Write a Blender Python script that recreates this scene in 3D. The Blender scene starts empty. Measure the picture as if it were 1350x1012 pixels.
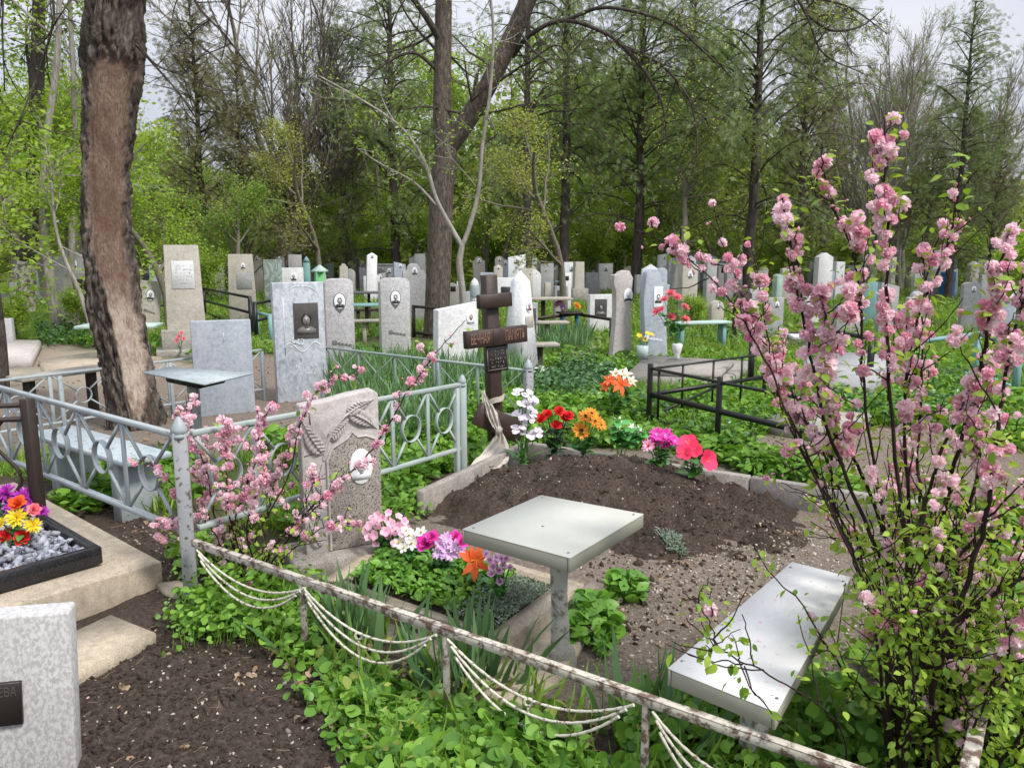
import bpy, bmesh, math, random
import numpy as np
from mathutils import Vector, Matrix
R = math.radians
PI = math.pi
SC = bpy.context.scene
COL = SC.collection
# ------------------------------------------------------------------ camera, sky, sun, exposure
CAM_H, PITCH, FPX = 1.65, 9.8, 1014.0
cam_d = bpy.data.cameras.new('camera'); cam = bpy.data.objects.new('camera', cam_d); COL.objects.link(cam)
cam.location = (0, 0, CAM_H); cam.rotation_euler = (R(90 - PITCH), 0, 0)
cam_d.sensor_fit = 'HORIZONTAL'; cam_d.sensor_width = 36; cam_d.lens = 36 * FPX / 1350
cam_d.clip_start = 0.05; cam_d.clip_end = 2000
SC.camera = cam
SUN_EL, SUN_AZ = R(50), R(128)          # azimuth clockwise from +Y: behind the camera, to the right
world = bpy.data.worlds.new('World'); SC.world = world; world.use_nodes = True
wn, wl = world.node_tree.nodes, world.node_tree.links
bg = wn['Background']; bg.inputs['Strength'].default_value = 0.122
sky = wn.new('ShaderNodeTexSky'); sky.sky_type = 'NISHITA'; sky.sun_disc = False
sky.sun_elevation = SUN_EL; sky.sun_rotation = SUN_AZ
tc = wn.new('ShaderNodeTexCoord'); mp = wn.new('ShaderNodeMapping'); mp.inputs['Scale'].default_value = (1.6, 1.6, 4.0)
nz = wn.new('ShaderNodeTexNoise'); nz.inputs['Scale'].default_value = 2.2; nz.inputs['Detail'].default_value = 7; nz.inputs['Roughness'].default_value = 0.55
rp = wn.new('ShaderNodeValToRGB'); rp.color_ramp.elements[0].position = 0.36; rp.color_ramp.elements[0].color = (0.72,) * 3 + (1,)
rp.color_ramp.elements[1].position = 0.66; rp.color_ramp.elements[1].color = (1, 1, 1, 1)
mx = wn.new('ShaderNodeMixRGB'); mx.inputs[2].default_value = (7.35, 7.5, 8.2, 1)
wl.new(tc.outputs['Generated'], mp.inputs[0]); wl.new(mp.outputs[0], nz.inputs['Vector']); wl.new(nz.outputs[0], rp.inputs[0])
wl.new(rp.outputs[0], mx.inputs[0]); wl.new(sky.outputs[0], mx.inputs[1]); # an overcast sky is about three times brighter overhead than at the horizon
sx = wn.new('ShaderNodeSeparateXYZ'); wl.new(tc.outputs['Generated'], sx.inputs[0]); mr = wn.new('ShaderNodeMapRange'); mr.inputs['To Min'].default_value = 0.38; mr.inputs['To Max'].default_value = 1.2; wl.new(sx.outputs['Z'], mr.inputs['Value'])
ml = wn.new('ShaderNodeMixRGB'); ml.blend_type = 'MULTIPLY'; ml.inputs[0].default_value = 1; wl.new(mx.outputs[0], ml.inputs[1]); wl.new(mr.outputs[0], ml.inputs[2]); wl.new(ml.outputs[0], bg.inputs['Color'])
sun_d = bpy.data.lights.new('sun', 'SUN'); sun_d.energy = 2.3; sun_d.angle = R(12); sun_d.color = (1.0, 0.95, 0.88)
sun = bpy.data.objects.new('sun', sun_d); COL.objects.link(sun)
sun.rotation_euler = Vector((math.sin(SUN_AZ) * math.cos(SUN_EL), math.cos(SUN_AZ) * math.cos(SUN_EL), math.sin(SUN_EL))).to_track_quat('Z', 'Y').to_euler()
SC.view_settings.view_transform = 'Standard'; SC.view_settings.look = 'None'
SC.view_settings.exposure = 0.75; SC.view_settings.gamma = 1.0
SC.cycles.max_bounces = 6; SC.cycles.diffuse_bounces = 3; SC.cycles.transmission_bounces = 4
# ------------------------------------------------------------------ where things stand: photo measurements turned into places
_p = R(PITCH); _F = np.array([0, math.cos(_p), -math.sin(_p)]); _U = np.array([0, math.sin(_p), math.cos(_p)]); _X = np.array([1.0, 0, 0])
def ray(px, py): return _F + (px - 675) / FPX * _X + (506 - py) / FPX * _U
def W(px, py, z=0.0):
    d = ray(px, py); t = (z - CAM_H) / d[2]; return np.array([0, 0, CAM_H]) + d * t
def WD(px, py, y):
    d = ray(px, py); return np.array([0, 0, CAM_H]) + d * (y / d[1])
# ------------------------------------------------------------------ noise
def _h(ix, iy, s):
    v = np.sin(ix * 127.1 + iy * 311.7 + s * 74.7) * 43758.5453; return v - np.floor(v)
def vn(x, y, s=0):
    x = np.asarray(x, float); y = np.asarray(y, float)
    xi, yi = np.floor(x), np.floor(y); u, v = x - xi, y - yi; u = u * u * (3 - 2 * u); v = v * v * (3 - 2 * v)
    return (_h(xi, yi, s) * (1 - u) + _h(xi + 1, yi, s) * u) * (1 - v) + (_h(xi, yi + 1, s) * (1 - u) + _h(xi + 1, yi + 1, s) * u) * v
def fbm(x, y, s=0, o=4, g=0.5):
    a, t, n = 1.0, 0.0, 0.0
    for k in range(o):
        t = t + a * (vn(x * 2 ** k, y * 2 ** k, s + k) - 0.5); n += a; a *= g
    return t / n * 2
def inpoly(x, y, poly):
    r = np.zeros(np.shape(x), bool); n = len(poly)
    for i in range(n):
        x1, y1 = poly[i][:2]; x2, y2 = poly[(i + 1) % n][:2]
        if y1 == y2: continue
        r ^= ((y1 > y) != (y2 > y)) & (x < (x2 - x1) * (y - y1) / (y2 - y1) + x1)
    return r
def gpoly(pts, z=0): return [tuple(W(a, b, z)[:2]) for a, b in pts]
# ------------------------------------------------------------------ mesh builder
def norm(v):
    v = np.asarray(v, float); return v / (np.linalg.norm(v, axis=-1, keepdims=True) + 1e-12)
class MB:
    def __init__(s): s.V = []; s.L = []; s.T = []; s.M = []; s.n = 0; s.C = []
    def add(s, V, F, m=0, c=None):
        V = np.asarray(V, float).reshape(-1, 3); F = np.asarray(F, int)
        s.V.append(V); s.L.append((F + s.n).ravel()); s.T.append(np.full(len(F), F.shape[1])); s.M.append(np.full(len(F), m)); s.n += len(V)
        if c is not None: s.C.append(np.asarray(c, float))
        return s
    def addp(s, V, faces, m=0):
        V = np.asarray(V, float).reshape(-1, 3); s.V.append(V)
        for f in faces: s.L.append(np.array(f) + s.n); s.T.append(np.array([len(f)])); s.M.append(np.array([m]))
        s.n += len(V); return s
    def bm(s, b, m=0, M=None):
        b.verts.ensure_lookup_table(); b.verts.index_update()
        V = np.array([v.co[:] for v in b.verts])
        if M is not None: V = V @ np.array(M.to_3x3()).T + np.array(M.translation)
        s.addp(V, [[v.index for v in f.verts] for f in b.faces], m); b.free(); return s
    def box(s, c, size, bev=0.0, rz=0.0, m=0, seg=1):
        b = bmesh.new(); bmesh.ops.create_cube(b, size=1, matrix=Matrix.Diagonal((*size, 1)))
        if bev: bmesh.ops.bevel(b, geom=b.edges[:], offset=bev, segments=seg, affect='EDGES', profile=0.6)
        return s.bm(b, m, Matrix.Translation(tuple(c)) @ Matrix.Rotation(rz, 4, 'Z'))
    def bar(s, a, b, w, t, bev=0.0, m=0, up=(0, 0, 1)):
        a = np.asarray(a, float); b = np.asarray(b, float); d = norm(b - a); u = np.asarray(up, float)
        if abs(d @ u) > 0.98: u = np.array([0, 1.0, 0])
        x = norm(np.cross(d, u)); z = np.cross(x, d); L = np.linalg.norm(b - a)
        q = bmesh.new(); bmesh.ops.create_cube(q, size=1, matrix=Matrix.Diagonal((w, L, t, 1)))
        if bev: bmesh.ops.bevel(q, geom=q.edges[:], offset=bev, segments=1, affect='EDGES')
        M = Matrix((x, d, z)).transposed().to_4x4(); M.translation = Vector((a + b) / 2)
        return s.bm(q, m, M)
    def prism(s, poly, t, bev=0.0, m=0, y0=0.0, seg=2):
        """outline in local x,z; thickness t along y centred on y0"""
        q = bmesh.new(); v = [q.verts.new((x, y0 - t / 2, z)) for x, z in poly]; f = q.faces.new(v); f.normal_update()
        if f.normal.y > 0: f.normal_flip()
        r = bmesh.ops.extrude_face_region(q, geom=[f]); bmesh.ops.translate(q, verts=[e for e in r['geom'] if isinstance(e, bmesh.types.BMVert)], vec=(0, t, 0))
        bmesh.ops.recalc_face_normals(q, faces=q.faces[:])
        if bev:
            eds = [e for e in q.edges if abs(e.verts[0].co.y - e.verts[1].co.y) < 1e-6]
            eds += [e for e in q.edges if abs(e.verts[0].co.y - e.verts[1].co.y) > 1e-6 and len(e.link_faces) == 2 and e.calc_face_angle() > 0.5]
            bmesh.ops.bevel(q, geom=eds, offset=bev, segments=seg, affect='EDGES', profile=0.5, clamp_overlap=True)
        return s.bm(q, m)
    def slab(s, corners, zt, zb, bev=0.008, m=0):
        q = bmesh.new(); v = [q.verts.new((c[0], c[1], zt)) for c in corners]; f = q.faces.new(v)
        r = bmesh.ops.extrude_face_region(q, geom=[f]); bmesh.ops.translate(q, verts=[e for e in r['geom'] if isinstance(e, bmesh.types.BMVert)], vec=(0, 0, zb - zt))
        bmesh.ops.recalc_face_normals(q, faces=q.faces[:])
        if bev: bmesh.ops.bevel(q, geom=q.edges[:], offset=bev, segments=2, affect='EDGES')
        return s.bm(q, m)
    def tube(s, P, r, n=6, m=0, cap=True):
        P = np.asarray(P, float); k = len(P); r = np.broadcast_to(np.asarray(r, float), (k,))
        T = norm(np.gradient(P, axis=0)); a = np.array([0, 0, 1.0]) if abs(T[0][2]) < 0.9 else np.array([1.0, 0, 0])
        N = norm(a - (T @ a)[:, None] * T); B = np.cross(T, N)
        th = np.arange(n) / n * 2 * PI
        V = P[:, None] + r[:, None, None] * (np.cos(th)[None, :, None] * N[:, None] + np.sin(th)[None, :, None] * B[:, None])
        i = np.arange(k - 1)[:, None] * n; j = np.arange(n)[None]; j2 = (j + 1) % n
        F = np.stack([i + j, i + j2, i + n + j2, i + n + j], -1).reshape(-1, 4)
        s.add(V, F, m)
        if cap and n > 3: s.addp(np.vstack([V[0], V[-1]]), [list(range(n))[::-1], list(range(n, 2 * n))], m)
        return s
    def lathe(s, prof, n=20, c=(0, 0, 0), m=0):
        pr = np.asarray(prof, float); th = np.arange(n) / n * 2 * PI; k = len(pr)
        V = np.stack([pr[:, 0, None] * np.cos(th), pr[:, 0, None] * np.sin(th), np.repeat(pr[:, 1, None], n, 1)], -1) + np.asarray(c, float)
        i = np.arange(k - 1)[:, None] * n; j = np.arange(n)[None]; j2 = (j + 1) % n
        return s.add(V, np.stack([i + j, i + j2, i + n + j2, i + n + j], -1).reshape(-1, 4), m)
    def torus(s, c, nrm, rad, w, t, n=28, m=0):
        """flat band ring"""
        nrm = norm(nrm); u = norm(np.cross(nrm, (0, 0, 1))); v = np.cross(u, nrm); th = np.arange(n) / n * 2 * PI
        V = []
        for dr, dn in ((-t, -w), (t, -w), (t, w), (-t, w)):
            V.append(np.asarray(c) + (rad + dr) * (np.cos(th)[:, None] * u + np.sin(th)[:, None] * v) + dn * nrm)
        V = np.stack(V, 1).reshape(-1, 3); i = np.arange(n)[:, None] * 4; i2 = ((np.arange(n) + 1) % n)[:, None] * 4; j = np.arange(4)[None]; j2 = (j + 1) % 4
        return s.add(V, np.stack([i + j, i + j2, i2 + j2, i2 + j], -1).reshape(-1, 4), m)
    def blob(s, c, size, lvl=2, amp=0.25, rng=None, m=0):
        q = bmesh.new(); bmesh.ops.create_icosphere(q, subdivisions=lvl, radius=1); k = (rng or random).random() * 99
        for v in q.verts:
            f = 1 + amp * float(fbm(v.co.x * 1.7 + k, v.co.y * 1.7 + v.co.z * 2.3, 3)); v.co = Vector((v.co.x * size[0] * f, v.co.y * size[1] * f, v.co.z * size[2] * f))
        return s.bm(q, m, Matrix.Translation(tuple(c)))
    def scatter(s, tv, tf, pos, X, Y, Z, sc, m=0):
        pos = np.asarray(pos, float); n = len(pos)
        if n == 0: return s
        sc = np.broadcast_to(np.asarray(sc, float), (n,)); tv = np.asarray(tv, float)
        V = pos[:, None] + sc[:, None, None] * (tv[None, :, 0, None] * X[:, None] + tv[None, :, 1, None] * Y[:, None] + tv[None, :, 2, None] * Z[:, None])
        tf = np.asarray(tf, int); F = (np.arange(n)[:, None, None] * len(tv) + tf[None]).reshape(-1, tf.shape[1])
        return s.add(V.reshape(-1, 3), F, m)
    def build(s, name, mats, parent=None, smooth=False, loc=None, rz=0.0, col=None):
        me = bpy.data.meshes.new(name); V = np.vstack(s.V); L = np.concatenate(s.L); T = np.concatenate(s.T)
        me.vertices.add(len(V)); me.vertices.foreach_set('co', V.ravel())
        me.loops.add(len(L)); me.loops.foreach_set('vertex_index', L.astype(np.int32))
        me.polygons.add(len(T)); st = np.concatenate([[0], np.cumsum(T)[:-1]]); me.polygons.foreach_set('loop_start', st.astype(np.int32))
        me.polygons.foreach_set('loop_total', T.astype(np.int32)); me.polygons.foreach_set('material_index', np.concatenate(s.M).astype(np.int32))
        if smooth: me.polygons.foreach_set('use_smooth', np.ones(len(T), bool))
        me.update(calc_edges=True)
        for m in (mats if isinstance(mats, (list, tuple)) else [mats]): me.materials.append(m)
        if col is not None:
            a = me.attributes.new('mask', 'FLOAT_COLOR', 'POINT'); a.data.foreach_set('color', np.asarray(col, np.float32).ravel())
        o = bpy.data.objects.new(name, me); COL.objects.link(o)
        if parent is not None: o.parent = parent
        if loc is not None: o.location = tuple(loc)
        if rz: o.rotation_euler = (0, 0, rz)
        return o
def tag(o, label, cat, group=None, kind=None):
    if label: o['label'] = label
    if cat: o['category'] = cat
    if group: o['group'] = group
    if kind: o['kind'] = kind
    return o
def empty(name, loc=(0, 0, 0), rz=0.0):
    o = bpy.data.objects.new(name, None); COL.objects.link(o); o.location = tuple(loc); o.rotation_euler = (0, 0, rz); o.empty_display_size = 0.1; return o
def frames(n, rng, up=None, tilt=0.5):
    """random orthonormal frames; Z near up with given tilt"""
    Z = rng.normal(size=(n, 3)) * tilt + (np.array([0, 0, 1.0]) if up is None else up); Z = norm(Z)
    a = rng.uniform(0, 2 * PI, n); t = np.stack([np.cos(a), np.sin(a), np.zeros(n)], -1)
    X = norm(t - (t * Z).sum(1, keepdims=True) * Z); return X, np.cross(Z, X), Z
def dirframes(D, rng, roll=PI):
    """X along D, Z roughly up, rolled at random"""
    D = norm(D); n = len(D); a = np.tile([0, 0, 1.0], (n, 1)); a[np.abs(D[:, 2]) > 0.97] = (1, 0, 0)
    Y = norm(np.cross(a, D)); Z = np.cross(D, Y); t = rng.uniform(-roll, roll, n)[:, None]
    return D, Y * np.cos(t) + Z * np.sin(t), -Y * np.sin(t) + Z * np.cos(t)
# ------------------------------------------------------------------ materials
def mat(name):
    m = bpy.data.materials.new(name); m.use_nodes = True; n = m.node_tree.nodes; return m, n, m.node_tree.links, n['Principled BSDF']
def N(n, t, **k):
    x = n.new(t)
    for a, b in k.items():
        if a in ('operation', 'blend_type', 'feature', 'attribute_name', 'data_type', 'distance'): setattr(x, a, b)
        else: x.inputs[a.replace('_', ' ')].default_value = b
    return x
def ramp(n, l, src, stops):
    r = n.new('ShaderNodeValToRGB'); e = r.color_ramp.elements
    while len(e) < len(stops): e.new(0.5)
    for i, (p, c) in enumerate(stops): e[i].position = p; e[i].color = (*c, 1) if len(c) == 3 else c
    l.new(src, r.inputs[0]); return r.outputs[0]
def g3(v): return (v, v, v)
def mixc(n, l, f, a, b, bt='MIX'):
    x = n.new('ShaderNodeMixRGB'); x.blend_type = bt
    for i, v in ((0, f), (1, a), (2, b)):
        if hasattr(v, 'is_linked'): l.new(v, x.inputs[i])
        elif isinstance(v, (int, float)): x.inputs[i].default_value = v
        else: x.inputs[i].default_value = (*v, 1)
    return x.outputs[0]
def noise(n, l, vec, sc, det=5, ro=0.6, stretch=None, dist=0.0):
    if stretch:
        mpp = n.new('ShaderNodeMapping'); mpp.inputs['Scale'].default_value = stretch; l.new(vec, mpp.inputs[0]); vec = mpp.outputs[0]
    x = N(n, 'ShaderNodeTexNoise', Scale=sc, Detail=det, Roughness=ro, Distortion=dist); l.new(vec, x.inputs['Vector']); return x.outputs[0]
def bump(n, l, b, h, st=0.4, d=0.01):
    x = N(n, 'ShaderNodeBump', Strength=st, Distance=d); l.new(h, x.inputs['Height']); l.new(x.outputs[0], b.inputs['Normal'])
def objvec(n): return n.new('ShaderNodeTexCoord').outputs['Object']
def stone(name, c, c2, sc=6, speck=0.0, speck_c=(0.05, 0.05, 0.05), rough=0.75, bst=0.25, moss=0.35, moss_c=(0.12, 0.12, 0.09), vein=None, spsc=260, mot=0.8):
    m, n, l, b = mat(name); v = objvec(n)
    base = mixc(n, l, ramp(n, l, noise(n, l, v, sc, 6, 0.65), [(0.3, g3(0)), (0.7, g3(1))]), c, c2)
    if vein:
        base = mixc(n, l, ramp(n, l, noise(n, l, v, vein[0], 8, 0.6, (1, 1, 0.6), 2.5), [(0.40, g3(0)), (0.5, g3(1)), (0.6, g3(0))]), base, vein[1])
    if speck:
        base = mixc(n, l, ramp(n, l, noise(n, l, v, spsc, 2, 0.6), [(0.60 - speck * 0.14, g3(0)), (0.66 - speck * 0.1, g3(1))]), base, speck_c)
        base = mixc(n, l, ramp(n, l, noise(n, l, v, spsc * 0.8, 2, 0.6), [(0.30, g3(0.5)), (0.40, g3(0))]), base, (min(1, c[0] * 1.5), min(1, c[1] * 1.5), min(1, c[2] * 1.5)))
    base = mixc(n, l, mot, base, ramp(n, l, noise(n, l, v, 26, 7, 0.75), [(0.3, g3(0.62)), (0.52, g3(1.0)), (0.75, g3(1.22))]), 'MULTIPLY')
    if moss:
        st = ramp(n, l, noise(n, l, v, 3.1, 9, 0.72, (1.6, 1.6, 0.5)), [(0.5, g3(0)), (0.72, g3(moss))])
        base = mixc(n, l, st, base, moss_c)
    l.new(base, b.inputs['Base Color']); b.inputs['Roughness'].default_value = rough; b.inputs['Specular IOR Level'].default_value = 0.3
    if bst: bump(n, l, b, noise(n, l, v, 70, 8, 0.7), bst, 0.006)
    return m
def peel(name, paint, under, sc=30, thr=0.5, rough=0.6, paint2=None, soft=0.02, stretch=(1, 1, 1), dark=0.45, dist=0.0):
    m, n, l, b = mat(name); v = objvec(n)
    f0 = noise(n, l, v, sc, 9, 0.68, stretch, dist); f = ramp(n, l, f0, [(thr - soft, g3(0)), (thr + soft, g3(1))])
    p = mixc(n, l, ramp(n, l, noise(n, l, v, 4, 6), [(0.35, g3(0)), (0.7, g3(1))]), paint, paint2 or tuple(x * 0.75 for x in paint))
    u = mixc(n, l, noise(n, l, v, sc * 2.5, 6), under, tuple(x * dark for x in under))
    l.new(mixc(n, l, f, p, u), b.inputs['Base Color']); b.inputs['Roughness'].default_value = rough; b.inputs['Specular IOR Level'].default_value = 0.35
    bump(n, l, b, f0, 0.35, 0.004); return m
def leaf(name, c1, c2, tr=0.35, rough=0.5, spec=0.3, tc=None):
    m, n, l, b = mat(name); g = n.new('ShaderNodeNewGeometry')
    v = objvec(n); big = noise(n, l, v, 0.9, 3)
    f = N(n, 'ShaderNodeMath', operation='ADD'); l.new(g.outputs['Random Per Island'], f.inputs[0]); l.new(big, f.inputs[1])
    h = N(n, 'ShaderNodeMath', operation='MULTIPLY'); l.new(f.outputs[0], h.inputs[0]); h.inputs[1].default_value = 0.62
    c = ramp(n, l, h.outputs[0], [(0.15, c1), (0.85, c2)])
    l.new(c, b.inputs['Base Color']); b.inputs['Roughness'].default_value = rough; b.inputs['Specular IOR Level'].default_value = spec
    t = n.new('ShaderNodeBsdfTranslucent')
    l.new(mixc(n, l, 1.0, c, tc or (1.2, 1.15, 0.6), 'MULTIPLY'), t.inputs['Color'])
    s = n.new('ShaderNodeMixShader'); s.inputs[0].default_value = tr; l.new(b.outputs[0], s.inputs[1]); l.new(t.outputs[0], s.inputs[2]); l.new(s.outputs[0], n['Material Output'].inputs[0]); return m
def petal(name, c1, c2, tr=0.25): return leaf(name, c1, c2, tr, 0.6, 0.2, (1, 0.97, 0.98))
def plain(name, c, rough=0.6, var=0.25, sc=12, metal=0.0, spec=0.4, bst=0.0, c2=None):
    m, n, l, b = mat(name); v = objvec(n)
    l.new(mixc(n, l, ramp(n, l, noise(n, l, v, sc, 6), [(0.3, g3(0)), (0.72, g3(1))]), c, c2 or tuple(x * (1 - var) for x in c)), b.inputs['Base Color'])
    b.inputs['Roughness'].default_value = rough; b.inputs['Metallic'].default_value = metal; b.inputs['Specular IOR Level'].default_value = spec
    if bst: bump(n, l, b, noise(n, l, v, 50, 6), bst, 0.005)
    return m
def bark(name, c, c2, sc=14, st=0.8, stretch=(1, 1, 0.22)):
    m, n, l, b = mat(name); v = objvec(n); h = noise(n, l, v, sc, 8, 0.7, stretch, 0.6)
    l.new(ramp(n, l, h, [(0.32, c2), (0.62, c), (0.8, tuple(min(1, x * 1.5) for x in c))]), b.inputs['Base Color']); b.inputs['Roughness'].default_value = 0.95; b.inputs['Specular IOR Level'].default_value = 0.1
    bump(n, l, b, h, st, 0.04); return m
M = {}
M['concrete'] = stone('concrete', (0.40, 0.38, 0.34), (0.27, 0.255, 0.23), 9, 0.5, (0.16, 0.15, 0.13), 0.9, 0.5)
M['concrete_warm'] = stone('concrete_warm', (0.50, 0.43, 0.33), (0.36, 0.305, 0.235), 7, 0.4, (0.2, 0.17, 0.13), 0.9, 0.6)
M['kerb'] = stone('kerb_concrete', (0.40, 0.365, 0.33), (0.28, 0.255, 0.23), 10, 0.7, (0.13, 0.115, 0.10), 0.92, 0.6)
M['grey'] = stone('grey_stone', (0.42, 0.42, 0.42), (0.30, 0.30, 0.31), 5, 0.4, (0.15, 0.15, 0.15))
M['white'] = stone('white_stone', (0.70, 0.70, 0.70), (0.54, 0.545, 0.56), 4, 0.0, moss=0.25, moss_c=(0.3, 0.3, 0.27))
M['bright'] = stone('whitewash', (0.80, 0.80, 0.82), (0.68, 0.69, 0.72), 4, 0.0, moss=0.3, moss_c=(0.42, 0.42, 0.40))
M['blue'] = stone('blue_grey_stone', (0.35, 0.385, 0.44), (0.28, 0.315, 0.37), 5, 0.15, (0.5, 0.53, 0.57), moss=0.55, moss_c=(0.50, 0.525, 0.56))
M['marble'] = stone('marble', (0.40, 0.43, 0.48), (0.30, 0.33, 0.38), 7, 0.0, rough=0.5, moss=0.35, moss_c=(0.6, 0.62, 0.66), vein=(5.5, (0.50, 0.53, 0.58)))
M['speck'] = stone('speckled_granite', (0.60, 0.59, 0.60), (0.52, 0.51, 0.525), 6, 0.75, (0.14, 0.14, 0.15), 0.6, 0.1, 0.15)
M['tan'] = stone('tan_stone', (0.52, 0.485, 0.47), (0.43, 0.395, 0.385), 6, 0.3, (0.28, 0.24, 0.23), 0.8, 0.3, 0.3, (0.2, 0.17, 0.15))
M['tanrough'] = stone('exposed_chip', (0.37, 0.33, 0.295), (0.30, 0.27, 0.245), 30, 0.35, (0.06, 0.05, 0.045), 0.9, 0.9, 0.2, spsc=120)
M['beige'] = stone('beige_stone', (0.52, 0.49, 0.43), (0.40, 0.375, 0.32), 5, 0.3, (0.2, 0.19, 0.16))
M['black'] = stone('black_granite', (0.022, 0.022, 0.024), (0.012, 0.012, 0.014), 6, 0.3, (0.05, 0.05, 0.055), 0.18, 0.0, 0.0)
M['darkgrey'] = stone('dark_grey_stone', (0.15, 0.155, 0.17), (0.09, 0.095, 0.105), 6, 0.3, (0.05, 0.05, 0.05))
M['greenmarble'] = stone('green_marble', (0.36, 0.40, 0.38), (0.26, 0.29, 0.28), 5, 0, moss=0.2, vein=(2.4, (0.13, 0.19, 0.16)))
M['brownstone'] = stone('brown_stone', (0.075, 0.05, 0.045), (0.045, 0.03, 0.028), 6, 0.3)
M['teal'] = peel('teal_paint', (0.19, 0.36, 0.35), (0.32, 0.33, 0.3), 14, 0.62)
M['mint'] = peel('mint_paint', (0.42, 0.56, 0.50), (0.3, 0.3, 0.26), 14, 0.66)
M['greenpaint'] = peel('green_paint', (0.16, 0.46, 0.20), (0.2, 0.2, 0.16), 14, 0.68)
M['bluepaint'] = peel('blue_paint', (0.03, 0.19, 0.42), (0.2, 0.13, 0.1), 20, 0.68)
M['fence'] = peel('fence_grey_blue', (0.35, 0.39, 0.405), (0.25, 0.23, 0.20), 34, 0.62, 0.45, (0.27, 0.315, 0.335))
M['fence_post'] = peel('fence_post_grey', (0.33, 0.335, 0.35), (0.12, 0.10, 0.085), 30, 0.58, 0.6, (0.25, 0.26, 0.28))
M['fence_green'] = peel('fence_grey_green', (0.36, 0.41, 0.39), (0.3, 0.28, 0.24), 26, 0.66, 0.5, (0.28, 0.345, 0.33))
M['bluetin'] = peel('blue_tin', (0.36, 0.415, 0.44), (0.30, 0.26, 0.21), 22, 0.585, 0.6, (0.27, 0.325, 0.35), 0.03)
M['rust'] = peel('flaking_white_on_rust', (0.54, 0.505, 0.44), (0.18, 0.125, 0.095), 26, 0.515, 0.85, (0.38, 0.34, 0.29), 0.05)
M['chain'] = peel('chain_white', (0.60, 0.575, 0.48), (0.25, 0.18, 0.13), 70, 0.57, 0.8)
M['flake'] = peel('flaking_limewash', (0.55, 0.545, 0.55), (0.38, 0.375, 0.37), 85, 0.505, 0.85, (0.47, 0.465, 0.465), 0.06, (1, 1, 0.6), 0.85, 0.5)
M['blackmetal'] = plain('black_metal', (0.014, 0.014, 0.015), 0.45, 0.4, 20)
M['brownmetal'] = plain('brown_metal', (0.035, 0.022, 0.018), 0.55, 0.4, 20)
M['table'] = stone('cream_panel', (0.56, 0.57, 0.51), (0.54, 0.55, 0.49), 3, 0.0, rough=0.95, bst=0.0, moss=0.0, mot=0.06)
M['bench'] = stone('off_white_panel', (0.68, 0.685, 0.67), (0.655, 0.66, 0.645), 3, 0.0, rough=0.95, bst=0.0, moss=0.0, mot=0.06)
for k_ in ('table', 'bench'):
    M[k_].node_tree.nodes['Principled BSDF'].inputs['Specular IOR Level'].default_value = 0.08
    n = M[k_].node_tree.nodes; l = M[k_].node_tree.links; b = n['Principled BSDF']; src = b.inputs['Base Color'].links[0].from_socket; v = objvec(n)
    c = mixc(n, l, ramp(n, l, noise(n, l, v, 95, 3, 0.6), [(0.68, g3(0)), (0.73, g3(0.75))]), src, (0.16, 0.14, 0.11)); l.new(mixc(n, l, ramp(n, l, noise(n, l, v, 5, 7, 0.75), [(0.5, g3(0)), (0.8, g3(0.16))]), c, (0.33, 0.31, 0.26)), b.inputs['Base Color'])
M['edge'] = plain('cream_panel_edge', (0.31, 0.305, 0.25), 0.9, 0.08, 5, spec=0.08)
M['screw'] = plain('screw_steel', (0.22, 0.22, 0.22), 0.35, 0.3, 60, 0.7)
M['pole'] = peel('weathered_post', (0.50, 0.50, 0.47), (0.27, 0.24, 0.2), 22, 0.55, 0.85, (0.36, 0.355, 0.32), 0.05)
M['wood'] = plain('brown_cross_wood', (0.058, 0.036, 0.029), 0.5, 0.5, 9, bst=0.2)
M['woodside'] = plain('brown_cross_edge', (0.02, 0.013, 0.011), 0.5, 0.4, 9)
M['plankgrey'] = stone('weathered_plank', (0.40, 0.37, 0.32), (0.26, 0.24, 0.2), 8, 0.0, rough=0.9)
M['letter'] = plain('bronze_lettering', (0.27, 0.15, 0.115), 0.5, 0.2)
M['plate'] = plain('dark_plate', (0.028, 0.024, 0.023), 0.35, 0.4)
M['platetext'] = plain('plate_lettering', (0.36, 0.33, 0.30), 0.5, 0.2)
M['engrave'] = plain('engraved_line', (0.60, 0.63, 0.68), 0.7, 0.1)
M['darkengrave'] = plain('dark_relief', (0.16, 0.155, 0.155), 0.7, 0.2)
M['ceramic'] = plain('white_ceramic', (0.80, 0.81, 0.83), 0.2, 0.05)
M['ph_skin'] = plain('photo_skin', (0.42, 0.33, 0.28), 0.3, 0.1)
M['ph_grey'] = plain('photo_grey', (0.40, 0.40, 0.41), 0.3, 0.15)
M['ph_dark'] = plain('photo_dark', (0.045, 0.042, 0.045), 0.3, 0.3)
M['ph_back'] = plain('photo_back', (0.10, 0.092, 0.088), 0.3, 0.5, 6)
M['ph_face'] = plain('photo_face', (0.25, 0.235, 0.228), 0.3, 0.3, 30)
M['ph_hair'] = plain('photo_hair', (0.016, 0.015, 0.015), 0.3, 0.3)
M['ph_faint'] = plain('photo_faint', (0.50, 0.52, 0.58), 0.3, 0.1)
M['ph_dim'] = plain('photo_dim', (0.16, 0.15, 0.148), 0.3, 0.25)
M['ph_pale'] = plain('photo_pale', (0.60, 0.60, 0.62), 0.3, 0.1)
M['ph_brown'] = plain('photo_brown', (0.22, 0.075, 0.05), 0.3, 0.3)
M['cloth'] = leaf('scarf_cloth', (0.50, 0.45, 0.39), (0.62, 0.57, 0.50), 0.2, 0.9, 0.1, (1, 1, 1))
M['glass'] = plain('glass_jar', (0.45, 0.55, 0.52), 0.1, 0.2)
M['trunkbark'] = bark('bark_brown', (0.19, 0.155, 0.13), (0.032, 0.026, 0.022), 24, 1.2, (1, 1, 0.3))
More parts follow.
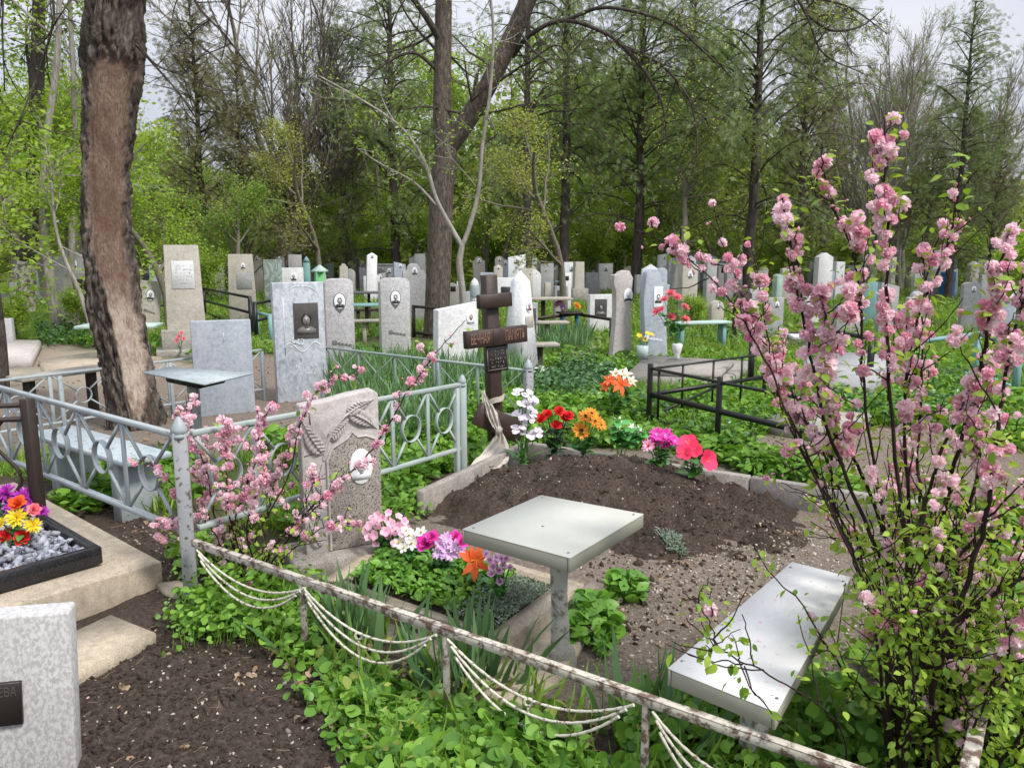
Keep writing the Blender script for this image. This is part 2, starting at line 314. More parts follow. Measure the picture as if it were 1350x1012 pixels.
M['darkbark'] = bark('bark_dark', (0.105, 0.09, 0.077), (0.028, 0.022, 0.019), 18)
M['palebark'] = bark('bark_pale', (0.36, 0.34, 0.30), (0.16, 0.145, 0.12), 14)
M['twig'] = bark('twig_grey', (0.25, 0.225, 0.18), (0.12, 0.105, 0.08), 30)
M['stem'] = bark('shrub_stem', (0.07, 0.047, 0.042), (0.022, 0.015, 0.014), 40)
M['limewash'] = peel('limewashed_trunk', (0.66, 0.63, 0.54), (0.2, 0.16, 0.12), 9, 0.52, 0.9)
# foliage
M['juniper'] = leaf('juniper_green', (0.075, 0.115, 0.042), (0.23, 0.30, 0.125), 0.4, 0.6)
M['juniper_olive'] = leaf('juniper_olive', (0.085, 0.092, 0.045), (0.23, 0.225, 0.12), 0.35, 0.6)
M['spring'] = leaf('spring_green', (0.14, 0.28, 0.03), (0.36, 0.50, 0.075), 0.5)
M['spring_mid'] = leaf('mid_green', (0.09, 0.19, 0.03), (0.25, 0.37, 0.07), 0.45)
M['woodgreen'] = leaf('wood_green', (0.15, 0.25, 0.06), (0.36, 0.46, 0.13), 0.5)
M['yellowgreen'] = leaf('yellow_green', (0.20, 0.27, 0.05), (0.42, 0.46, 0.12), 0.45)
M['violet'] = leaf('round_leaf', (0.025, 0.115, 0.010), (0.20, 0.385, 0.05), 0.3, 0.45, 0.4)
M['cover'] = leaf('cover_leaf', (0.05, 0.16, 0.016), (0.21, 0.40, 0.055), 0.35)
M['grass'] = leaf('grass_blade', (0.07, 0.18, 0.02), (0.25, 0.40, 0.065), 0.4)
M['iris'] = leaf('iris_blade', (0.055, 0.145, 0.055), (0.17, 0.29, 0.13), 0.3)
M['strawberry'] = leaf('strawberry_leaf', (0.05, 0.17, 0.02), (0.17, 0.36, 0.045), 0.25, 0.4, 0.4)
M['ivy'] = leaf('dark_ivy_leaf', (0.018, 0.065, 0.018), (0.075, 0.18, 0.055), 0.2, 0.35, 0.5)
M['sedum'] = leaf('sedum_leaf', (0.12, 0.17, 0.12), (0.24, 0.30, 0.22), 0.15)
M['bushleaf'] = leaf('bush_leaf', (0.13, 0.27, 0.025), (0.36, 0.50, 0.07), 0.4)
M['darktext'] = plain('worn_lettering', (0.10, 0.085, 0.075), 0.5, 0.3)
M['gravel'] = leaf('dry_gravel', (0.12, 0.095, 0.075), (0.42, 0.36, 0.30), 0.0, 0.9)
M['dead'] = leaf('dead_leaf', (0.16, 0.10, 0.065), (0.38, 0.28, 0.19), 0.15, 0.8)
M['chip'] = leaf('pale_chip', (0.24, 0.20, 0.16), (0.56, 0.50, 0.43), 0.1, 0.8)
M['pink'] = petal('blossom_pink', (0.93, 0.57, 0.67), (0.99, 0.86, 0.90), 0.5)
M['pinkdeep'] = petal('blossom_deep_pink', (0.87, 0.36, 0.48), (0.90, 0.55, 0.67), 0.4)
M['f_red'] = petal('red_petal', (0.55, 0.015, 0.015), (0.80, 0.05, 0.05))
M['f_hib'] = petal('hibiscus_petal', (0.66, 0.01, 0.06), (0.86, 0.06, 0.16))
M['f_orange'] = petal('orange_petal', (0.70, 0.22, 0.02), (0.88, 0.42, 0.06))
M['f_vermil'] = petal('vermilion_petal', (0.66, 0.07, 0.02), (0.86, 0.16, 0.045))
M['f_yellow'] = petal('yellow_petal', (0.85, 0.60, 0.02), (0.95, 0.80, 0.08))
M['f_white'] = petal('white_petal', (0.78, 0.76, 0.72), (0.90, 0.88, 0.86))
M['f_lilac'] = petal('lilac_petal', (0.62, 0.33, 0.66), (0.82, 0.58, 0.84))
M['f_rose'] = petal('rose_lilac_petal', (0.78, 0.42, 0.66), (0.90, 0.66, 0.82))
M['f_orchid'] = petal('orchid_petal', (0.70, 0.60, 0.72), (0.84, 0.78, 0.86))
M['f_magenta'] = petal('magenta_petal', (0.72, 0.02, 0.36), (0.88, 0.12, 0.55))
M['f_purple'] = petal('purple_petal', (0.34, 0.02, 0.36), (0.60, 0.08, 0.56))
M['f_pink'] = petal('pink_petal', (0.82, 0.25, 0.46), (0.92, 0.58, 0.70))
M['f_coral'] = petal('coral_petal', (0.80, 0.10, 0.16), (0.90, 0.30, 0.34))
M['f_cream'] = petal('cream_petal', (0.80, 0.62, 0.42), (0.92, 0.82, 0.66))
M['f_leaf'] = leaf('artificial_leaf', (0.03, 0.13, 0.025), (0.10, 0.27, 0.06), 0.15, 0.4, 0.4)
M['f_bright'] = leaf('artificial_bright_leaf', (0.06, 0.30, 0.06), (0.18, 0.50, 0.14), 0.2, 0.4, 0.4)
M['f_dark'] = leaf('artificial_dark_leaf', (0.02, 0.06, 0.02), (0.05, 0.12, 0.04), 0.15, 0.4, 0.4)
M['f_center'] = plain('flower_centre', (0.06, 0.03, 0.02), 0.8)
# ------------------------------------------------------------------ leaf and petal templates
def strip_t(wprof, curl=0.2, cup=0.0, nx=None):
    k = len(wprof); x = np.linspace(0, 1, k); V = []
    ang = np.cumsum(np.full(k, curl / k)); px = np.concatenate([[0], np.cumsum(np.cos(ang[:-1]))]) / (k - 1); pz = np.concatenate([[0], np.cumsum(np.sin(ang[:-1]))]) / (k - 1)
    for i in range(k): V += [(px[i], -wprof[i], pz[i] + cup * wprof[i]), (px[i], 0, pz[i]), (px[i], wprof[i], pz[i] + cup * wprof[i])]
    F = []
    for i in range(k - 1):
        a = i * 3; F += [(a, a + 1, a + 4, a + 3), (a + 1, a + 2, a + 5, a + 4)]
    return np.array(V), np.array(F)
def blade_t(w=0.05, curl=0.7, k=5):
    x = np.linspace(0, 1, k); ang = np.linspace(0, curl, k); px = np.concatenate([[0], np.cumsum(np.sin(ang[:-1]))]) / (k - 1); pz = np.concatenate([[0], np.cumsum(np.cos(ang[:-1]))]) / (k - 1)
    V = []; F = []
    for i in range(k):
        ww = w * (1 - (i / (k - 1)) ** 2.2) + 0.002; V += [(px[i], -ww, pz[i]), (px[i], ww, pz[i])]
        if i: F.append((2 * i - 2, 2 * i - 1, 2 * i + 1, 2 * i))
    return np.array(V), np.array(F)
LEAF = (np.array([(0, 0, 0), (0.45, 0.3, 0.09), (1, 0, -0.04), (0.45, -0.3, 0.09)]), np.array([(0, 2, 1), (0, 3, 2)]))
def round_t():
    V = [(0.42, 0, -0.05)]; n = 11
    for i in range(n):
        t = -PI + (i + 0.5) / n * 2 * PI; r = 0.5 * (1 - 0.16 * max(0, math.cos(t - PI)) ** 4)
        V.append((0.46 + r * math.cos(t) * 1.04, r * math.sin(t), 0.10 * abs(math.sin(t)) - 0.05 * max(0, math.cos(t))))
    V[1] = (0.12, -0.16, 0.03); V[n] = (0.12, 0.16, 0.03)
    return np.array(V), np.array([(0, i, i + 1) for i in range(1, n)] + [(0, n, 1)])
ROUND = round_t()
TRIFOIL = strip_t([0.02, 0.2, 0.27, 0.2, 0.03], -0.5, 0.25)
BROAD = strip_t([0.03, 0.24, 0.30, 0.2, 0.01], -0.6, 0.25)
NARROW = strip_t([0.03, 0.10, 0.11, 0.07, 0.01], -0.4, 0.2)
BLADE = blade_t(0.035, 0.9); SWORD = blade_t(0.03, 0.45, 6); STIFF = blade_t(0.045, 0.3, 4)
CRUMPLE = (lambda a: (a[0] + np.random.default_rng(8).normal(0, 0.06, a[0].shape), a[1]))(strip_t([0.03, 0.2, 0.27, 0.22, 0.2, 0.02], -1.5, 0.7))
P_ROUND = strip_t([0.05, 0.25, 0.36, 0.34, 0.14], 0.5, 0.35)
P_DAISY = strip_t([0.05, 0.09, 0.11, 0.09, 0.02], 0.15, 0.2)
P_LILY = strip_t([0.06, 0.16, 0.19, 0.13, 0.01], -0.9, 0.35)
P_HIB = strip_t([0.06, 0.3, 0.46, 0.46, 0.2], -0.2, 0.15)
def flower(mb, c, nrm, r, layers, rng, m=0):
    nrm = norm(nrm); u = norm(np.cross(nrm, (0.31, 0.2, 0.93))); v = np.cross(nrm, u)
    for (k, el, ls, ws, T, mi) in layers:
        a = np.arange(k) / k * 2 * PI + rng.uniform(0, 6) + rng.normal(0, 0.12, k); e = el + rng.normal(0, 0.1, k)
        rad = np.cos(a)[:, None] * u + np.sin(a)[:, None] * v
        X = rad * np.cos(e)[:, None] + nrm * np.sin(e)[:, None]; Z = -rad * np.sin(e)[:, None] + nrm * np.cos(e)[:, None]; Y = np.cross(Z, X)
        tv = T[0] * np.array([1, ws, 1]); mb.scatter(tv, T[1], np.tile(c, (k, 1)) + rad * r * 0.04, X, Y, Z, r * ls * rng.uniform(0.88, 1.08, k), mi)
FL = {
 'rose': lambda: [(7, 0.15, 1, 1, P_ROUND, 0), (7, 0.55, 0.85, 1, P_ROUND, 0), (6, 0.95, 0.66, 1, P_ROUND, 0), (4, 1.3, 0.48, 1, P_ROUND, 0)],
 'gerbera': lambda: [(16, 0.05, 1, 1.1, P_DAISY, 0), (14, 0.3, 0.85, 1.1, P_DAISY, 0), (12, 0.7, 0.3, 1.6, P_DAISY, 1)],
 'daisy': lambda: [(12, 0.2, 1, 1.7, P_DAISY, 0), (10, 0.45, 0.9, 1.7, P_DAISY, 0), (8, 0.9, 0.35, 1.6, P_DAISY, 1)],
 'lily': lambda: [(6, 0.55, 1, 1, P_LILY, 0), (5, 1.2, 0.5, 0.15, P_LILY, 1)],
 'hib': lambda: [(5, 0.45, 1, 1, P_HIB, 0), (4, 1.15, 0.5, 0.3, P_DAISY, 1)],
 'orchid': lambda: [(3, 0.1, 0.9, 0.8, P_ROUND, 0), (2, 0.15, 1.0, 1.4, P_HIB, 0), (3, 0.9, 0.4, 0.7, P_ROUND, 1)],
 'pom': lambda: [(9, -0.3, 1, 1, P_ROUND, 0), (9, 0.15, 1, 1, P_ROUND, 0), (8, 0.6, 0.9, 1, P_ROUND, 0), (7, 1.0, 0.8, 1, P_ROUND, 0), (4, 1.35, 0.7, 0.9, P_ROUND, 0)],
 'mum': lambda: [(18, 0.0, 1, 1, P_DAISY, 0), (16, 0.35, 0.95, 1, P_DAISY, 0), (14, 0.7, 0.85, 1, P_DAISY, 0), (9, 1.1, 0.7, 1, P_DAISY, 0)],
 'tulip': lambda: [(4, 1.0, 1, 1, P_ROUND, 0), (4, 1.25, 0.9, 1, P_ROUND, 0)],
 'daff': lambda: [(6, 0.1, 1, 0.8, P_ROUND, 0), (8, 1.25, 0.45, 1.0, P_ROUND, 1)],
}
def bouquet(name, label, base, blooms, leafm='f_leaf', nleaf=16, lsize=0.06, seed=1, group=None, lh=(0.1, 0.6), cat='artificial flowers', leafT=None):
    """blooms: (x,y,z world, radius, kind, petal mat, centre mat)"""
    rng = np.random.default_rng(seed); b = np.asarray(base, float); root = empty(name, b); tag(root, label, cat, group)
    st = MB(); lf = MB()
    for (p, r, kind, pm, cm) in blooms:
        p = np.asarray(p, float) - b; d = p * np.array([0.7, 0.7, 0.35]) + np.array([0, -0.12, 0.05]) + rng.normal(0, 0.03, 3)
        mb = MB(); flower(mb, p, d, r, FL[kind](), rng); mb.build('bloom', [M[pm], M[cm]], root, True)
        t = np.linspace(0, 1, 6)[:, None]; base0 = rng.normal(0, 0.01, 3) * (1, 1, 0)
        P = base0 * (1 - t) + p * t + np.array([0, 0, 1.0]) * (t * (1 - t)) * 0.08 - norm(d) * 0.01 * t; st.tube(P, 0.0035, 5)
        k = max(3, nleaf // len(blooms)); tt = rng.uniform(lh[0], lh[1], k); pos = p * tt[:, None]
        D = norm(rng.normal(size=(k, 3)) * (1, 1, 0.3) + np.array([0, 0, 0.5])); X, Y, Z = dirframes(D, rng, 0.5)
        T = leafT or BROAD; lf.scatter(T[0], T[1], pos, X, Y, Z, lsize * rng.uniform(0.7, 1.3, k))
    st.build('stems', M[leafm], root); lf.build('leaves', M[leafm], root, True)
    return root
# ------------------------------------------------------------------ ground: one sheet to the horizon
def axis(lo, hi, fine, near, grow=1.12):
    a = list(np.arange(near[0], near[1] + 1e-6, fine)); s = fine
    while a[-1] < hi: s *= grow; a.append(a[-1] + s)
    s = fine
    while a[0] > lo: s *= grow; a.insert(0, a[0] - s)
    return np.array(a)
POLY_PAVE = gpoly([(-400, 480), (0, 462), (60, 452), (215, 470), (262, 490), (120, 512), (-10, 520), (-500, 560)])
POLY_LITTER = gpoly([(-300, 560), (60, 508), (330, 470), (440, 470), (470, 540), (240, 640), (60, 600), (-300, 660)])
POLY_PLOT = gpoly([(560, 660), (700, 585), (880, 590), (1180, 690), (1300, 830), (1050, 1010), (700, 930), (420, 760)])
POLY_SOIL = gpoly([(-900, 1700), (900, 1700), (1050, 1030), (700, 900), (430, 790), (240, 690), (100, 640), (-60, 620), (-900, 760)])
POLY_PATHR = gpoly([(960, 575), (1200, 560), (1600, 640), (1600, 720), (1160, 680)])
def relief(x, y):
    near = np.clip((8 - y) / 5, 0, 1)
    return 0.05 * fbm(x * 0.5, y * 0.5, 5, 3) + near * (0.030 * fbm(x * 3.1, y * 3.1, 9, 4) + 0.016 * fbm(x * 11, y * 11, 19, 4, 0.6) * vn(x * 2.3, y * 2.3, 23) * 1.6)
def ground_colours(x, y):
    wx = x + 0.10 * fbm(x * 4, y * 4, 31, 3); wy = y + 0.10 * fbm(x * 4 + 9, y * 4, 37, 3)
    soil = inpoly(wx, wy, POLY_SOIL); plot = inpoly(wx, wy, POLY_PLOT); lit = inpoly(wx, wy, POLY_LITTER); pav = inpoly(wx, wy, POLY_PAVE); pr = inpoly(wx, wy, POLY_PATHR)
    c = np.zeros(np.shape(x) + (4,)); c[..., 3] = 1
    c[..., 0] = np.where(soil & ~plot, 1, 0); dry = plot | lit | pr; c[..., 1] = np.where(dry, 1, 0); c[..., 2] = np.where(pav, 1, 0)
    return c
gx, gy = np.meshgrid(axis(-300, 300, 0.024, (-3.2, 2.6)), axis(-8, 420, 0.024, (1.0, 5.4), 1.07))
gz = relief(gx, gy); nyy, nxx = gx.shape
mb = MB(); idx = np.arange(nyy * nxx).reshape(nyy, nxx)
mb.add(np.stack([gx, gy, gz], -1).reshape(-1, 3), np.stack([idx[:-1, :-1], idx[:-1, 1:], idx[1:, 1:], idx[1:, :-1]], -1).reshape(-1, 4))
gm, n, l, b = mat('ground_earth'); v = objvec(n); at = N(n, 'ShaderNodeAttribute', attribute_name='mask'); sep = n.new('ShaderNodeSeparateColor'); l.new(at.outputs['Color'], sep.inputs[0])
fine = noise(n, l, v, 55, 9, 0.75); big = noise(n, l, v, 2.2, 6, 0.6)
grn = mixc(n, l, ramp(n, l, big, [(0.35, g3(0)), (0.65, g3(1))]), mixc(n, l, fine, (0.035, 0.03, 0.018), (0.12, 0.10, 0.065)), mixc(n, l, fine, (0.025, 0.05, 0.012), (0.10, 0.16, 0.04)))
soilc = mixc(n, l, big, ramp(n, l, fine, [(0.3, (0.017, 0.0125, 0.010)), (0.55, (0.060, 0.045, 0.036)), (0.8, (0.17, 0.135, 0.11))]), ramp(n, l, fine, [(0.3, (0.03, 0.022, 0.017)), (0.55, (0.105, 0.08, 0.064)), (0.8, (0.24, 0.195, 0.16))]))
dryc = ramp(n, l, fine, [(0.28, (0.08, 0.066, 0.053)), (0.5, (0.19, 0.155, 0.125)), (0.75, (0.38, 0.325, 0.265))])
pavc = mixc(n, l, fine, (0.17, 0.14, 0.11), (0.42, 0.36, 0.29))
c = mixc(n, l, sep.outputs[0], grn, soilc); c = mixc(n, l, sep.outputs[1], c, dryc); c = mixc(n, l, sep.outputs[2], c, pavc)
l.new(c, b.inputs['Base Color']); b.inputs['Roughness'].default_value = 0.95; b.inputs['Specular IOR Level'].default_value = 0.15
bump(n, l, b, fine, 0.9, 0.02)
tag(mb.build('ground', gm, None, True, col=ground_colours(gx, gy).reshape(-1, 4)), None, None, kind='structure')
def gz_at(x, y): return relief(np.asarray(x, float), np.asarray(y, float))
# ------------------------------------------------------------------ burial mound
MC = np.array([W(800, 664)[0], W(800, 664)[1]])
MP = np.array([0.985, -0.17]); MQ = np.array([0.17, 0.985])          # across the picture / away
def mound_h(x, y):
    a = (x - MC[0]) * MP[0] + (y - MC[1]) * MP[1]; q = (x - MC[0]) * MQ[0] + (y - MC[1]) * MQ[1]
    r = np.sqrt((a / 1.30) ** 2 + (q / 0.98) ** 2); r = r + 0.20 * fbm(x * 2.4, y * 2.4, 51, 4)
    base = np.clip(1.12 - r, 0, 1); base = base * base * (3 - 2 * base)
    clod = 0.055 * fbm(x * 7, y * 7, 61, 4, 0.6) + 0.022 * fbm(x * 22, y * 22, 66, 3, 0.6)
    return 0.275 * base + clod * np.clip(base * 6, 0, 1) * (0.7 + 0.6 * vn(x * 1.5, y * 1.5, 3)) - 0.05 * (r > 1.12) - 0.012
mxs, mys = np.meshgrid(np.arange(-1.45, 1.45, 0.014), np.arange(-1.3, 1.25, 0.014))
wx_ = MC[0] + mxs * MP[0] + mys * MQ[0]; wy_ = MC[1] + mxs * MP[1] + mys * MQ[1]; wz_ = mound_h(wx_, wy_)
mb = MB(); k1, k2 = mxs.shape; idx = np.arange(k1 * k2).reshape(k1, k2)
fq = np.stack([idx[:-1, :-1], idx[:-1, 1:], idx[1:, 1:], idx[1:, :-1]], -1).reshape(-1, 4)
wall_z = (wz_ + gz_at(wx_, wy_) * 0.3); keep = (wz_.ravel()[fq] > -0.03).all(1)
mb.add(np.stack([wx_, wy_, wall_z], -1).reshape(-1, 3), fq[keep])
sm, n, l, b = mat('dark_soil'); v = objvec(n); fine = noise(n, l, v, 60, 9, 0.75); big = noise(n, l, v, 2.5, 6)
l.new(mixc(n, l, ramp(n, l, big, [(0.4, g3(0)), (0.75, g3(0.8))]), ramp(n, l, fine, [(0.3, (0.016, 0.0115, 0.009)), (0.55, (0.062, 0.045, 0.035)), (0.8, (0.19, 0.15, 0.12))]), ramp(n, l, fine, [(0.3, (0.035, 0.026, 0.02)), (0.55, (0.115, 0.088, 0.068)), (0.8, (0.27, 0.22, 0.18))])), b.inputs['Base Color'])
b.inputs['Roughness'].default_value = 0.95; b.inputs['Specular IOR Level'].default_value = 0.15; bump(n, l, b, fine, 0.9, 0.02); M['soil'] = sm
tag(mb.build('soil_mound', sm, None, True), 'fresh dark soil mound heaped inside the low concrete kerb by the brown cross', 'soil mound')
def hz(x, y):
    x = np.asarray(x, float); y = np.asarray(y, float); g = gz_at(x, y)
    return np.maximum(g, mound_h(x, y) + g * 0.3)
# ------------------------------------------------------------------ crumbs, chips, dead leaves
rng = np.random.default_rng(7)
def sample_poly(poly, n, rng):
    P = np.array(poly); lo, hi = P.min(0), P.max(0); out = np.zeros((0, 2))
    while len(out) < n:
        q = rng.uniform(lo, hi, (n * 2, 2)); out = np.vstack([out, q[inpoly(q[:, 0], q[:, 1], poly)]])
    return out[:n]
ICO = bmesh.new(); bmesh.ops.create_icosphere(ICO, subdivisions=1, radius=1); ICO.verts.index_update()
ICO_T = (np.array([v.co[:] for v in ICO.verts]) * (1 + 0.25 * np.random.default_rng(3).normal(size=(12 if len(ICO.verts) == 12 else len(ICO.verts), 1))), np.array([[v.index for v in f.verts] for f in ICO.faces])); ICO.free()
FG = gpoly([(80, 1100), (620, 1100), (420, 900), (300, 820), (200, 830), (100, 900)]); MNDP = gpoly([(560, 650), (690, 590), (960, 620), (1060, 720), (1000, 780), (840, 860), (800, 790), (700, 700)])
DRYP = gpoly([(800, 780), (1000, 700), (1180, 680), (1120, 740), (900, 890), (760, 880)])
SIDEP = gpoly([(110, 650), (250, 700), (300, 800), (230, 830), (210, 760)])
def lay(pts, T, size, m, name, rng, lift=0.003, tilt=0.35, flat=None, smooth=False):
    z = hz(pts[:, 0], pts[:, 1]) + lift; X, Y, Z = frames(len(pts), rng, tilt=tilt); mb = MB()
    tv = T[0] * (np.array(flat) if flat else 1); mb.scatter(tv, T[1], np.column_stack([pts, z]), X, Y, Z, size(rng, len(pts)))
    return tag(mb.build(name, M[m], None, smooth), None, None, kind='stuff')
cl = np.vstack([sample_poly(FG, 2600, rng), sample_poly(MNDP, 3600, rng), sample_poly(SIDEP, 500, rng)])
lay(cl, ICO_T, lambda r, k: r.lognormal(math.log(0.0050), 0.5, k), 'soil', 'soil_crumbs', rng, 0.001, 0.6, smooth=False)
ch = np.vstack([sample_poly(FG, 110, rng), sample_poly(MNDP, 130, rng), sample_poly(DRYP, 260, rng), sample_poly(SIDEP, 60, rng)])
lay(np.vstack([sample_poly(DRYP, 800, rng), sample_poly(POLY_PATHR, 600, rng)]), ICO_T, lambda r, k: r.lognormal(math.log(0.0050), 0.45, k), 'gravel', 'dry_gravel', rng, 0.0005, 0.6)
lay(np.vstack([sample_poly(MNDP, 600, rng), sample_poly(FG, 160, rng), sample_poly(SIDEP, 120, rng)]), ICO_T, lambda r, k: r.lognormal(math.log(0.0038), 0.45, k), 'gravel', 'tan_crumbs', rng, 0.0005, 0.6)
lay(ch, LEAF, lambda r, k: r.uniform(0.008, 0.022, k), 'chip', 'pale_chip_litter', rng, 0.004, 0.35)
dl = np.vstack([sample_poly(FG, 16, rng), sample_poly(gpoly([(300, 905), (335, 880), (345, 915), (310, 930)]), 9, rng), sample_poly(SIDEP, 14, rng), sample_poly(POLY_LITTER, 900, rng), sample_poly(DRYP, 60, rng), sample_poly(POLY_PATHR, 300, rng)])
lay(dl, CRUMPLE, lambda r, k: r.uniform(0.022, 0.055, k), 'dead', 'dead_leaf_litter', rng, 0.006, 0.6, smooth=True)
# straws and twigs on the soil
mb = MB(); ps = np.vstack([sample_poly(FG, 60, rng), sample_poly(MNDP, 60, rng), sample_poly(DRYP, 90, rng), sample_poly(SIDEP, 40, rng)])
for p in ps:
    a = rng.uniform(0, 6.28); L = rng.uniform(0.02, 0.075); q = np.array([p + np.array([math.cos(a + k * 0.15 * rng.normal()), math.sin(a)]) * L * k / 3 for k in range(4)])
    mb.tube(np.column_stack([q, hz(q[:, 0], q[:, 1]) + 0.004]), 0.0009, 4, cap=False)
tag(mb.build('dry_twig_litter', M['dead']), None, None, kind='stuff')
# ------------------------------------------------------------------ left foreground: flaking slab, curbed grave, stepping slab
def corner_slab(name, label, cat, px, zt, zb, m, bev=0.005, group=None):
    o = MB().slab([W(a, b_, zt) for a, b_ in px], zt, zb, bev).build(name, M[m]); return tag(o, label, cat, group)
# flaking white headstone, bottom left corner
zt = 0.56; pr_ = W(97, 808, zt); pl_ = W(-60, 827, zt); dirx = norm(pr_ - pl_); yaw = math.atan2(dirx[1], dirx[0]); wid = 0.62
root = empty('flaking_headstone', (pr_[0] - 0.045, pr_[1], 0), yaw); root.rotation_euler = (0, 0.05, yaw); tag(root, 'flaking whitewashed headstone with a small black plaque at its middle', 'headstone')
MB().prism([(-wid, -0.05), (0.0, -0.05), (0, zt), (-wid, zt)], 0.085, 0.008, y0=0.0425).build('slab', M['flake'], root)
pq = MB(); pq.box((-0.235, -0.009, 0.285), (0.20, 0.014, 0.14), 0.002); plq = pq.build('plaque', M['plate'], root)
def text(s, size, m, parent, loc, rot=(PI / 2, 0, 0), ext=0.0015, align='CENTER', name='lettering', sx=1.0):
    cu = bpy.data.curves.new(name, 'FONT'); cu.body = s; cu.size = size; cu.extrude = ext; cu.align_x = align; cu.align_y = 'CENTER'; cu.resolution_u = 2
    t = bpy.data.objects.new('tmp', cu); COL.objects.link(t); dg = bpy.context.evaluated_depsgraph_get(); me = bpy.data.meshes.new_from_object(t.evaluated_get(dg)); bpy.data.objects.remove(t)
    me.name = name; me.materials.clear(); me.materials.append(M[m]); o = bpy.data.objects.new(name, me); COL.objects.link(o); o.parent = parent; o.location = loc; o.rotation_euler = rot; o.scale = (sx, 1, 1); return o
text('ЕВА', 0.042, 'darktext', plq, (-0.172, -0.0165, 0.325), sx=0.62)
def scribble(parent, x0, x1, z, h, y, m, rng, name='lettering', rows=1, gap=0.0, thick=0.0015, yaw_dir=None):
    """rows of worn, unreadable letter strokes cut in a face"""
    mb = MB()
    for r_ in range(rows):
        x = x0 + rng.uniform(0, 0.1) * (x1 - x0); e = x1 - rng.uniform(0, 0.12) * (x1 - x0)
        while x < e:
            w = h * rng.uniform(0.35, 0.65); zc = z - r_ * gap
            for k in range(rng.integers(2, 4)):
                a = np.array([x + rng.uniform(0, w), y, zc + rng.uniform(-h / 2, h / 2)]); b_ = np.array([x + rng.uniform(0, w), y, zc + rng.uniform(-h / 2, h / 2)])
                if np.linalg.norm(b_ - a) > h * 0.3: mb.bar(a, b_, h * 0.13, thick)
            x += w + h * 0.22
            if rng.random() < 0.12: x += h * 0.5
    return mb.build(name, M[m], parent)
# curbed grave of warm concrete with black granite frame, gravel and flowers
ga = W(213, 737, 0.16); gb = W(0, 802, 0.16); gc = W(62, 678, 0.16)
ex = norm((ga - gb) * (1, 1, 0)); ey = np.array([-ex[1], ex[0], 0.0]); yawg = math.atan2(ex[1], ex[0])
Ld = abs((gc - ga) @ ey) + 0.9
root = empty('curbed_grave', (ga[0], ga[1], 0), yawg); tag(root, 'grave with warm concrete kerb and polished black granite frame around pale pebbles', 'grave')
kb = MB(); kb.prism([(-1.9, -0.06), (0, -0.06), (0, 0.15), (-1.9, 0.17)], Ld, 0.009, y0=Ld / 2); kb.build('plinth', M['concrete_warm'], root)
fi, fh = 0.21, 0.085; fr = MB(); x1, y0, y1 = -fi, 0.155, Ld - 0.15; tk = 0.045
fr.box((-1.0, y0 + tk / 2, 0.166 + fh / 2), (2 * (1.0 - fi), tk, fh), 0.004); fr.box((-1.0, y1 - tk / 2, 0.166 + fh / 2), (2 * (1.0 - fi), tk, fh), 0.004)
fr.box((x1 - tk / 2, (y0 + y1) / 2, 0.166 + fh / 2), (tk, y1 - y0 - 2 * tk, fh), 0.004); fr.build('granite_frame', M['black'], root)
M['pebble'] = leaf('pebble', (0.05, 0.056, 0.075), (0.36, 0.375, 0.43), 0.0, 0.6)
k = 3200; P = np.column_stack([rng.uniform(-1.35, x1 - tk - 0.01, k), rng.uniform(y0 + tk, y1 - tk, k), 0.195 + rng.uniform(0, 0.045, k)]); X, Y, Z = frames(k, rng, tilt=0.8)
pb = MB(); pb.scatter(ICO_T[0] * (1, 0.75, 0.6), ICO_T[1], P, X, Y, Z, rng.uniform(0.012, 0.030, k))
o = pb.build('pebbles', M['pebble'], root); o['kind'] = 'stuff'
def gl(x, y, z):
    c_, s_ = math.cos(yawg), math.sin(yawg); return np.array([ga[0] + x * c_ - y * s_, ga[1] + x * s_ + y * c_, z])
bq = []
for (px, py, r, kd, pm, cm) in [(22, 682, .052, 'mum', 'f_yellow', 'f_orange'), (44, 692, .042, 'mum', 'f_yellow', 'f_orange'), (2, 690, .04, 'mum', 'f_yellow', 'f_orange'), (24, 664, .045, 'rose', 'f_vermil', 'f_orange'), (8, 708, .05, 'rose', 'f_red', 'f_red'), (30, 708, .045, 'rose', 'f_red', 'f_red'), (44, 672, .035, 'rose', 'f_coral', 'f_red')]:
    bq.append((WD(px, py, 3.62 + (0.03 if py < 670 else 0)), r, kd, pm, cm))
bouquet('artificial_bouquet', 'artificial bouquet of yellow and red blooms standing on the pale pebbles', W(20, 722, 0.2), bq, nleaf=40, lsize=0.05, seed=3)
bq = [(WD(px, py, 3.98), r, 'mum', 'f_purple', 'f_purple') for px, py, r in [(8, 650, .06), (30, 655, .055), (-8, 668, .06), (44, 668, .05), (18, 668, .055), (55, 676, .04), (-20, 655, .06)]]
bouquet('artificial_bouquet', 'artificial bouquet of purple chrysanthemums behind the yellow and red blooms', W(14, 690, 0.2), bq, nleaf=30, lsize=0.05, seed=4)
corner_slab('stepping_slab', 'flat weathered concrete slab lying on dark soil beside the flaking headstone', 'slab', [(40, 858), (146, 809), (206, 833), (92, 893)], 0.065, -0.03, 'concrete_warm')
corner_slab('concrete_block', 'small low concrete block half buried beside the peeling corner post', 'block', [(205, 768), (236, 764), (262, 776), (228, 782)], 0.05, -0.04, 'concrete_warm')
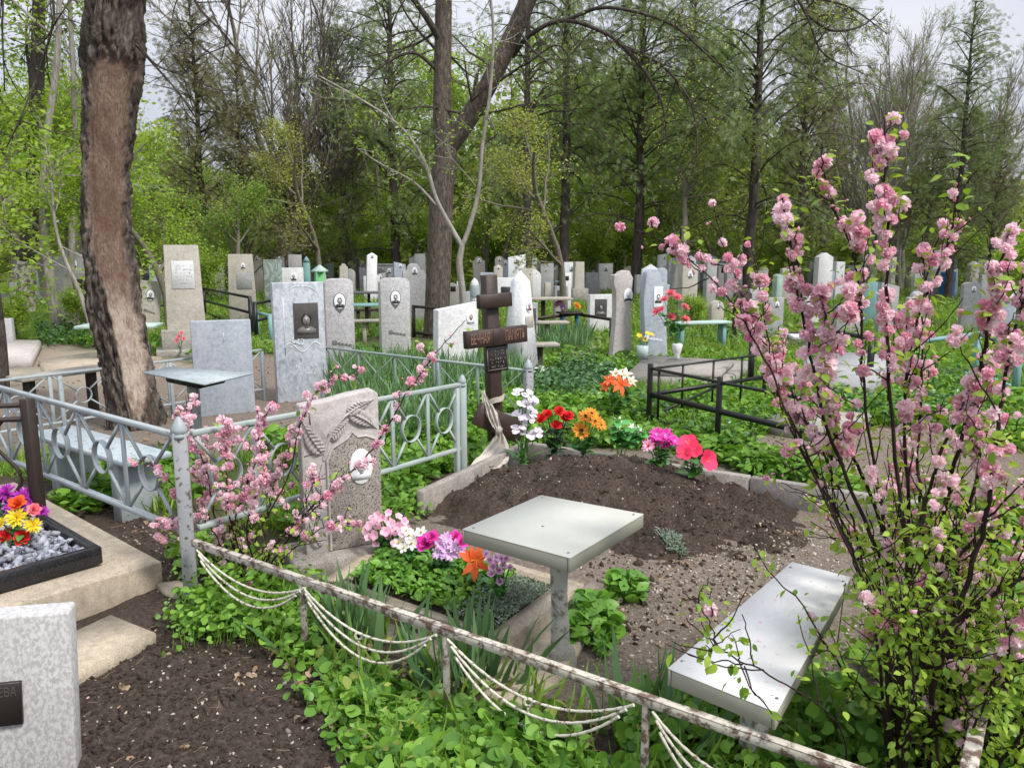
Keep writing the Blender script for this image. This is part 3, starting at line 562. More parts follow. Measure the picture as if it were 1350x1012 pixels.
# ------------------------------------------------------------------ fences
def fence(name, label, A, B, zt, zb, npan, m, rail_w=0.030, ring_r=0.085, posts=(), ring=True, bar=0.013, skip_lower=False, gpost=True, group=None, first=0, fall=0.0):
    A = np.array([A[0], A[1], 0.0]); B = np.array([B[0], B[1], 0.0]); root = empty(name, A); tag(root, label, 'fence', group)
    D = B - A; D[2] = -fall; L = np.linalg.norm(D); d = D / L; nrm = np.array([-d[1], d[0], 0.0]); z = np.array([0, 0, 1.0])
    for zz in ((zt, zb) if not skip_lower else (zt,)): MB().bar(z * zz, D + z * zz, rail_w, rail_w * 0.85, 0.003).build('rail', M[m], root)
    for i in range(npan):
        a, b_ = D * (i / npan), D * ((i + 1) / npan); c = (a + b_) / 2 + z * (zt + zb) / 2
        if ring: MB().torus(c, nrm, ring_r, 0.013, 0.003).build('ring', M[m], root)
        for (p, q) in ((a + z * zt, b_ + z * zb), (a + z * zb, b_ + z * zt)):
            g = d * 0.025 * (1 if True else 0); u = norm(q - p); p2 = p + u * 0.02; q2 = q - u * 0.02
            if ring:
                MB().bar(p2, c - u * ring_r, bar, bar).build('brace', M[m], root); MB().bar(c + u * ring_r, q2, bar, bar).build('brace', M[m], root)
            else: MB().bar(p2 + nrm * 0.004 * (1 if p[2] > q[2] else -2), q2 + nrm * 0.004 * (1 if p[2] > q[2] else -2), bar, bar * 0.5).build('brace', M[m], root)
        if i < npan and i > 0: MB().bar(a + z * zb, a + z * (zt - 0.016), 0.030, 0.012, 0.002, up=tuple(nrm)).build('upright', M[m], root)
    for t in posts: MB().bar(D * t - z * 0.06, D * t + z * (zt - 0.02), 0.036, 0.036, 0.003, up=tuple(nrm)).build('post', M[m], root)
    return root
def capped_post(name, label, p, h, w, m, yaw, cap='fence', group=None):
    root = empty(name, (p[0], p[1], 0), yaw); tag(root, label, 'post', group)
    MB().box((0, 0, h / 2 - 0.04), (w, w, h + 0.06), 0.005).build('shaft', M[m], root)
    MB().lathe([(0.001, h + w * 1.0), (w * 0.18, h + w * 0.86), (w * 0.42, h + w * 0.42), (w * 0.58, h + 0.004), (w * 0.60, h - 0.012), (w * 0.52, h - 0.016), (w * 0.64, h - 0.022), (w * 0.64, h - 0.036), (w * 0.45, h - 0.036)], 10).build('cap', M[cap], root); return root
PC = W(236, 566, 0.86); PC = np.array([PC[0], PC[1], 0]); ya = 0.35
capped_post('corner_post', 'square peeling grey post with a pointed cap at the near fence corner', PC, 0.86, 0.062, 'fence_post', ya)
A0 = W(0, 511, 0.83); dA = norm(A0 - PC); FA = A0 + (A0 - PC) * 0.25
fence('ring_fence', 'grey blue metal fence with rings running left of the peeling corner post', PC + dA * 0.06, PC + dA * (4 * 0.53 * 1.25), 0.83, 0.38, 5, 'fence', posts=(1.0,))
B1 = W(605, 507, 0.75); dB = norm((B1 - PC) * (1, 1, 0))
fence('ring_fence', 'grey green metal fence with rings passing behind the carved stone', PC + dB * 0.06, B1, 0.83, 0.38, 6, 'fence_green', posts=(0.985,), ring_r=0.085, fall=0.08)
capped_post('capped_post', 'square grey post with round cap ending the fence behind the carved stone', B1 + dB * 0.04, 0.77, 0.048, 'fence_green', ya)
G0 = W(-260, 532, 0.57); G1 = W(345, 461, 0.57); fence('ring_fence', 'long low blue grey fence running behind the stripped trunk and blank slab', G0, G1, 0.57, 0.13, 7, 'fence', rail_w=0.026, ring_r=0.07, posts=(0.0, 0.45, 0.72, 1.0))
H0 = W(428, 458, 0.57); H1 = W(692, 488, 0.57); fence('ring_fence', 'grey green rail fence crossing the daffodil leaves behind the brown cross', H0, H1, 0.57, 0.13, 5, 'fence_green', ring_r=0.001, rail_w=0.026, ring=False, posts=(0.0, 0.62), bar=0.012)
capped_post('capped_post', 'grey post with pointed cap right of the brown cross', H1 + np.array([0.03, 0, 0]), 0.60, 0.075, 'fence_post', 0.5, 'fence')
# brown wrought fence at the far left
Wb = WD(50, 660, 4.0); Wb[2] = 0; root = empty('wrought_fence', Wb, 0.0); tag(root, 'dark brown wrought metal fence end beside the purple blooms', 'fence')
dW = norm(np.array([-1.0, -0.12, 0])); z = np.array([0, 0, 1.0])
MB().bar((0, 0, -0.05), (0, 0, 0.88), 0.055, 0.055, 0.004, up=(0.3, 1, 0)).build('post', M['brownmetal'], root)
for zz in (0.845, 0.77, 0.33): MB().bar(z * zz, dW * 1.6 + z * zz, 0.03, 0.022).build('rail', M['brownmetal'], root)
for i in range(7):
    t = np.linspace(0, 1, 14); x = 0.13 + i * 0.2; s_ = 1 if i % 2 else -1
    P = (dW[None] * (x + s_ * 0.06 * np.sin(t * 2 * PI))[:, None]) + z[None] * (0.34 + 0.43 * t)[:, None]; MB().tube(P, 0.011, 6).build('scroll_bar', M['brownmetal'], root, True)
# low rusty front fence with swagged chains
R0 = W(252, 716, 0.36); R1 = W(1112, 1016, 0.34); RD = R1 - R0; RL = np.linalg.norm(RD); rd = RD / RL; rn = np.array([-rd[1], rd[0], 0])
RDX = R1 + rd * 0.55
root = empty('chain_fence', (R0[0], R0[1], 0)); tag(root, 'low rusty white angle iron fence with three looped chains in each bay', 'fence')
o0 = np.array([R0[0], R0[1], 0.0])
MB().bar(R0 - o0, RDX - o0, 0.005, 0.026, 0.001).bar(R0 - o0 + (0, 0, 0.0155) + rn * 0.010, RDX - o0 + (0, 0, 0.0155) + rn * 0.010, 0.026, 0.004, 0.001).build('rail', M['rust'], root)
def on_rail(px):                                                     # the rail point seen at this column
    lo, hi = 0.0, 1.6
    for _ in range(40):
        mid = (lo + hi) / 2; p = R0 + RD * mid; dd = p - np.array([0, 0, CAM_H]); x = 675 + FPX * dd[0] / (dd @ _F)
        if x < px: lo = mid
        else: hi = mid
    return R0 + RD * lo
posts = [395, 585, 850]
for px in posts:
    p = on_rail(px) + rn * 0.012; MB().bar((p[0] - o0[0], p[1] - o0[1], -0.05), (p[0] - o0[0], p[1] - o0[1], p[2] - 0.004), 0.020, 0.020, 0.002, up=(rd[0], rd[1], 0)).build('post', M['rust'], root)
for a, b_, sg in ((262, 405, 0.14), (402, 578, 0.17), (592, 838, 0.18), (862, 1100, 0.19)):
    p, q = on_rail(a), on_rail(b_); 
    for k in range(3):
        t = np.linspace(0.03 * k, 1 - 0.03 * k, 34); dip = sg * (0.62 + 0.26 * k) * (1 - (2 * t - 1) ** 2); 
        Pp = p + (q - p) * t[:, None]; Pp[:, 2] += -0.014 - dip; Pp += -rn * (0.012 + 0.006 * k); Pp = Pp - o0
        mb = MB(); mb.tube(Pp, 0.0042 + 0.0016 * (np.arange(34) % 2), 6); mb.build('chain', M['chain'], root, True)
for px, py in ((475, 838), (700, 925)):
    p = on_rail(px) - rn * 0.015; zb = WD(px, py, p[1])[2]; p = p - o0; mb = MB(); mb.tube([(p[0], p[1], -0.05), (p[0], p[1], zb - 0.02)], 0.005, 6)
    th = np.linspace(0, 2 * PI, 18); mb.tube(np.stack([p[0] + 0.013 * np.cos(th), np.full(18, p[1]), zb + 0.0 + 0.013 * np.sin(th)], -1), 0.0045, 6); mb.build('ring_stake', M['chain'], root, True)
# side run of that fence seen through the pink bush
S0 = W(1272, 1040, 0.36); S1 = W(1312, 838, 0.36); root = empty('side_rail_fence', (S0[0], S0[1], 0)); tag(root, 'short low pale peeling rail standing among stems of the big pink shrub', 'fence')
MB().bar((0, 0, 0.36), (S1 - S0) * (1, 1, 0) + (0, 0, 0.36), 0.04, 0.03, 0.003).build('rail', M['rust'], root)
for t in (0.05, 0.97):
    q = (S1 - S0) * t; MB().bar((q[0], q[1], -0.05), (q[0], q[1], 0.345), 0.035, 0.035, 0.003, up=(1, 0, 0)).build('post', M['rust'], root)
# black metal fence on the right
E0 = W(855, 565); E1 = W(945, 592); E0[2] = E1[2] = 0; dE = norm(E1 - E0); E2 = W(1012, 463, 0.6); E2[2] = 0; dF = norm(E2 - E0)
root = empty('black_fence', E0); tag(root, 'thin black metal fence round the plot right of the lily bouquet', 'fence')
for p in (np.zeros(3), E1 - E0, (E1 - E0) * 2.25, dF * 1.75): MB().bar(p + (0, 0, -0.05), p + (0, 0, 0.62), 0.045, 0.045, 0.004, up=(0.4, 1, 0)).build('post', M['blackmetal'], root)
for zz, w in ((0.575, 0.022), (0.33, 0.045), (0.10, 0.022)):
    MB().bar((0, 0, zz), (E1 - E0) * 2.25 + (0, 0, zz), 0.028, w).build('rail', M['blackmetal'], root)
    MB().bar((0, 0, zz - 0.004), dF * 1.75 + (0, 0, zz - 0.004), 0.026, w * 0.8).build('rail', M['blackmetal'], root)
for i in range(1, 4):
    p = dF * i * 0.45; MB().bar(p + (0, 0, 0.1), p + (0, 0, 0.57), 0.018, 0.018, up=(1, 0, 0)).build('upright', M['blackmetal'], root)
p = (E1 - E0) * 0.14; MB().bar(p + (0, 0, 0.1), p + (0, 0, 0.57), 0.02, 0.02, up=(1, 0, 0)).build('upright', M['blackmetal'], root)
MB().bar((0.02, 0, 0.12), dF * 0.95 + (0, 0, 0.30), 0.02, 0.02).build('brace', M['blackmetal'], root)
# ------------------------------------------------------------------ table, bench, kerb
TZ = 0.60; TC = [W(609, 697, TZ), W(752, 735, TZ), W(849, 677, TZ), W(713, 652, TZ)]; pb_ = W(737, 872); root = empty('cream_table', (pb_[0], pb_[1], 0)); tag(root, 'square cream table top on one weathered post by the front fence', 'table')
tc_ = [c - np.array([pb_[0], pb_[1], 0]) for c in TC]
MB().slab(tc_, TZ, TZ - 0.004, 0.0015).build('table_top', M['table'], root)
cen = sum(tc_) / 4; ed = MB()
for i in range(4):
    a, b_ = tc_[i], tc_[(i + 1) % 4]; u = norm((b_ - a) * (1, 1, 0)); inn = norm(np.array([-u[1], u[0], 0])); inn = inn if inn @ ((cen - (a + b_) / 2) * (1, 1, 0)) > 0 else -inn
    off = inn * 0.006; aa = (a + off) * (1, 1, 0) + (0, 0, TZ - 0.031) + u * (0.0 if i % 2 else 0.013); bb = (b_ + off) * (1, 1, 0) + (0, 0, TZ - 0.031) - u * (0.0 if i % 2 else 0.013)
    ed.bar(aa, bb, 0.009, 0.052, 0.001)
ed.slab([cen * 1 + (c - cen) * 0.93 for c in tc_], TZ - 0.006, TZ - 0.03, 0.002); ed.build('apron', M['edge'], root)
SCREW = lambda p, z: MB().lathe([(0.0005, z + 0.003), (0.004, z + 0.0025), (0.006, z + 0.0002)], 10, (p[0], p[1], 0)).build('screw', M['screw'], root)
for p in [cen + (c - cen) * 0.88 for c in tc_] + [cen - (0.05, 0.05, 0)]: SCREW(p, TZ)
t = np.linspace(0, 1, 10); MB().tube(np.column_stack([0.004 * np.sin(t * 7), 0.003 * np.cos(t * 5), -0.05 + t * (TZ + 0.02)]), 0.036 + 0.003 * np.sin(t * 9), 20).build('post', M['pole'], root, True)
MB().lathe([(0.001, 0.075), (0.038, 0.074), (0.055, 0.06), (0.064, 0.02), (0.075, -0.04)], 20, (0.006, 0, 0)).build('footing', M['concrete'], root, True)
BZ = 0.44; bc = [W(880, 880, BZ), W(1024, 938, BZ), W(1122, 760, BZ), W(1044, 740, BZ)]; o0 = sum(bc) / 4; root = empty('white_bench', (o0[0], o0[1], 0)); tag(root, 'backless bench with long off-white panel seat beside the big pink shrub', 'bench')
bc = [c - np.array([o0[0], o0[1], 0]) for c in bc]; cen = sum(bc) / 4
MB().slab(bc, BZ, BZ - 0.004, 0.0015).build('seat', M['bench'], root); ed = MB()
for i in range(4):
    a, b_ = bc[i], bc[(i + 1) % 4]; u = norm((b_ - a) * (1, 1, 0)); inn = norm(np.array([-u[1], u[0], 0])); inn = inn if inn @ ((cen - (a + b_) / 2) * (1, 1, 0)) > 0 else -inn
    off = inn * 0.006; aa = (a + off) * (1, 1, 0) + (0, 0, BZ - 0.030) + u * (0.0 if i % 2 else 0.013); bb = (b_ + off) * (1, 1, 0) + (0, 0, BZ - 0.030) - u * (0.0 if i % 2 else 0.013)
    ed.bar(aa, bb, 0.009, 0.050, 0.001)
ed.slab([cen + (c - cen) * 0.93 for c in bc], BZ - 0.006, BZ - 0.03, 0.002); ed.build('apron', M['edge'], root)
for p in [cen + (c - cen) * 0.88 for c in bc]: SCREW(p, BZ)
for f in (0.32, 0.72):
    p = (bc[0] + bc[1]) / 2 * (1 - f) + (bc[2] + bc[3]) / 2 * f; MB().box((p[0], p[1], (BZ - 0.03) / 2 - 0.04), (0.07, 0.07, BZ - 0.03 + 0.08 - 0.02), 0.006, 0.5).build('leg', M['pole'], root)
def kerbline(root, pts, zt, w, m, name='kerb_section'):
    for a, b_ in zip(pts[:-1], pts[1:]):
        a = np.array([a[0], a[1], 0.0]); b_ = np.array([b_[0], b_[1], 0.0]); u = norm(b_ - a)
        MB().bar(a + u * 0.003 + (0, 0, zt / 2 - 0.05), b_ - u * 0.003 + (0, 0, zt / 2 - 0.05), w, zt + 0.1, 0.008).build(name, M[m], root)
k0 = W(553, 647, 0.17); k1 = W(692, 582, 0.17); k2 = W(1180, 656, 0.17); km = W(612, 617, 0.19); kq = W(885, 611, 0.19)
root = empty('grave_kerb', (0, 0, 0)); tag(root, 'low rough concrete kerb bounding the fresh soil mound on two sides', 'kerb')
kerbline(root, [k0 * (1, 1, 0), k0 * 0.5 + k1 * 0.5, k1], 0.17, 0.06, 'kerb'); d2 = norm(k2 - k1)
kerbline(root, [k1 + d2 * 0.036, k1 * 0.66 + k2 * 0.34, k1 * 0.33 + k2 * 0.67, k2 + (k2 - k1) * 0.15], 0.17, 0.06, 'kerb')
# ------------------------------------------------------------------ planted bed with carved headstone
bz = 0.10; bedp = [W(424, 765, bz), W(668, 850, bz), W(772, 768, bz), W(520, 698, bz)]
root = empty('planted_bed', bedp[0] * (1, 1, 0)); o0 = bedp[0] * (1, 1, 0); tag(root, 'raised concrete framed flower bed in front of the carved headstone', 'flower bed'); q = [p - o0 for p in bedp]
cen = sum(q) / 4; inn = [cen + (p - cen) * 0.80 for p in q]
for i in range(4):
    a, b_, c, d = q[i], q[(i + 1) % 4], inn[(i + 1) % 4], inn[i]; e = 0.002; mid = (a + b_ + c + d) / 4
    MB().slab([x + (mid - x) * e for x in (a, b_, c, d)], bz + 0.003 * (i % 2), -0.06, 0.008).build('kerb_section', M['concrete_warm'], root)
MB().slab([cen + (p - cen) * 1.01 for p in inn], bz - 0.02, -0.05, 0.003).build('soil', M['soil'], root)
BED_IN = [tuple((o0 + p)[:2]) for p in inn]
corner_slab('concrete_path_slab', 'pale concrete slab under the cream table post beside the bed', 'slab', [(400, 778), (655, 872), (778, 765), (836, 776), (800, 800), (742, 885), (690, 935), (560, 868)], 0.035, -0.04, 'concrete_warm')
# carved tan headstone
cb = W(445, 716, 0.12); yw = R(27); root = empty('carved_headstone', (cb[0] + 0.03, cb[1], 0), yw); tag(root, 'carved tan headstone with leaf relief and a white oval portrait', 'headstone')
zc = 0.93; hw = 0.205; tk = 0.095
MB().prism([(-hw, 0.10), (hw, 0.10), (hw - 0.003, zc - 0.01), (hw - 0.03, zc + 0.012), (0.05, zc - 0.003), (-0.06, zc - 0.025), (-hw, zc - 0.04)], tk, 0.009).build('slab', M['tan'], root)
MB().box((0.02, 0.0, 0.055), (0.62, 0.34, 0.11), 0.012).build('base', M['kerb'], root)
yf = -tk / 2
pan = [(-0.075, 0.115), (hw - 0.004, 0.115), (hw - 0.004, 0.665), (0.13, 0.70), (0.085, 0.70), (0.05, 0.725), (0.02, 0.69), (-0.045, 0.655), (-0.075, 0.60)]
MB().prism(pan, 0.012, 0.002, y0=yf - 0.003).build('rough_panel', M['tanrough'], root)
rel = MB(); edge = [(-0.078, 0, 0.115), (-0.078, 0, 0.60), (-0.048, 0, 0.66), (0.02, 0, 0.695), (0.05, 0, 0.73), (0.085, 0, 0.705), (0.13, 0, 0.705), (hw, 0, 0.67)]
rel.tube([(x, yf - 0.008, z_) for x, _, z_ in edge], 0.007, 6)
rel.tube([(-0.095, yf, 0.60), (-0.08, yf - 0.004, 0.68), (-0.04, yf - 0.008, 0.76), (0.02, yf - 0.01, 0.82), (0.09, yf - 0.008, 0.86), (0.15, yf, 0.87)], [0.008, 0.009, 0.010, 0.008, 0.007, 0.004], 8)
def relief_leaf(c, ang, L, w):
    k = 49; t = np.linspace(0, 1, k); ww = w * np.sin(PI * t ** 0.8) * (1 - 0.1 * t) + 0.001; ca, sa = math.cos(ang), math.sin(ang); V = []; F = []
    for i in range(k):
        pass
        vv = 0.0045 * math.sin(i * 2 * PI / 5.0)
        for s_, h in ((-1, 0.003), (-0.92, 0.016), (-0.45, 0.012 + vv), (-0.06, 0.010 + vv), (0, 0.021), (0.06, 0.010 + vv), (0.45, 0.012 + vv), (0.92, 0.016), (1, 0.003)):
            x = t[i] * L + (0.020 * (1 - abs(s_)) - 0.020) * min(1, 4 * t[i]) * (1 if t[i] < 0.9 else (1 - t[i]) * 10); zz = s_ * ww[i] + 0.05 * L * math.sin(3 * t[i]); V.append((c[0] + x * ca - zz * sa, yf - h * min(1, ww[i] / w * 1.5), c[1] + x * sa + zz * ca))
    for i in range(k - 1):
        for j in range(8): a = i * 9 + j; F.append((a, a + 9, a + 10, a + 1))
    rel.add(V, F)
for a in [((-0.095, 0.63), 2.05, 0.22, 0.042), ((-0.06, 0.70), 0.75, 0.16, 0.032), ((0.045, 0.835), -0.62, 0.18, 0.042), ((0.03, 0.825), 0.42, 0.17, 0.030), ((-0.13, 0.30), 2.0, 0.16, 0.026), ((-0.12, 0.42), 1.9, 0.12, 0.022), ((-0.13, 0.14), 1.9, 0.16, 0.028)]: relief_leaf(*a)
rel.build('carved_relief', M['tan'], root)
gr = MB()
for (x0, z0, x1, z1) in ((-0.16, 0.885, -0.155, 0.79), (-hw + 0.012, 0.63, -0.115, 0.645), (-0.198, 0.5, -0.09, 0.505), (-0.13, 0.5, -0.13, 0.42)): gr.bar((x0, yf + 0.002, z0), (x1, yf + 0.002, z1), 0.007, 0.006)
gr.build('groove', M['darkengrave'], root)
def oval(rx, rz, k=28, top=0, z=0, x=0, pw=1.0): return [(x + rx * math.cos(t), z + rz * math.sin(t)) for t in np.arange(k) / k * 2 * PI]
def figure(mb, c, h, y, m_hair, m_face, m_body, rng=None, hair=1.0, flip=1):
    """head and shoulders of the small photograph: thin layers on the plaque"""
    x, z = c
    mb.prism([(x - 0.42 * h, z - 0.5 * h), (x + 0.42 * h, z - 0.5 * h), (x + 0.40 * h, z - 0.28 * h), (x + 0.22 * h, z - 0.17 * h), (x - 0.22 * h, z - 0.17 * h), (x - 0.40 * h, z - 0.28 * h)], 0.0012, 0, m_body, y)
    mb.prism(oval(0.215 * h * hair, 0.27 * h, 18, z=z + 0.14 * h, x=x), 0.0012, 0, m_hair, y - 0.0010)
    mb.prism([(x - 0.08 * h, z - 0.22 * h), (x + 0.08 * h, z - 0.22 * h), (x + 0.08 * h, z), (x - 0.08 * h, z)], 0.0012, 0, m_face, y - 0.0014)
    mb.prism(oval(0.16 * h, 0.215 * h, 18, z=z + 0.08 * h, x=x), 0.0012, 0, m_face, y - 0.0020)
    for s_ in (-1, 1): mb.prism(oval(0.035 * h, 0.016 * h, 8, z=z + 0.12 * h, x=x + s_ * 0.07 * h), 0.001, 0, m_hair, y - 0.0028)
    mb.prism(oval(0.05 * h, 0.012 * h, 8, z=z - 0.03 * h, x=x), 0.001, 0, m_hair, y - 0.0028)
    mb.prism([(x - 0.02 * h, z + 0.03 * h), (x + 0.02 * h, z + 0.03 * h), (x, z + 0.1 * h)], 0.001, 0, m_hair, y - 0.0026)
def portrait(root, c, rx, rz, y, mats=('ph_dark', 'ph_grey', 'ph_dark'), rim=None, back='ceramic', rect=False):
    if rect: mb = MB().prism([(c[0] - rx, c[1] - rz), (c[0] + rx, c[1] - rz), (c[0] + rx, c[1] + rz), (c[0] - rx, c[1] + rz)], 0.012, 0.002, y0=y - 0.004)
    else: mb = MB().prism(oval(rx, rz, 30, z=c[1], x=c[0]), 0.012, 0.003, y0=y - 0.004)
    p = mb.build('portrait', M[back], root)
    if rim:
        r = MB(); t = np.linspace(0, 2 * PI, 34); r.tube(np.stack([c[0] + rx * 1.02 * np.cos(t), np.full(34, y - 0.006), c[1] + rz * 1.02 * np.sin(t)], -1), rx * 0.09, 6); r.build('rim', M[rim], p, True)
    f = MB(); figure(f, (c[0], c[1] - rz * 0.12), min(rx * 1.9, rz * 1.5), y - 0.0108, 0, 1, 2); f.build('figure', [M[m_] for m_ in mats], p); return p
portrait(root, (0.095, 0.545), 0.062, 0.095, yf - 0.006, ('ph_faint', 'ceramic', 'ph_pale'))
# ------------------------------------------------------------------ brown cross with scarf
cx = W(652, 588, 0.12); cx[0] = WD(651, 480, cx[1])[0]; yc = R(33); DC = cx[1]
root = empty('wooden_cross', (cx[0] + 0.02, cx[1], 0), yc); root.rotation_euler = (0, -0.045, yc); tag(root, 'dark brown wooden grave cross with lettered beam and two plaques', 'cross')
zz = lambda py: WD(650, py, DC)[2]
ztop = zz(362); MB().box((0, 0, (ztop - 0.1) / 2), (0.105, 0.085, ztop + 0.1), 0.004).build('upright', M['wood'], root)
def beam(x0, x1, z0, z1, name='beam', tilt=0.0, y=-0.068, t=0.055):
    o = MB().box((0, 0, 0), (x1 - x0, t, z1 - z0), 0.004).build(name, M['wood'], root); o.location = ((x0 + x1) / 2, y, (z0 + z1) / 2); o.rotation_euler = (0, tilt, 0); return o
b1 = beam(-0.275, 0.275, zz(453), zz(431)); b2 = beam(-0.145, 0.145, zz(404), zz(386)); b3 = beam(-0.23, 0.23, zz(570), zz(541), tilt=0.52)
text('ВЕЧНАЯ', 0.112, 'letter', b1, (-0.155, -0.0287, -0.002), sx=0.38, ext=0.002); text('ПАМЯТЬ', 0.112, 'letter', b1, (0.157, -0.0287, -0.002), sx=0.38, ext=0.002)
bp = MB().box((0, -0.0285, 0), (0.085, 0.004, zz(431) - zz(452)), 0.001).build('cover_strip', M['wood'], b1)
pl = MB().box((0.012, -0.050, (zz(455) + zz(487)) / 2), (0.20, 0.014, zz(455) - zz(489)), 0.003).build('plaque', M['plate'], root)
fr = MB(); zc_ = (zz(455) + zz(487)) / 2; hh = (zz(455) - zz(487)) / 2 - 0.012; hw_ = 0.088
for a, b_ in (((-hw_, -hh), (hw_, -hh)), ((hw_, -hh), (hw_, hh)), ((hw_, hh), (-hw_, hh)), ((-hw_, hh), (-hw_, -hh))): fr.bar((0.012 + a[0], -0.0585, zc_ + a[1]), (0.012 + b_[0], -0.0585, zc_ + b_[1]), 0.003, 0.003)
fr.build('border', M['platetext'], pl)
scribble(pl, -0.05, 0.075, zc_ + hh - 0.022, 0.022, -0.0582, 'platetext', np.random.default_rng(5), rows=5, gap=0.031)
# scarf tied round the cross
def ribbon(P, wv, m, name, parent=None, fold=0.0, kx=13, thick=0.003, nf=3):
    P = np.asarray(P, float); k = len(P); mb = MB(); V = []
    for i in range(k):
        for j in range(kx):
            u = j / (kx - 1) * 2 - 1; w = wv[i]
            V.append(P[i] + np.array([w[0] * u, w[1] * u - fold * math.cos(u * PI * nf + i * 0.35) * min(1, np.linalg.norm(w) / 0.05), w[2] * u + 0.25 * fold * math.sin(u * 7 + i)]))
    idx = np.arange(k * kx).reshape(k, kx); mb.add(V, np.stack([idx[:-1, :-1], idx[:-1, 1:], idx[1:, 1:], idx[1:, :-1]], -1).reshape(-1, 4))
    return mb.build(name, M[m], parent, True)
def spl(P, k):
    P = np.asarray(P, float); n_ = len(P); t = np.linspace(0, n_ - 1, k); i = np.clip(t.astype(int), 0, n_ - 2); f = (t - i)[:, None]
    Q = np.vstack([2 * P[0] - P[1], P, 2 * P[-1] - P[-2]]); p0, p1, p2, p3 = Q[i], Q[i + 1], Q[i + 2], Q[i + 3]
    return 0.5 * ((2 * p1) + (-p0 + p2) * f + (2 * p0 - 5 * p1 + 4 * p2 - p3) * f ** 2 + (-p0 + 3 * p1 - 3 * p2 + p3) * f ** 3)
yS = DC - 0.16
sc_pts = [WD(636, 515, DC - 0.12), WD(641, 530, yS), WD(649, 548, yS - 0.03), WD(658, 570, yS - 0.06), WD(656, 590, yS - 0.12), WD(645, 610, yS - 0.3), WD(628, 630, yS - 0.5)]
P = spl(sc_pts, 60); P[:, 2] = np.maximum(P[:, 2], hz(P[:, 0], P[:, 1]) + 0.025)
wid_ = spl([(0.012, 0, 0), (0.025, 0, 0.01), (0.04, 0, 0.012), (0.028, 0, 0), (0.085, 0.0, 0.0), (0.13, 0.01, 0.0), (0.10, 0.05, 0.01)], 60)
sroot = empty('tied_scarf', sc_pts[3]); tag(sroot, 'pale beige gauze scarf tied to the brown cross and trailing over the kerb', 'scarf')
Pm = P - np.array(sc_pts[3]); ribbon(Pm, wid_, 'cloth', 'hanging_cloth', sroot, 0.022)
lp = np.array([(math.cos(t) * 0.082, math.sin(t) * 0.085, 0.05 * math.cos(t) + 0.02 * math.sin(2 * t)) for t in np.linspace(0, 2 * PI, 40)])
lp = lp @ np.array(Matrix.Rotation(-yc, 3, 'Z')) + np.array([cx[0], cx[1] - 0.015, zz(523)]) - np.array(sc_pts[3]); ribbon(lp, np.tile((0, 0, 0.022), (40, 1)), 'cloth', 'loop', sroot, 0.004)
MB().blob(np.array(sc_pts[3]) * 0 + np.array([0.0, -0.01, 0.02]), (0.024, 0.024, 0.03), 3, 0.4).build('knot', M['cloth'], sroot, True)
# ------------------------------------------------------------------ artificial flowers along the kerb
def bl(lst, kd, pm, cm, y, jit=0.03, seed=0):
    rg = np.random.default_rng(seed + len(lst)); return [(WD(px, py, y + rg.uniform(-jit, jit)), r, kd, pm, cm) for px, py, r in lst]
def gbase(px, py): p = W(px, py + 7, 0.16); p[2] = float(hz(p[0], p[1])) - 0.01; return p
b_ = gbase(688, 592); bouquet('artificial_flowers', 'tall pale lilac artificial orchids standing right of the brown cross', b_, bl([(683, 517, .05), (696, 519, .05), (689, 532, .05), (701, 534, .05), (684, 548, .055), (697, 552, .05), (703, 545, .045), (679, 566, .045), (696, 571, .065), (709, 570, .05), (703, 528, .045), (690, 560, .05)], 'orchid', 'f_orchid', 'f_white', b_[1] - 0.06), nleaf=22, lsize=0.13, seed=11, lh=(0.02, 0.35), leafT=NARROW)
b_ = gbase(731, 590); bouquet('artificial_flowers', 'red artificial roses with dark leaves beside the lilac orchids', b_, bl([(714, 553, .05), (737, 543, .05), (733, 561, .048), (749, 549, .046), (722, 546, .042), (744, 552, .046)], 'rose', 'f_red', 'f_hib', b_[1] - 0.05), 'f_dark', 60, 0.075, 12, lh=(0.1, 0.85))
b_ = gbase(769, 603); bouquet('artificial_flowers', 'orange artificial gerberas between red roses and white blooms', b_, bl([(766, 568, .068), (772, 549, .06), (785, 556, .062), (792, 560, .05), (780, 545, .05)], 'gerbera', 'f_orange', 'f_center', b_[1] - 0.05), nleaf=30, lsize=0.11, seed=13)
b_ = gbase(817, 598); bouquet('artificial_flowers', 'white artificial flowers among bright green leaves at the kerb', b_, bl([(811, 566, .05), (823, 573, .04), (843, 568, .042), (833, 563, .035), (815, 556, .045)], 'lily', 'f_white', 'f_pink', b_[1] - 0.05), 'f_bright', nleaf=110, lsize=0.085, seed=14, lh=(0.5, 1.0))
b_ = gbase(868, 618); bouquet('artificial_flowers', 'magenta and pink artificial daisies left of the red hibiscus', b_, bl([(856, 586, .05), (866, 573, .055), (878, 574, .055), (888, 582, .05), (876, 585, .05), (863, 580, .045)], 'daisy', 'f_magenta', 'f_lilac', b_[1] - 0.05) + bl([(855, 588, .045)], 'daisy', 'f_pink', 'f_red', b_[1] - 0.1), nleaf=46, lsize=0.075, seed=15, lh=(0.1, 0.7))
b_ = gbase(912, 632); bouquet('artificial_flowers', 'scarlet artificial hibiscus blooms at the right end of the kerb row', b_, bl([(908, 585, .07), (931, 607, .072), (915, 594, .06), (901, 596, .055)], 'hib', 'f_hib', 'f_yellow', b_[1] - 0.06), nleaf=30, lsize=0.09, seed=16, lh=(0.1, 0.8))
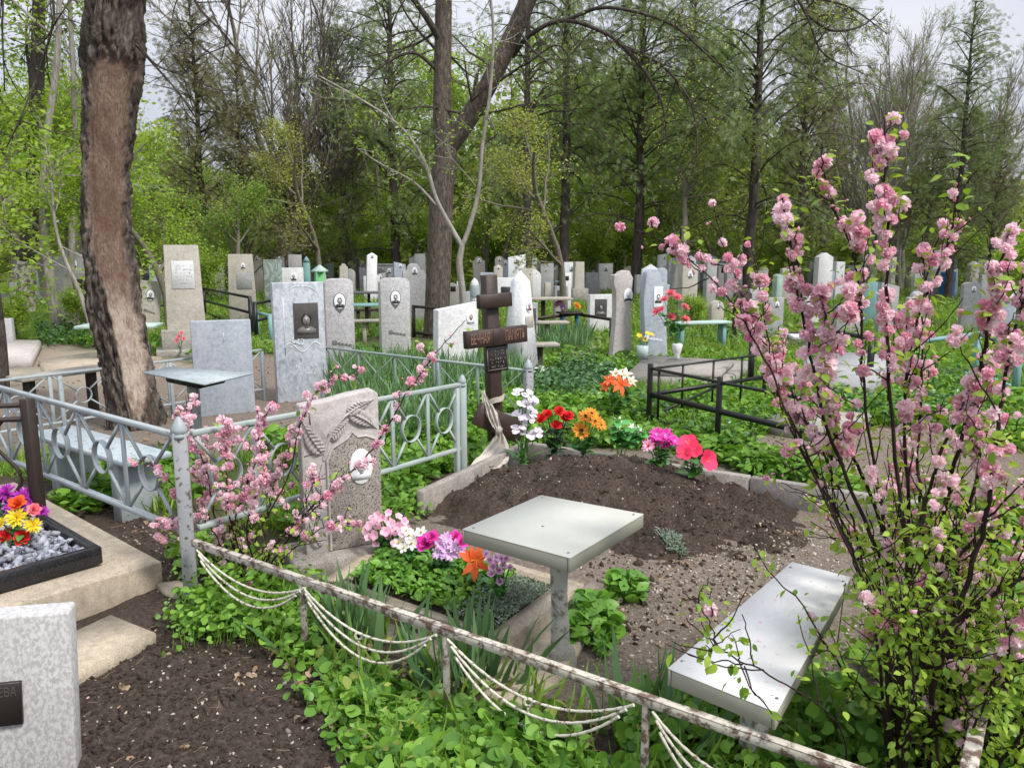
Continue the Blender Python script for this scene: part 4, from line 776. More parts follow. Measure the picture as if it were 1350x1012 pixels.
b_ = W(815, 560); bouquet('artificial_flowers', 'orange and cream artificial lilies on one stem in the greenery', b_, bl([(818, 507, .125), (804, 502, .085), (799, 509, .07)], 'lily', 'f_vermil', 'f_red', b_[1] - 0.08) + bl([(823, 495, .10), (831, 503, .085), (812, 494, .09)], 'lily', 'f_cream', 'f_orange', b_[1]), nleaf=18, lsize=0.12, seed=17, lh=(0.5, 0.9))
# in the planted bed
b_ = W(512, 728, 0.1); bouquet('artificial_bouquet', 'artificial bouquet of pink sprays nearest the carved headstone', b_, bl([(487, 693, .024), (495, 705, .028), (503, 683, .024), (515, 690, .028), (526, 694, .028), (508, 700, .03), (519, 708, .028), (533, 688, .025), (498, 679, .022), (512, 676, .022), (525, 681, .022), (490, 682, .02), (529, 703, .026), (505, 714, .026), (521, 716, .026), (482, 699, .024), (500, 694, .026), (511, 684, .024), (520, 700, .026), (536, 697, .024), (497, 714, .026), (486, 708, .022), (530, 712, .024), (493, 688, .024), (513, 706, .026)], 'hib', 'f_pink', 'f_magenta', b_[1] - 0.03, 0.07), nleaf=30, lsize=0.05, seed=21)
b_ = W(552, 745, 0.1); bouquet('artificial_bouquet', 'white artificial daffodils with yellow centres in the planted bed', b_, bl([(528, 714, .036), (540, 706, .04), (550, 710, .04), (543, 716, .038), (556, 702, .034), (536, 700, .03), (533, 721, .03)], 'daff', 'f_white', 'f_yellow', b_[1] - 0.03), nleaf=20, lsize=0.06, seed=22)
b_ = W(580, 760, 0.1); bouquet('artificial_bouquet', 'magenta rose and lilac artificial blooms in the middle of the bed', b_, bl([(562, 717, .048), (570, 708, .035), (600, 708, .035), (608, 714, .035)], 'rose', 'f_magenta', 'f_magenta', b_[1] - 0.05) + bl([(583, 718, .04), (592, 727, .05), (580, 728, .04), (600, 720, .04), (606, 726, .035), (588, 710, .035)], 'daisy', 'f_lilac', 'f_white', b_[1] - 0.05), nleaf=24, lsize=0.06, seed=23)
b_ = W(630, 775, 0.1); bouquet('artificial_bouquet', 'one large orange artificial lily at the front of the bed', b_, bl([(625, 741, .085), (629, 736, .07)], 'lily', 'f_vermil', 'f_yellow', b_[1] - 0.05), nleaf=12, lsize=0.07, seed=24)
b_ = W(658, 795, 0.1); bouquet('artificial_bouquet', 'small pale lilac artificial roses by the cream table post', b_, bl([(646, 738, .020), (655, 735, .020), (650, 747, .021), (658, 752, .021), (663, 744, .018), (648, 756, .020), (659, 766, .020), (667, 736, .018), (641, 730, .018), (672, 748, .017), (654, 741, .018), (661, 736, .017)], 'rose', 'f_rose', 'f_pink', b_[1] - 0.05), nleaf=16, lsize=0.045, seed=25)
def leafy(name, label, poly, n_, size, T, m, hgt, cat='plant', seed=0, tilt=0.55, stems=True, kind=None, rise=0.0, group=None, zf=None):
    rg = np.random.default_rng(seed); P = sample_poly(poly, n_, rg); c = np.array(poly).mean(0); z0 = (zf if zf is not None else hz(P[:, 0], P[:, 1]))
    r = np.sqrt(((P - c) ** 2).sum(1)); r = r / r.max(); h = z0 + (hgt * (1 - 0.6 * r ** 2) * rg.uniform(0.35, 1.0, n_)) + rise
    X, Y, Z = frames(n_, rg, tilt=tilt); mb = MB(); Q = np.column_stack([P, h]); s = size * rg.uniform(0.55, 1.25, n_)
    mb.scatter(T[0], T[1], Q - X * s[:, None] * 0.45, X, Y, Z, s); root = None
    o0 = np.array([c[0], c[1], 0]); mb.V = [v - o0 for v in mb.V]
    if kind: return tag(mb.build(name, M[m], None, True, loc=o0), label if kind != 'stuff' else None, cat if kind != 'stuff' else None, group, kind)
    root = empty(name, o0); tag(root, label, cat, group); mb.build('leaves', M[m], root, True); st = MB(); k = min(n_, 160)
    for i in range(k): st.tube([np.array([P[i][0] * 0.6 + c[0] * 0.4, P[i][1] * 0.6 + c[1] * 0.4, np.ravel(z0)[i % np.size(z0)] - 0.02]) - o0, Q[i] - o0], 0.0022, 4, cap=False)
    st.build('stems', M[m], root); return root
inn_ = lambda f0, f1, g0=0, g1=1: [tuple(np.array(BED_IN[0]) * (1 - a) * (1 - b) + np.array(BED_IN[1]) * a * (1 - b) + np.array(BED_IN[2]) * a * b + np.array(BED_IN[3]) * (1 - a) * b) for a, b in ((f0, g0), (f1, g0), (f1, g1), (f0, g1))]
leafy('strawberry_patch', 'strawberry leaves filling the left half of the planted bed', inn_(0.02, 0.56, 0.02, .98), 1000, 0.052, BROAD, 'strawberry', 0.075, seed=31, zf=0.1)
leafy('groundcover_patch', 'small round green leaves in the middle of the planted bed', inn_(0.5, 0.80, 0.02, .9), 520, 0.036, ROUND, 'violet', 0.065, seed=32, zf=0.1)
leafy('sedum_patch', 'grey green stonecrop spilling over the right corner of the bed', inn_(0.72, 1.03, -0.03, .85), 1900, 0.024, NARROW, 'sedum', 0.06, seed=33, tilt=1.2, zf=0.1)
leafy('strawberry_plant', 'low bright strawberry plant on bare earth right of the cream table post', gpoly([(745, 852), (800, 872), (822, 845), (800, 800), (760, 800)]), 150, 0.085, BROAD, 'strawberry', 0.13, seed=34)
leafy('strawberry_plant', 'smaller strawberry plant touching the mound behind the larger one', gpoly([(795, 800), (850, 806), (850, 782), (805, 772)]), 80, 0.08, BROAD, 'strawberry', 0.12, seed=35)
leafy('stonecrop_tuft', 'grey green stonecrop tuft growing on the front of the soil mound', gpoly([(860, 722), (895, 716), (910, 740), (885, 738)]), 160, 0.035, NARROW, 'sedum', 0.04, seed=36, tilt=1.2)
# ------------------------------------------------------------------ headstones
HEADS = []
def stele(label, pl_, pr_, pt, pb, outline='flat', m='grey', yaw=28, t=0.10, dep=None, cat='headstone', name='headstone', zb=0.0, bev=0.008, lean=0.0, base=None):
    """a stone from its measured left, right, top and base: returns root, width, height, front y"""
    c = W((pl_ + pr_) / 2, pb, zb) if dep is None else WD((pl_ + pr_) / 2, pb, dep); y = c[1]; zt = WD((pl_ + pr_) / 2, pt, y)[2]
    c[0] = ((pl_ + pr_) / 2 - 675) / FPX * (y * math.cos(_p) + (CAM_H - (zt + zb) / 2) * math.sin(_p))
    Wd = (pr_ - pl_) * (np.linalg.norm((c - [0, 0, CAM_H]) * (0, 1, 1))) / FPX; a = R(yaw) + math.atan2(c[0], c[1]) * 1.0; w = max(0.08, (Wd - t * abs(math.sin(a))) / math.cos(a)); h = zt; z0 = -0.08
    hw = w / 2
    O = {'flat': [(-hw, z0), (hw, z0), (hw, h), (-hw, h)],
         'slant': [(-hw, z0), (hw, z0), (hw, h), (-hw, h - w * 0.16)],
         'slantl': [(-hw, z0), (hw, z0), (hw, h - w * 0.22), (-hw, h)],
         'taper': [(-hw, z0), (hw, z0), (hw * 0.84, h), (-hw * 0.84, h)],
         'clip': [(-hw, z0), (hw, z0), (hw, h - w * 0.14), (hw - w * 0.12, h - 0.01), (hw * 0.4, h), (-hw * 0.4, h), (-hw + w * 0.12, h - 0.01), (-hw, h - w * 0.14)],
         'pent': [(-hw, z0), (hw, z0), (hw, h - w * 0.30), (0, h), (-hw, h - w * 0.30)],
         'arch': [(-hw, z0), (hw, z0)] + [(hw * math.cos(q), h - hw * 0.9 + hw * 0.9 * math.sin(q)) for q in np.linspace(0, PI, 13)],
         'shoulder': [(-hw, z0), (hw, z0), (hw, h - w * .33), (hw * .62, h - w * .30)] + [(hw * .62 * math.cos(q), h - w * .28 + w * .28 * math.sin(q)) for q in np.linspace(0.1, PI - 0.1, 9)] + [(-hw * .62, h - w * .30), (-hw, h - w * .33)],
         'wave': [(-hw, z0), (hw, z0)] + [(hw * (0.86 + 0.14 * math.cos(5.2 * q)), z0 + (h - z0) * q) for q in np.linspace(0.1, 0.92, 9)] + [(hw * 0.5, h - 0.01), (hw * 0.1, h), (-hw * 0.35, h - 0.03), (-hw * 0.5, h - 0.06), (-hw * 0.95, h - 0.07), (-hw, h - 0.2)] + [(-hw * (0.86 + 0.14 * math.cos(5.2 * q)), z0 + (h - z0) * q) for q in np.linspace(0.8, 0.1, 8)],
         'curl': [(-hw, z0), (hw, z0)] + [(hw * (0.9 + 0.1 * math.cos(6 * q)), z0 + (h - z0) * q) for q in np.linspace(0.1, 0.78, 8)] + [(hw, h * 0.83), (hw * 0.35, h * 0.86)] + [(-hw * 0.3 + hw * 0.55 * math.cos(q), h - hw * 0.5 + hw * 0.5 * math.sin(q)) for q in np.linspace(0.1, PI, 9)] + [(-hw * (0.88 + 0.1 * math.cos(6 * q + 2)), z0 + (h - z0) * q) for q in np.linspace(0.75, 0.1, 8)]}[outline]
    o = MB().prism(O, t, bev).build(name, M[m], None); o.location = (c[0], c[1], 0); o.rotation_euler = (0, lean, R(yaw)); tag(o, label, cat)
    if base: MB().box((0, -base[1] * 0.12, base[2] / 2 - 0.03), (w + base[0], t + base[1], base[2] + 0.06), 0.008).build('base', M[base[3] if len(base) > 3 else m], o)
    HEADS.append((c[0], c[1], w)); return o, w, h, -t / 2
rg = np.random.default_rng(77)
# first row behind the plot
o, w, h, f = stele('blue grey marble headstone with a large square dark portrait', 362, 428, 372, 527, 'flat', 'marble', 28, 0.10)
portrait(o, (0.07, h - 0.42), 0.135, 0.195, f, ('ph_hair', 'ph_face', 'ph_dim'), back='ph_back', rect=True)
e = MB(); t_ = np.linspace(PI, 0, 20); e.tube(np.stack([0.03 + 0.19 * np.cos(t_), np.full(20, f), h - 0.16 + 0.12 * np.sin(t_)], -1), 0.005, 5)
e.bar((-0.17, f, 0.52), (-0.17, f, h - 0.16), 0.008, 0.006); t_ = np.linspace(0, 1, 24); e.tube(np.stack([-0.19 + 0.40 * t_, np.full(24, f), 0.60 + 0.05 * np.sin(t_ * 9)], -1), 0.006, 5)
for q in ((-0.06, 0.68), (0.0, 0.66)):
    t_ = np.linspace(0, 2 * PI, 14); e.tube(np.stack([q[0] + 0.035 * np.cos(t_), np.full(14, f), q[1] + 0.035 * np.sin(t_)], -1), 0.008, 5)
e.build('engraved_border', M['engrave'], o); scribble(o, -0.12, 0.17, 0.47, 0.05, f - 0.001, 'engrave', rg, rows=3, gap=0.085)
o, w, h, f = stele('blank blue grey headstone slab behind the blue tin table', 258, 331, 422, 545, 'flat', 'blue', 22, 0.09)
e = MB(); e.bar((0.02, f, h - 0.22), (0.02, f, h - 0.12), 0.006, 0.003); e.bar((-0.02, f, h - 0.155), (0.06, f, h - 0.155), 0.006, 0.003); e.build('engraved_cross', M['engrave'], o)
def rose_relief(o, x, z, L, f, m='darkengrave'):
    r = MB(); r.tube(np.stack([x + L * np.linspace(-0.5, 0.5, 8), np.full(8, f), z + 0.02 - 0.05 * np.linspace(0, 1, 8)], -1), 0.006, 5)
    for q in np.linspace(-0.2, 0.4, 4): r.prism(oval(L * 0.10, L * 0.05, 8, z=z + 0.02 - 0.05 * (q + 0.5) + 0.018 * (-1) ** int(q * 10), x=x + L * q), 0.006, 0.001, y0=f)
    r.prism(oval(L * 0.15, L * 0.14, 9, z=z + 0.035, x=x - L * 0.42), 0.01, 0.002, y0=f); return r.build('rose_relief', M[m], o)
for lb, a in (('speckled granite headstone with oval portrait next to the square portrait one', (428, 467, 367, 492)), ('speckled granite headstone with oval portrait left of the forked tree trunk', (500, 541, 366, 474))):
    o, w, h, f = stele(lb, *a, 'clip', 'speck', 26, 0.12); portrait(o, (0, h - 0.30), 0.078, 0.105, f, rim='darkengrave'); rose_relief(o, 0.02, 0.40, 0.26, f)
    r = MB(); r.prism([(-0.06, h - 0.40), (0.06, h - 0.40), (0, h - 0.46)], 0.012, 0.002, y0=f - 0.002); r.build('drop_relief', M['darkengrave'], o)
o, w, h, f = stele('leaning bright white slab headstone with a brown oval portrait', 570, 629, 398, 500, 'slant', 'white', 36, 0.13, lean=0.03)
portrait(o, (w * 0.3, h - 0.20), 0.065, 0.085, f, ('ph_brown', 'ph_skin', 'ph_pale'))
# obelisk
c = W(686, 493); yo = R(48); zt = WD(686, 356, c[1])[2]; o = MB(); hb, ht = 0.185, 0.09
V = [(-hb, -hb, -0.05), (hb, -hb, -0.05), (hb, hb, -0.05), (-hb, hb, -0.05), (-ht, -ht, zt - 0.15), (ht, -ht, zt - 0.15), (ht, ht, zt - 0.15), (-ht, ht, zt - 0.15), (0, 0, zt)]
o.addp(V, [(0, 1, 5, 4), (1, 2, 6, 5), (2, 3, 7, 6), (3, 0, 4, 7), (4, 5, 8), (5, 6, 8), (6, 7, 8), (7, 4, 8), (3, 2, 1, 0)])
o = o.build('obelisk', M['bright'], None, loc=(c[0], c[1], 0), rz=yo); tag(o, 'white painted obelisk with oval portrait behind the brown cross', 'obelisk')
sl = (hb - ht) / (zt - 0.10); 
for z_, kind_ in ((0.93, 'p'), (0.72, 'q')):
    yy = -hb + sl * z_ - 0.004
    if kind_ == 'p': portrait(o, (0.03, z_), 0.052, 0.085, yy, ('ph_dark', 'ph_skin', 'ph_brown'))
    else:
        q = MB().box((0.03, yy, z_), (0.15, 0.012, 0.15), 0.002).build('plaque', M['beige'], o); scribble(q, -0.03, 0.09, z_ + 0.045, 0.016, yy - 0.0062, 'darkengrave', rg, rows=4, gap=0.03)
MB().box((0, 0, 0.02), (0.55, 0.55, 0.16), 0.01).build('base', M['white'], o)
# T1 with plinth
o, w, h, f = stele('tall grey concrete stele with a pale inscription plate on a stepped plinth', 219, 268, 323, 466, 'taper', 'beige', 24, 0.14, base=(0.16, 0.22, 0.40, 'concrete'))
q = MB().box((0.0, f - 0.004, h - 0.47), (0.33, 0.012, 0.44), 0.003).build('inscription_plate', M['white'], o); scribble(q, -0.13, 0.13, h - 0.33, 0.03, f - 0.0105, 'darkengrave', rg, rows=6, gap=0.055); MB().box((0, -0.07, 0.03), (w + 0.34, 0.62, 0.14), 0.01).build('step', M['concrete'], o)
o, w, h, f = stele('cream stele with dark emblem and grey plate behind the black rails', 301, 337, 335, 425, 'taper', 'beige', 20, 0.14); q = MB().box((0.06, f - 0.004, h - 0.62), (0.34, 0.012, 0.36), 0.002).build('plate', M['grey'], o); portrait(o, (0.05, h - 0.27), 0.05, 0.07, f)
# left side
o, w, h, f = stele('narrow beige stele with a broken oval emblem left of the stripped trunk', 88, 121, 360, 438, 'taper', 'beige', 22, 0.2, lean=-0.02); portrait(o, (0.06, h - 0.52), 0.085, 0.11, f, rim='darkengrave')
q = MB().box((0.05, f - 0.004, h - 0.22), (0.2, 0.012, 0.2), 0.002).build('plate', M['brownstone'], o)
o, w, h, f = stele('large pale grey headstone hidden behind the narrow beige stele', 74, 116, 327, 425, 'pent', 'grey', 10, 0.15); portrait(o, (0.1, h - 0.35), 0.08, 0.1, f)
o, w, h, f = stele('leaning pale headstone with a big oval portrait right of the stripped trunk', 180, 206, 370, 440, 'flat', 'beige', 24, 0.12, lean=0.12); portrait(o, (0, h - 0.28), 0.075, 0.11, f, rim='darkengrave'); rose_relief(o, 0, h - 0.62, 0.2, f)
o, w, h, f = stele('small blue grey headstone beyond the leaning pale one', 199, 221, 349, 395, 'flat', 'blue', 16, 0.15)
o, w, h, f = stele('low grey granite headstone at the left edge on a flat grave slab', -30, 16, 420, 462, 'flat', 'speck', 18, 0.16)
corner_slab('grave_slab', 'flat pinkish grave slab strewn with petals at the left edge', 'grave slab', [(-90, 470), (40, 470), (54, 448), (-60, 446)], 0.16, -0.05, 'tan', 0.02)
corner_slab('grave_slab', 'low sandy concrete slab on the paved path left of the stripped trunk', 'grave slab', [(-50, 505), (52, 497), (56, 483), (-50, 487)], 0.10, -0.05, 'concrete_warm', 0.02)
corner_slab('grave_slab', 'broad sandy paving slab between the path and the stripped trunk', 'grave slab', [(60, 490), (150, 480), (215, 470), (120, 464), (50, 474)], 0.06, -0.05, 'concrete_warm', 0.015)
o, w, h, f = stele('teal painted metal monument behind the thin pale trunk', 48, 72, 340, 398, 'pent', 'teal', 12, 0.4)
o, w, h, f = stele('low grey gabled tomb at the far left edge', -30, 13, 384, 410, 'pent', 'darkgrey', 10, 0.8); MB().box((0, 0, 0.12), (w + 0.1, 1.0, 0.3), 0.01).build('base', M['white'], o)
# middle distance, left to right (measured left, right, top, base)
ROW = [
 ('veined green grey slab headstone left of a pale square one', 349, 372, 342, 408, 'flat', 'greenmarble', 14, .12, 'n'),
 ('pale square headstone with a small oval portrait above the square portrait stone', 371, 403, 353, 402, 'flat', 'white', 14, .12, 'o'),
 ('glossy black arched headstone behind the pale square one', 380, 406, 342, 390, 'shoulder', 'black', 14, .12, 'd'),
 ('tall pale double monument with two oval portraits and a flat cap', 437, 461, 332, 372, 'flat', 'beige', 10, .3, '2'),
 ('grey sloped wall monument left of the double monument', 408, 440, 346, 384, 'slant', 'grey', 10, .2, 'd'),
 ('distant pale statue topped monument right of the double monument', 462, 474, 338, 378, 'shoulder', 'beige', 10, .3, 'n'),
 ('leaning dark grey headstone with a slanted top', 473, 487, 352, 390, 'slantl', 'darkgrey', 20, .2, 'n'),
 ('small low grey headstone right of the dark slanted one', 487, 500, 358, 386, 'flat', 'grey', 14, .15, 'n'),
 ('grey headstone with two little portraits behind the second speckled stone', 498, 519, 350, 388, 'flat', 'grey', 16, .2, '2'),
 ('blue grey headstone with a curved peak behind the second speckled stone', 519, 535, 345, 392, 'slantl', 'blue', 18, .2, 'o'),
 ('wide wavy blue grey granite headstone with a small oval portrait', 531, 560, 347, 425, 'shoulder', 'speck', 18, .12, 'o'),
 ('small arched beige headstone with dark plate right of the forked trunk', 588, 605, 373, 425, 'arch', 'beige', 18, .16, 'd'),
 ('tiny pale headstone beyond the small arched one', 602, 612, 371, 400, 'flat', 'white', 10, .2, 'n'),
 ('sloping pale blue slab headstone right of the small arched one', 604, 620, 384, 418, 'slant', 'blue', 20, .12, 'n'),
 ('wide white tomb wall behind the cross and obelisk', 646, 690, 366, 402, 'flat', 'white', 16, .3, 'd'),
 ('grey headstone with dark square portrait right of the white obelisk', 693, 709, 399, 462, 'flat', 'grey', 26, .12, 'p'),
 ('pale narrow headstone with a dark portrait beyond the plank table', 729, 749, 377, 425, 'flat', 'grey', 20, .12, 'p'),
 ('pale headstone with black panel just behind the narrow portrait one', 738, 753, 360, 408, 'flat', 'white', 20, .15, 'd'),
 ('wide low white headstone with a dark rectangular portrait', 774, 808, 388, 440, 'flat', 'white', 18, .14, 'p'),
 ('tall beige stele on a plinth between the dark tree trunks', 754, 771, 345, 398, 'taper', 'beige', 12, .3, 'b'),
 ('pale round topped headstone beyond the turquoise bench', 712, 724, 350, 384, 'arch', 'beige', 10, .2, 'n'),
 ('small pale headstone glimpsed left of the middle dark trunk', 727, 737, 352, 388, 'slant', 'beige', 10, .2, 'n'),
 ('pale blue arched headstone just behind the blue wavy one', 864, 879, 353, 425, 'arch', 'blue', 22, .12, 'n'),
 ('grey stele beyond the pale blue arched headstone', 878, 893, 340, 396, 'flat', 'grey', 14, .2, 'n'),
 ('tall cream stele with dark inscription right of the pink flowers', 893, 919, 344, 415, 'slantl', 'beige', 14, .3, 'i'),
 ('pale pointed headstone right of the cream stele', 927, 944, 344, 410, 'slantl', 'grey', 14, .2, 'n'),
 ('rusty tan monument behind the thin pink shoots', 942, 962, 347, 388, 'flat', 'tan', 10, .3, 'd'),
 ('white leaning headstone at the edge of the big pink shrub', 962, 976, 340, 395, 'taper', 'white', 10, .2, 'o'),
 ('dark brown pointed headstone at the left edge of the big pink shrub', 966, 990, 380, 447, 'pent', 'brownstone', 24, .14, 'n'),
 ('pale grey leaning headstone right behind the dark brown one', 982, 1000, 380, 440, 'slantl', 'grey', 24, .14, 'n'),
 ('small green painted monument behind the bright pink shoots', 1018, 1031, 361, 400, 'pent', 'mint', 10, .3, 'n'),
 ('white pentagon topped headstone between pink shoots', 1073, 1096, 333, 398, 'pent', 'white', 8, .3, 'n'),
 ('white slab headstone right of the pentagon topped one', 1096, 1112, 345, 395, 'flat', 'bright', 8, .3, 'n'),
 ('dark grey headstone between white ones behind the pink blossoms', 1111, 1124, 350, 395, 'flat', 'darkgrey', 8, .3, 'n'),
 ('teal pointed metal monument behind the pink shrub', 1137, 1162, 370, 430, 'pent', 'teal', -6, .12, 'n'),
 ('grey headstone right beside the teal pointed monument', 1156, 1182, 372, 446, 'slantl', 'grey', 4, .14, 'n'),
 ('white headstone high behind the densest pink blossoms', 1226, 1250, 330, 392, 'taper', 'white', 0, .2, 'n'),
 ('small white headstone low behind the pink blossoms', 1202, 1212, 360, 390, 'flat', 'bright', 0, .2, 'n'),
 ('bright blue monument behind the right half of the shrub', 1240, 1258, 355, 395, 'pent', 'bluepaint', 0, .3, 'n'),
 ('far pale headstone left of the stripped trunk base', 14, 24, 372, 398, 'flat', 'grey', 10, .3, 'n'),
 ('grey headstone behind the black rails and the cream stele', 283, 296, 352, 392, 'arch', 'grey', 10, .2, 'n'),
 ('tall thin white monument beyond the obelisk tip', 674, 694, 342, 388, 'shoulder', 'white', 10, .3, 'd'),
 ('far grey headstone between the two dark trunks', 716, 727, 372, 396, 'flat', 'beige', 10, .3, 'n'),
 ('far pale headstone right of the beige plinth stele', 778, 790, 356, 384, 'arch', 'white', 10, .3, 'n'),
 ('far white headstone right of the wavy tan one', 836, 846, 362, 392, 'flat', 'white', 10, .3, 'n'),
 ('far beige headstone between wavy tan and dark trunk', 820, 836, 352, 384, 'flat', 'beige', 10, .3, 'n'),
 ('far white headstone beyond the leaning grey pointed one', 1000, 1012, 352, 386, 'arch', 'white', 10, .3, 'n'),
 ('far pale headstone behind the shrub left of the blue one', 1216, 1228, 350, 385, 'flat', 'beige', 0, .3, 'n'),
 ('pale headstone half hidden at the right end of the shrub', 1290, 1306, 362, 402, 'flat', 'grey', -6, .2, 'n')]
for (lb, a, b_, c_, d_, ol, m_, yw_, th, ex_) in ROW:
    o, w, h, f = stele(lb, a, b_, c_, d_, ol, m_, yw_, th)
    if ex_ == 'o': portrait(o, (0.02, h - w * 0.36), w * 0.13, w * 0.18, f)
    elif ex_ == '2':
        for s_ in (-1, 1): portrait(o, (s_ * w * 0.22, h - w * 0.35), w * 0.13, w * 0.18, f)
        MB().box((0, 0, h + 0.03), (w * 1.12, th * 1.2, 0.08), 0.01).build('cap', M[m_], o)
    elif ex_ == 'p': portrait(o, (-w * 0.03 if w < 0.6 else -w * 0.2, h - 0.27), min(0.13, w * 0.3), 0.18, f, ('ph_hair', 'ph_face', 'ph_dim'), back='ph_back', rect=True)
    elif ex_ == 'd': MB().box((0, f - 0.004, h - w * 0.48), (w * 0.45, 0.014, w * 0.42), 0.002).build('plate', M['plate' if m_ != 'black' else 'ph_grey'], o)
    elif ex_ == 'b': MB().box((0, 0, 0.2), (w * 1.5, th * 1.8, 0.5), 0.01).build('base', M['concrete'], o)
    elif ex_ == 'i': scribble(o, -w * 0.15, w * 0.2, h - 0.75, 0.1, f - 0.002, 'darkengrave', rg, rows=4, gap=0.14, thick=0.004); portrait(o, (0, h - 0.35), 0.07, 0.1, f)
for (lb, a, b_, c_, d_, ol, m_, yw_) in [('squat grey headstone glimpsed left of the dense pink blossoms', 1008, 1032, 392, 444, 'flat', 'grey', 10), ('pale rounded headstone glimpsed among the pink blossoms', 1058, 1080, 378, 432, 'arch', 'white', 6), ('grey shouldered headstone behind the middle of the pink shrub', 1194, 1220, 384, 440, 'shoulder', 'speck', 0), ('tall pale headstone behind the right half of the pink shrub', 1266, 1290, 372, 438, 'clip', 'grey', -4), ('blue grey slanted headstone behind the far right pink stems', 1308, 1336, 384, 452, 'slant', 'blue', -6), ('low beige headstone left of the brown pointed one', 934, 954, 396, 434, 'arch', 'beige', 16), ('wide low grey headstone behind the densest pink stems', 1100, 1134, 402, 446, 'slantl', 'grey', 4)]:
    o, w, h, f = stele(lb, a, b_, c_, d_, ol, m_, yw_, 0.13); portrait(o, (0.02, h - w * 0.4), w * 0.13, w * 0.18, f)
# tan and blue wavy pair with their slab
o, w, h, f = stele('tall tan headstone with a wavy edge and white oval portrait', 803, 835, 356, 468, 'wave', 'tan', 20, 0.14, zb=0.1); portrait(o, (0.07, h - 0.37), 0.075, 0.105, f, ('ph_grey', 'ph_pale', 'ph_dark'))
o, w, h, f = stele('blue grey headstone with curling top and a tall white portrait', 843, 882, 354, 470, 'curl', 'blue', 22, 0.12, zb=0.1); portrait(o, (0.02, h - 0.41), 0.075, 0.15, f, ('ph_dark', 'ph_pale', 'ph_dark'), rect=True); scribble(o, -0.1, 0.13, h - 0.66, 0.035, f - 0.001, 'engrave', rg, rows=4, gap=0.06); rose_relief(o, -0.03, 0.36, 0.3, f, 'engrave')
corner_slab('grave_slab', 'wide pale concrete grave slab before the two wavy headstones', 'grave slab', [(822, 494), (957, 503), (992, 476), (852, 468)], 0.14, -0.05, 'concrete', 0.015)
corner_slab('grave_slab', 'raised pale top slab lying on the wide concrete grave slab', 'grave slab', [(858, 488), (950, 492), (968, 476), (880, 472)], 0.21, 0.142, 'concrete', 0.01)
# vase of coral flowers
vb = W(886, 470, 0.21); vb = np.array([vb[0], vb[1] - 0.3, 0.21]); o = MB().lathe([(0.001, 0), (0.05, 0.0), (0.035, 0.05), (0.055, 0.11), (0.075, 0.2), (0.055, 0.22), (0.001, 0.2)], 16).build('flower_vase', M['white'], None, True, loc=vb); tag(o, 'small pale vase on the raised grave slab', 'vase')
bouquet('artificial_bouquet', 'coral pink artificial carnations in the pale vase', vb + (0, 0, 0.16), bl([(866, 411, .08), (884, 387, .08), (885, 418, .085), (903, 421, .08), (903, 405, .07), (876, 395, .07), (893, 392, .07), (872, 408, .06)], 'mum', 'f_coral', 'f_red', vb[1]), nleaf=70, lsize=0.12, seed=41, lh=(0.3, 0.9))
vb = W(852, 470, 0.14); vb = np.array([vb[0] - 0.1, vb[1] - 0.25, 0.14]); o = MB().lathe([(0.001, 0), (0.08, 0.0), (0.085, 0.2), (0.075, 0.2), (0.07, 0.02), (0.001, 0.02)], 16).build('glass_jar', M['glass'], None, True, loc=vb); tag(o, 'glass jar at the foot of the blue curling headstone', 'jar')
bouquet('artificial_bouquet', 'small yellow flowers in the glass jar', vb + (0, 0, 0.1), [(vb + np.array(q), .045, 'daisy', 'f_yellow', 'f_cream') for q in ((-.05, 0, .33), (.06, -.02, .36), (.02, 0, .28), (.12, 0, .34))], nleaf=12, lsize=0.07, seed=42)
# far tables, benches, rails, other small furniture
def small_table(name, label, cat, px, py, zt, wx, wy, yaw, m, legs=1, lm=None, d=None):
    c = WD(px, py, d) if d else W(px, py, zt); o = empty(name, (c[0], c[1], 0), R(yaw)); tag(o, label, cat)
    MB().box((0, 0, zt), (wx, wy, 0.04), 0.004).build('table_top' if cat == 'table' else 'seat', M[m], o)
    for x in ([0] if legs == 1 else [-wx * 0.4, wx * 0.4]): MB().box((x, 0, zt / 2 - 0.05), (0.07, 0.07 if legs == 1 else wy * 0.6, zt + 0.06), 0.005).build('leg', M[lm or m], o)
    return o
tt = MB(); c4 = [W(188, 491, 0.72), W(270, 507, 0.72), W(334, 492, 0.72), W(225, 484, 0.72)]; cc = sum(c4) / 4; o = empty('tin_table', (cc[0], cc[1], 0)); tag(o, 'blue tin topped table standing in front of the blank slab', 'table'); c4 = [c - cc * (1, 1, 0) for c in c4]
MB().slab(c4, 0.725, 0.712, 0.003).build('table_top', M['bluetin'], o); MB().slab([c * np.array([0.55, 0.55, 1]) for c in c4], 0.71, 0.65, 0.01).build('frame', M['darkbark'], o); MB().box((0.0, 0, 0.3), (0.07, 0.07, 0.70), 0.004).build('leg', M['fence_post'], o)
a, b_ = W(66, 568, 0.40), W(196, 606, 0.40); u = norm((b_ - a) * (1, 1, 0)); pn = np.array([-u[1], u[0], 0]); o = empty('plank_bench', ((a + b_) / 2) * (1, 1, 0)); tag(o, 'peeling pale blue plank bench behind the ringed fence', 'bench'); cc = (a + b_) / 2 * (1, 1, 0)
MB().bar(a - cc, b_ - cc, 0.30, 0.035, 0.004).build('seat', M['bluetin'], o)
for t_ in (0.22, 0.85): q = (a + (b_ - a) * t_ - cc); MB().bar((q[0], q[1], -0.05), (q[0], q[1], 0.38), 0.24, 0.10, 0.004, up=tuple(u)).build('leg', M['fence'], o)
a, b_ = W(18, 500, 0.45), W(135, 484, 0.45); o = empty('plank_bench', ((a + b_) / 2) * (1, 1, 0)); tag(o, 'weathered grey plank bench beyond the long low fence', 'bench'); cc = (a + b_) / 2 * (1, 1, 0)
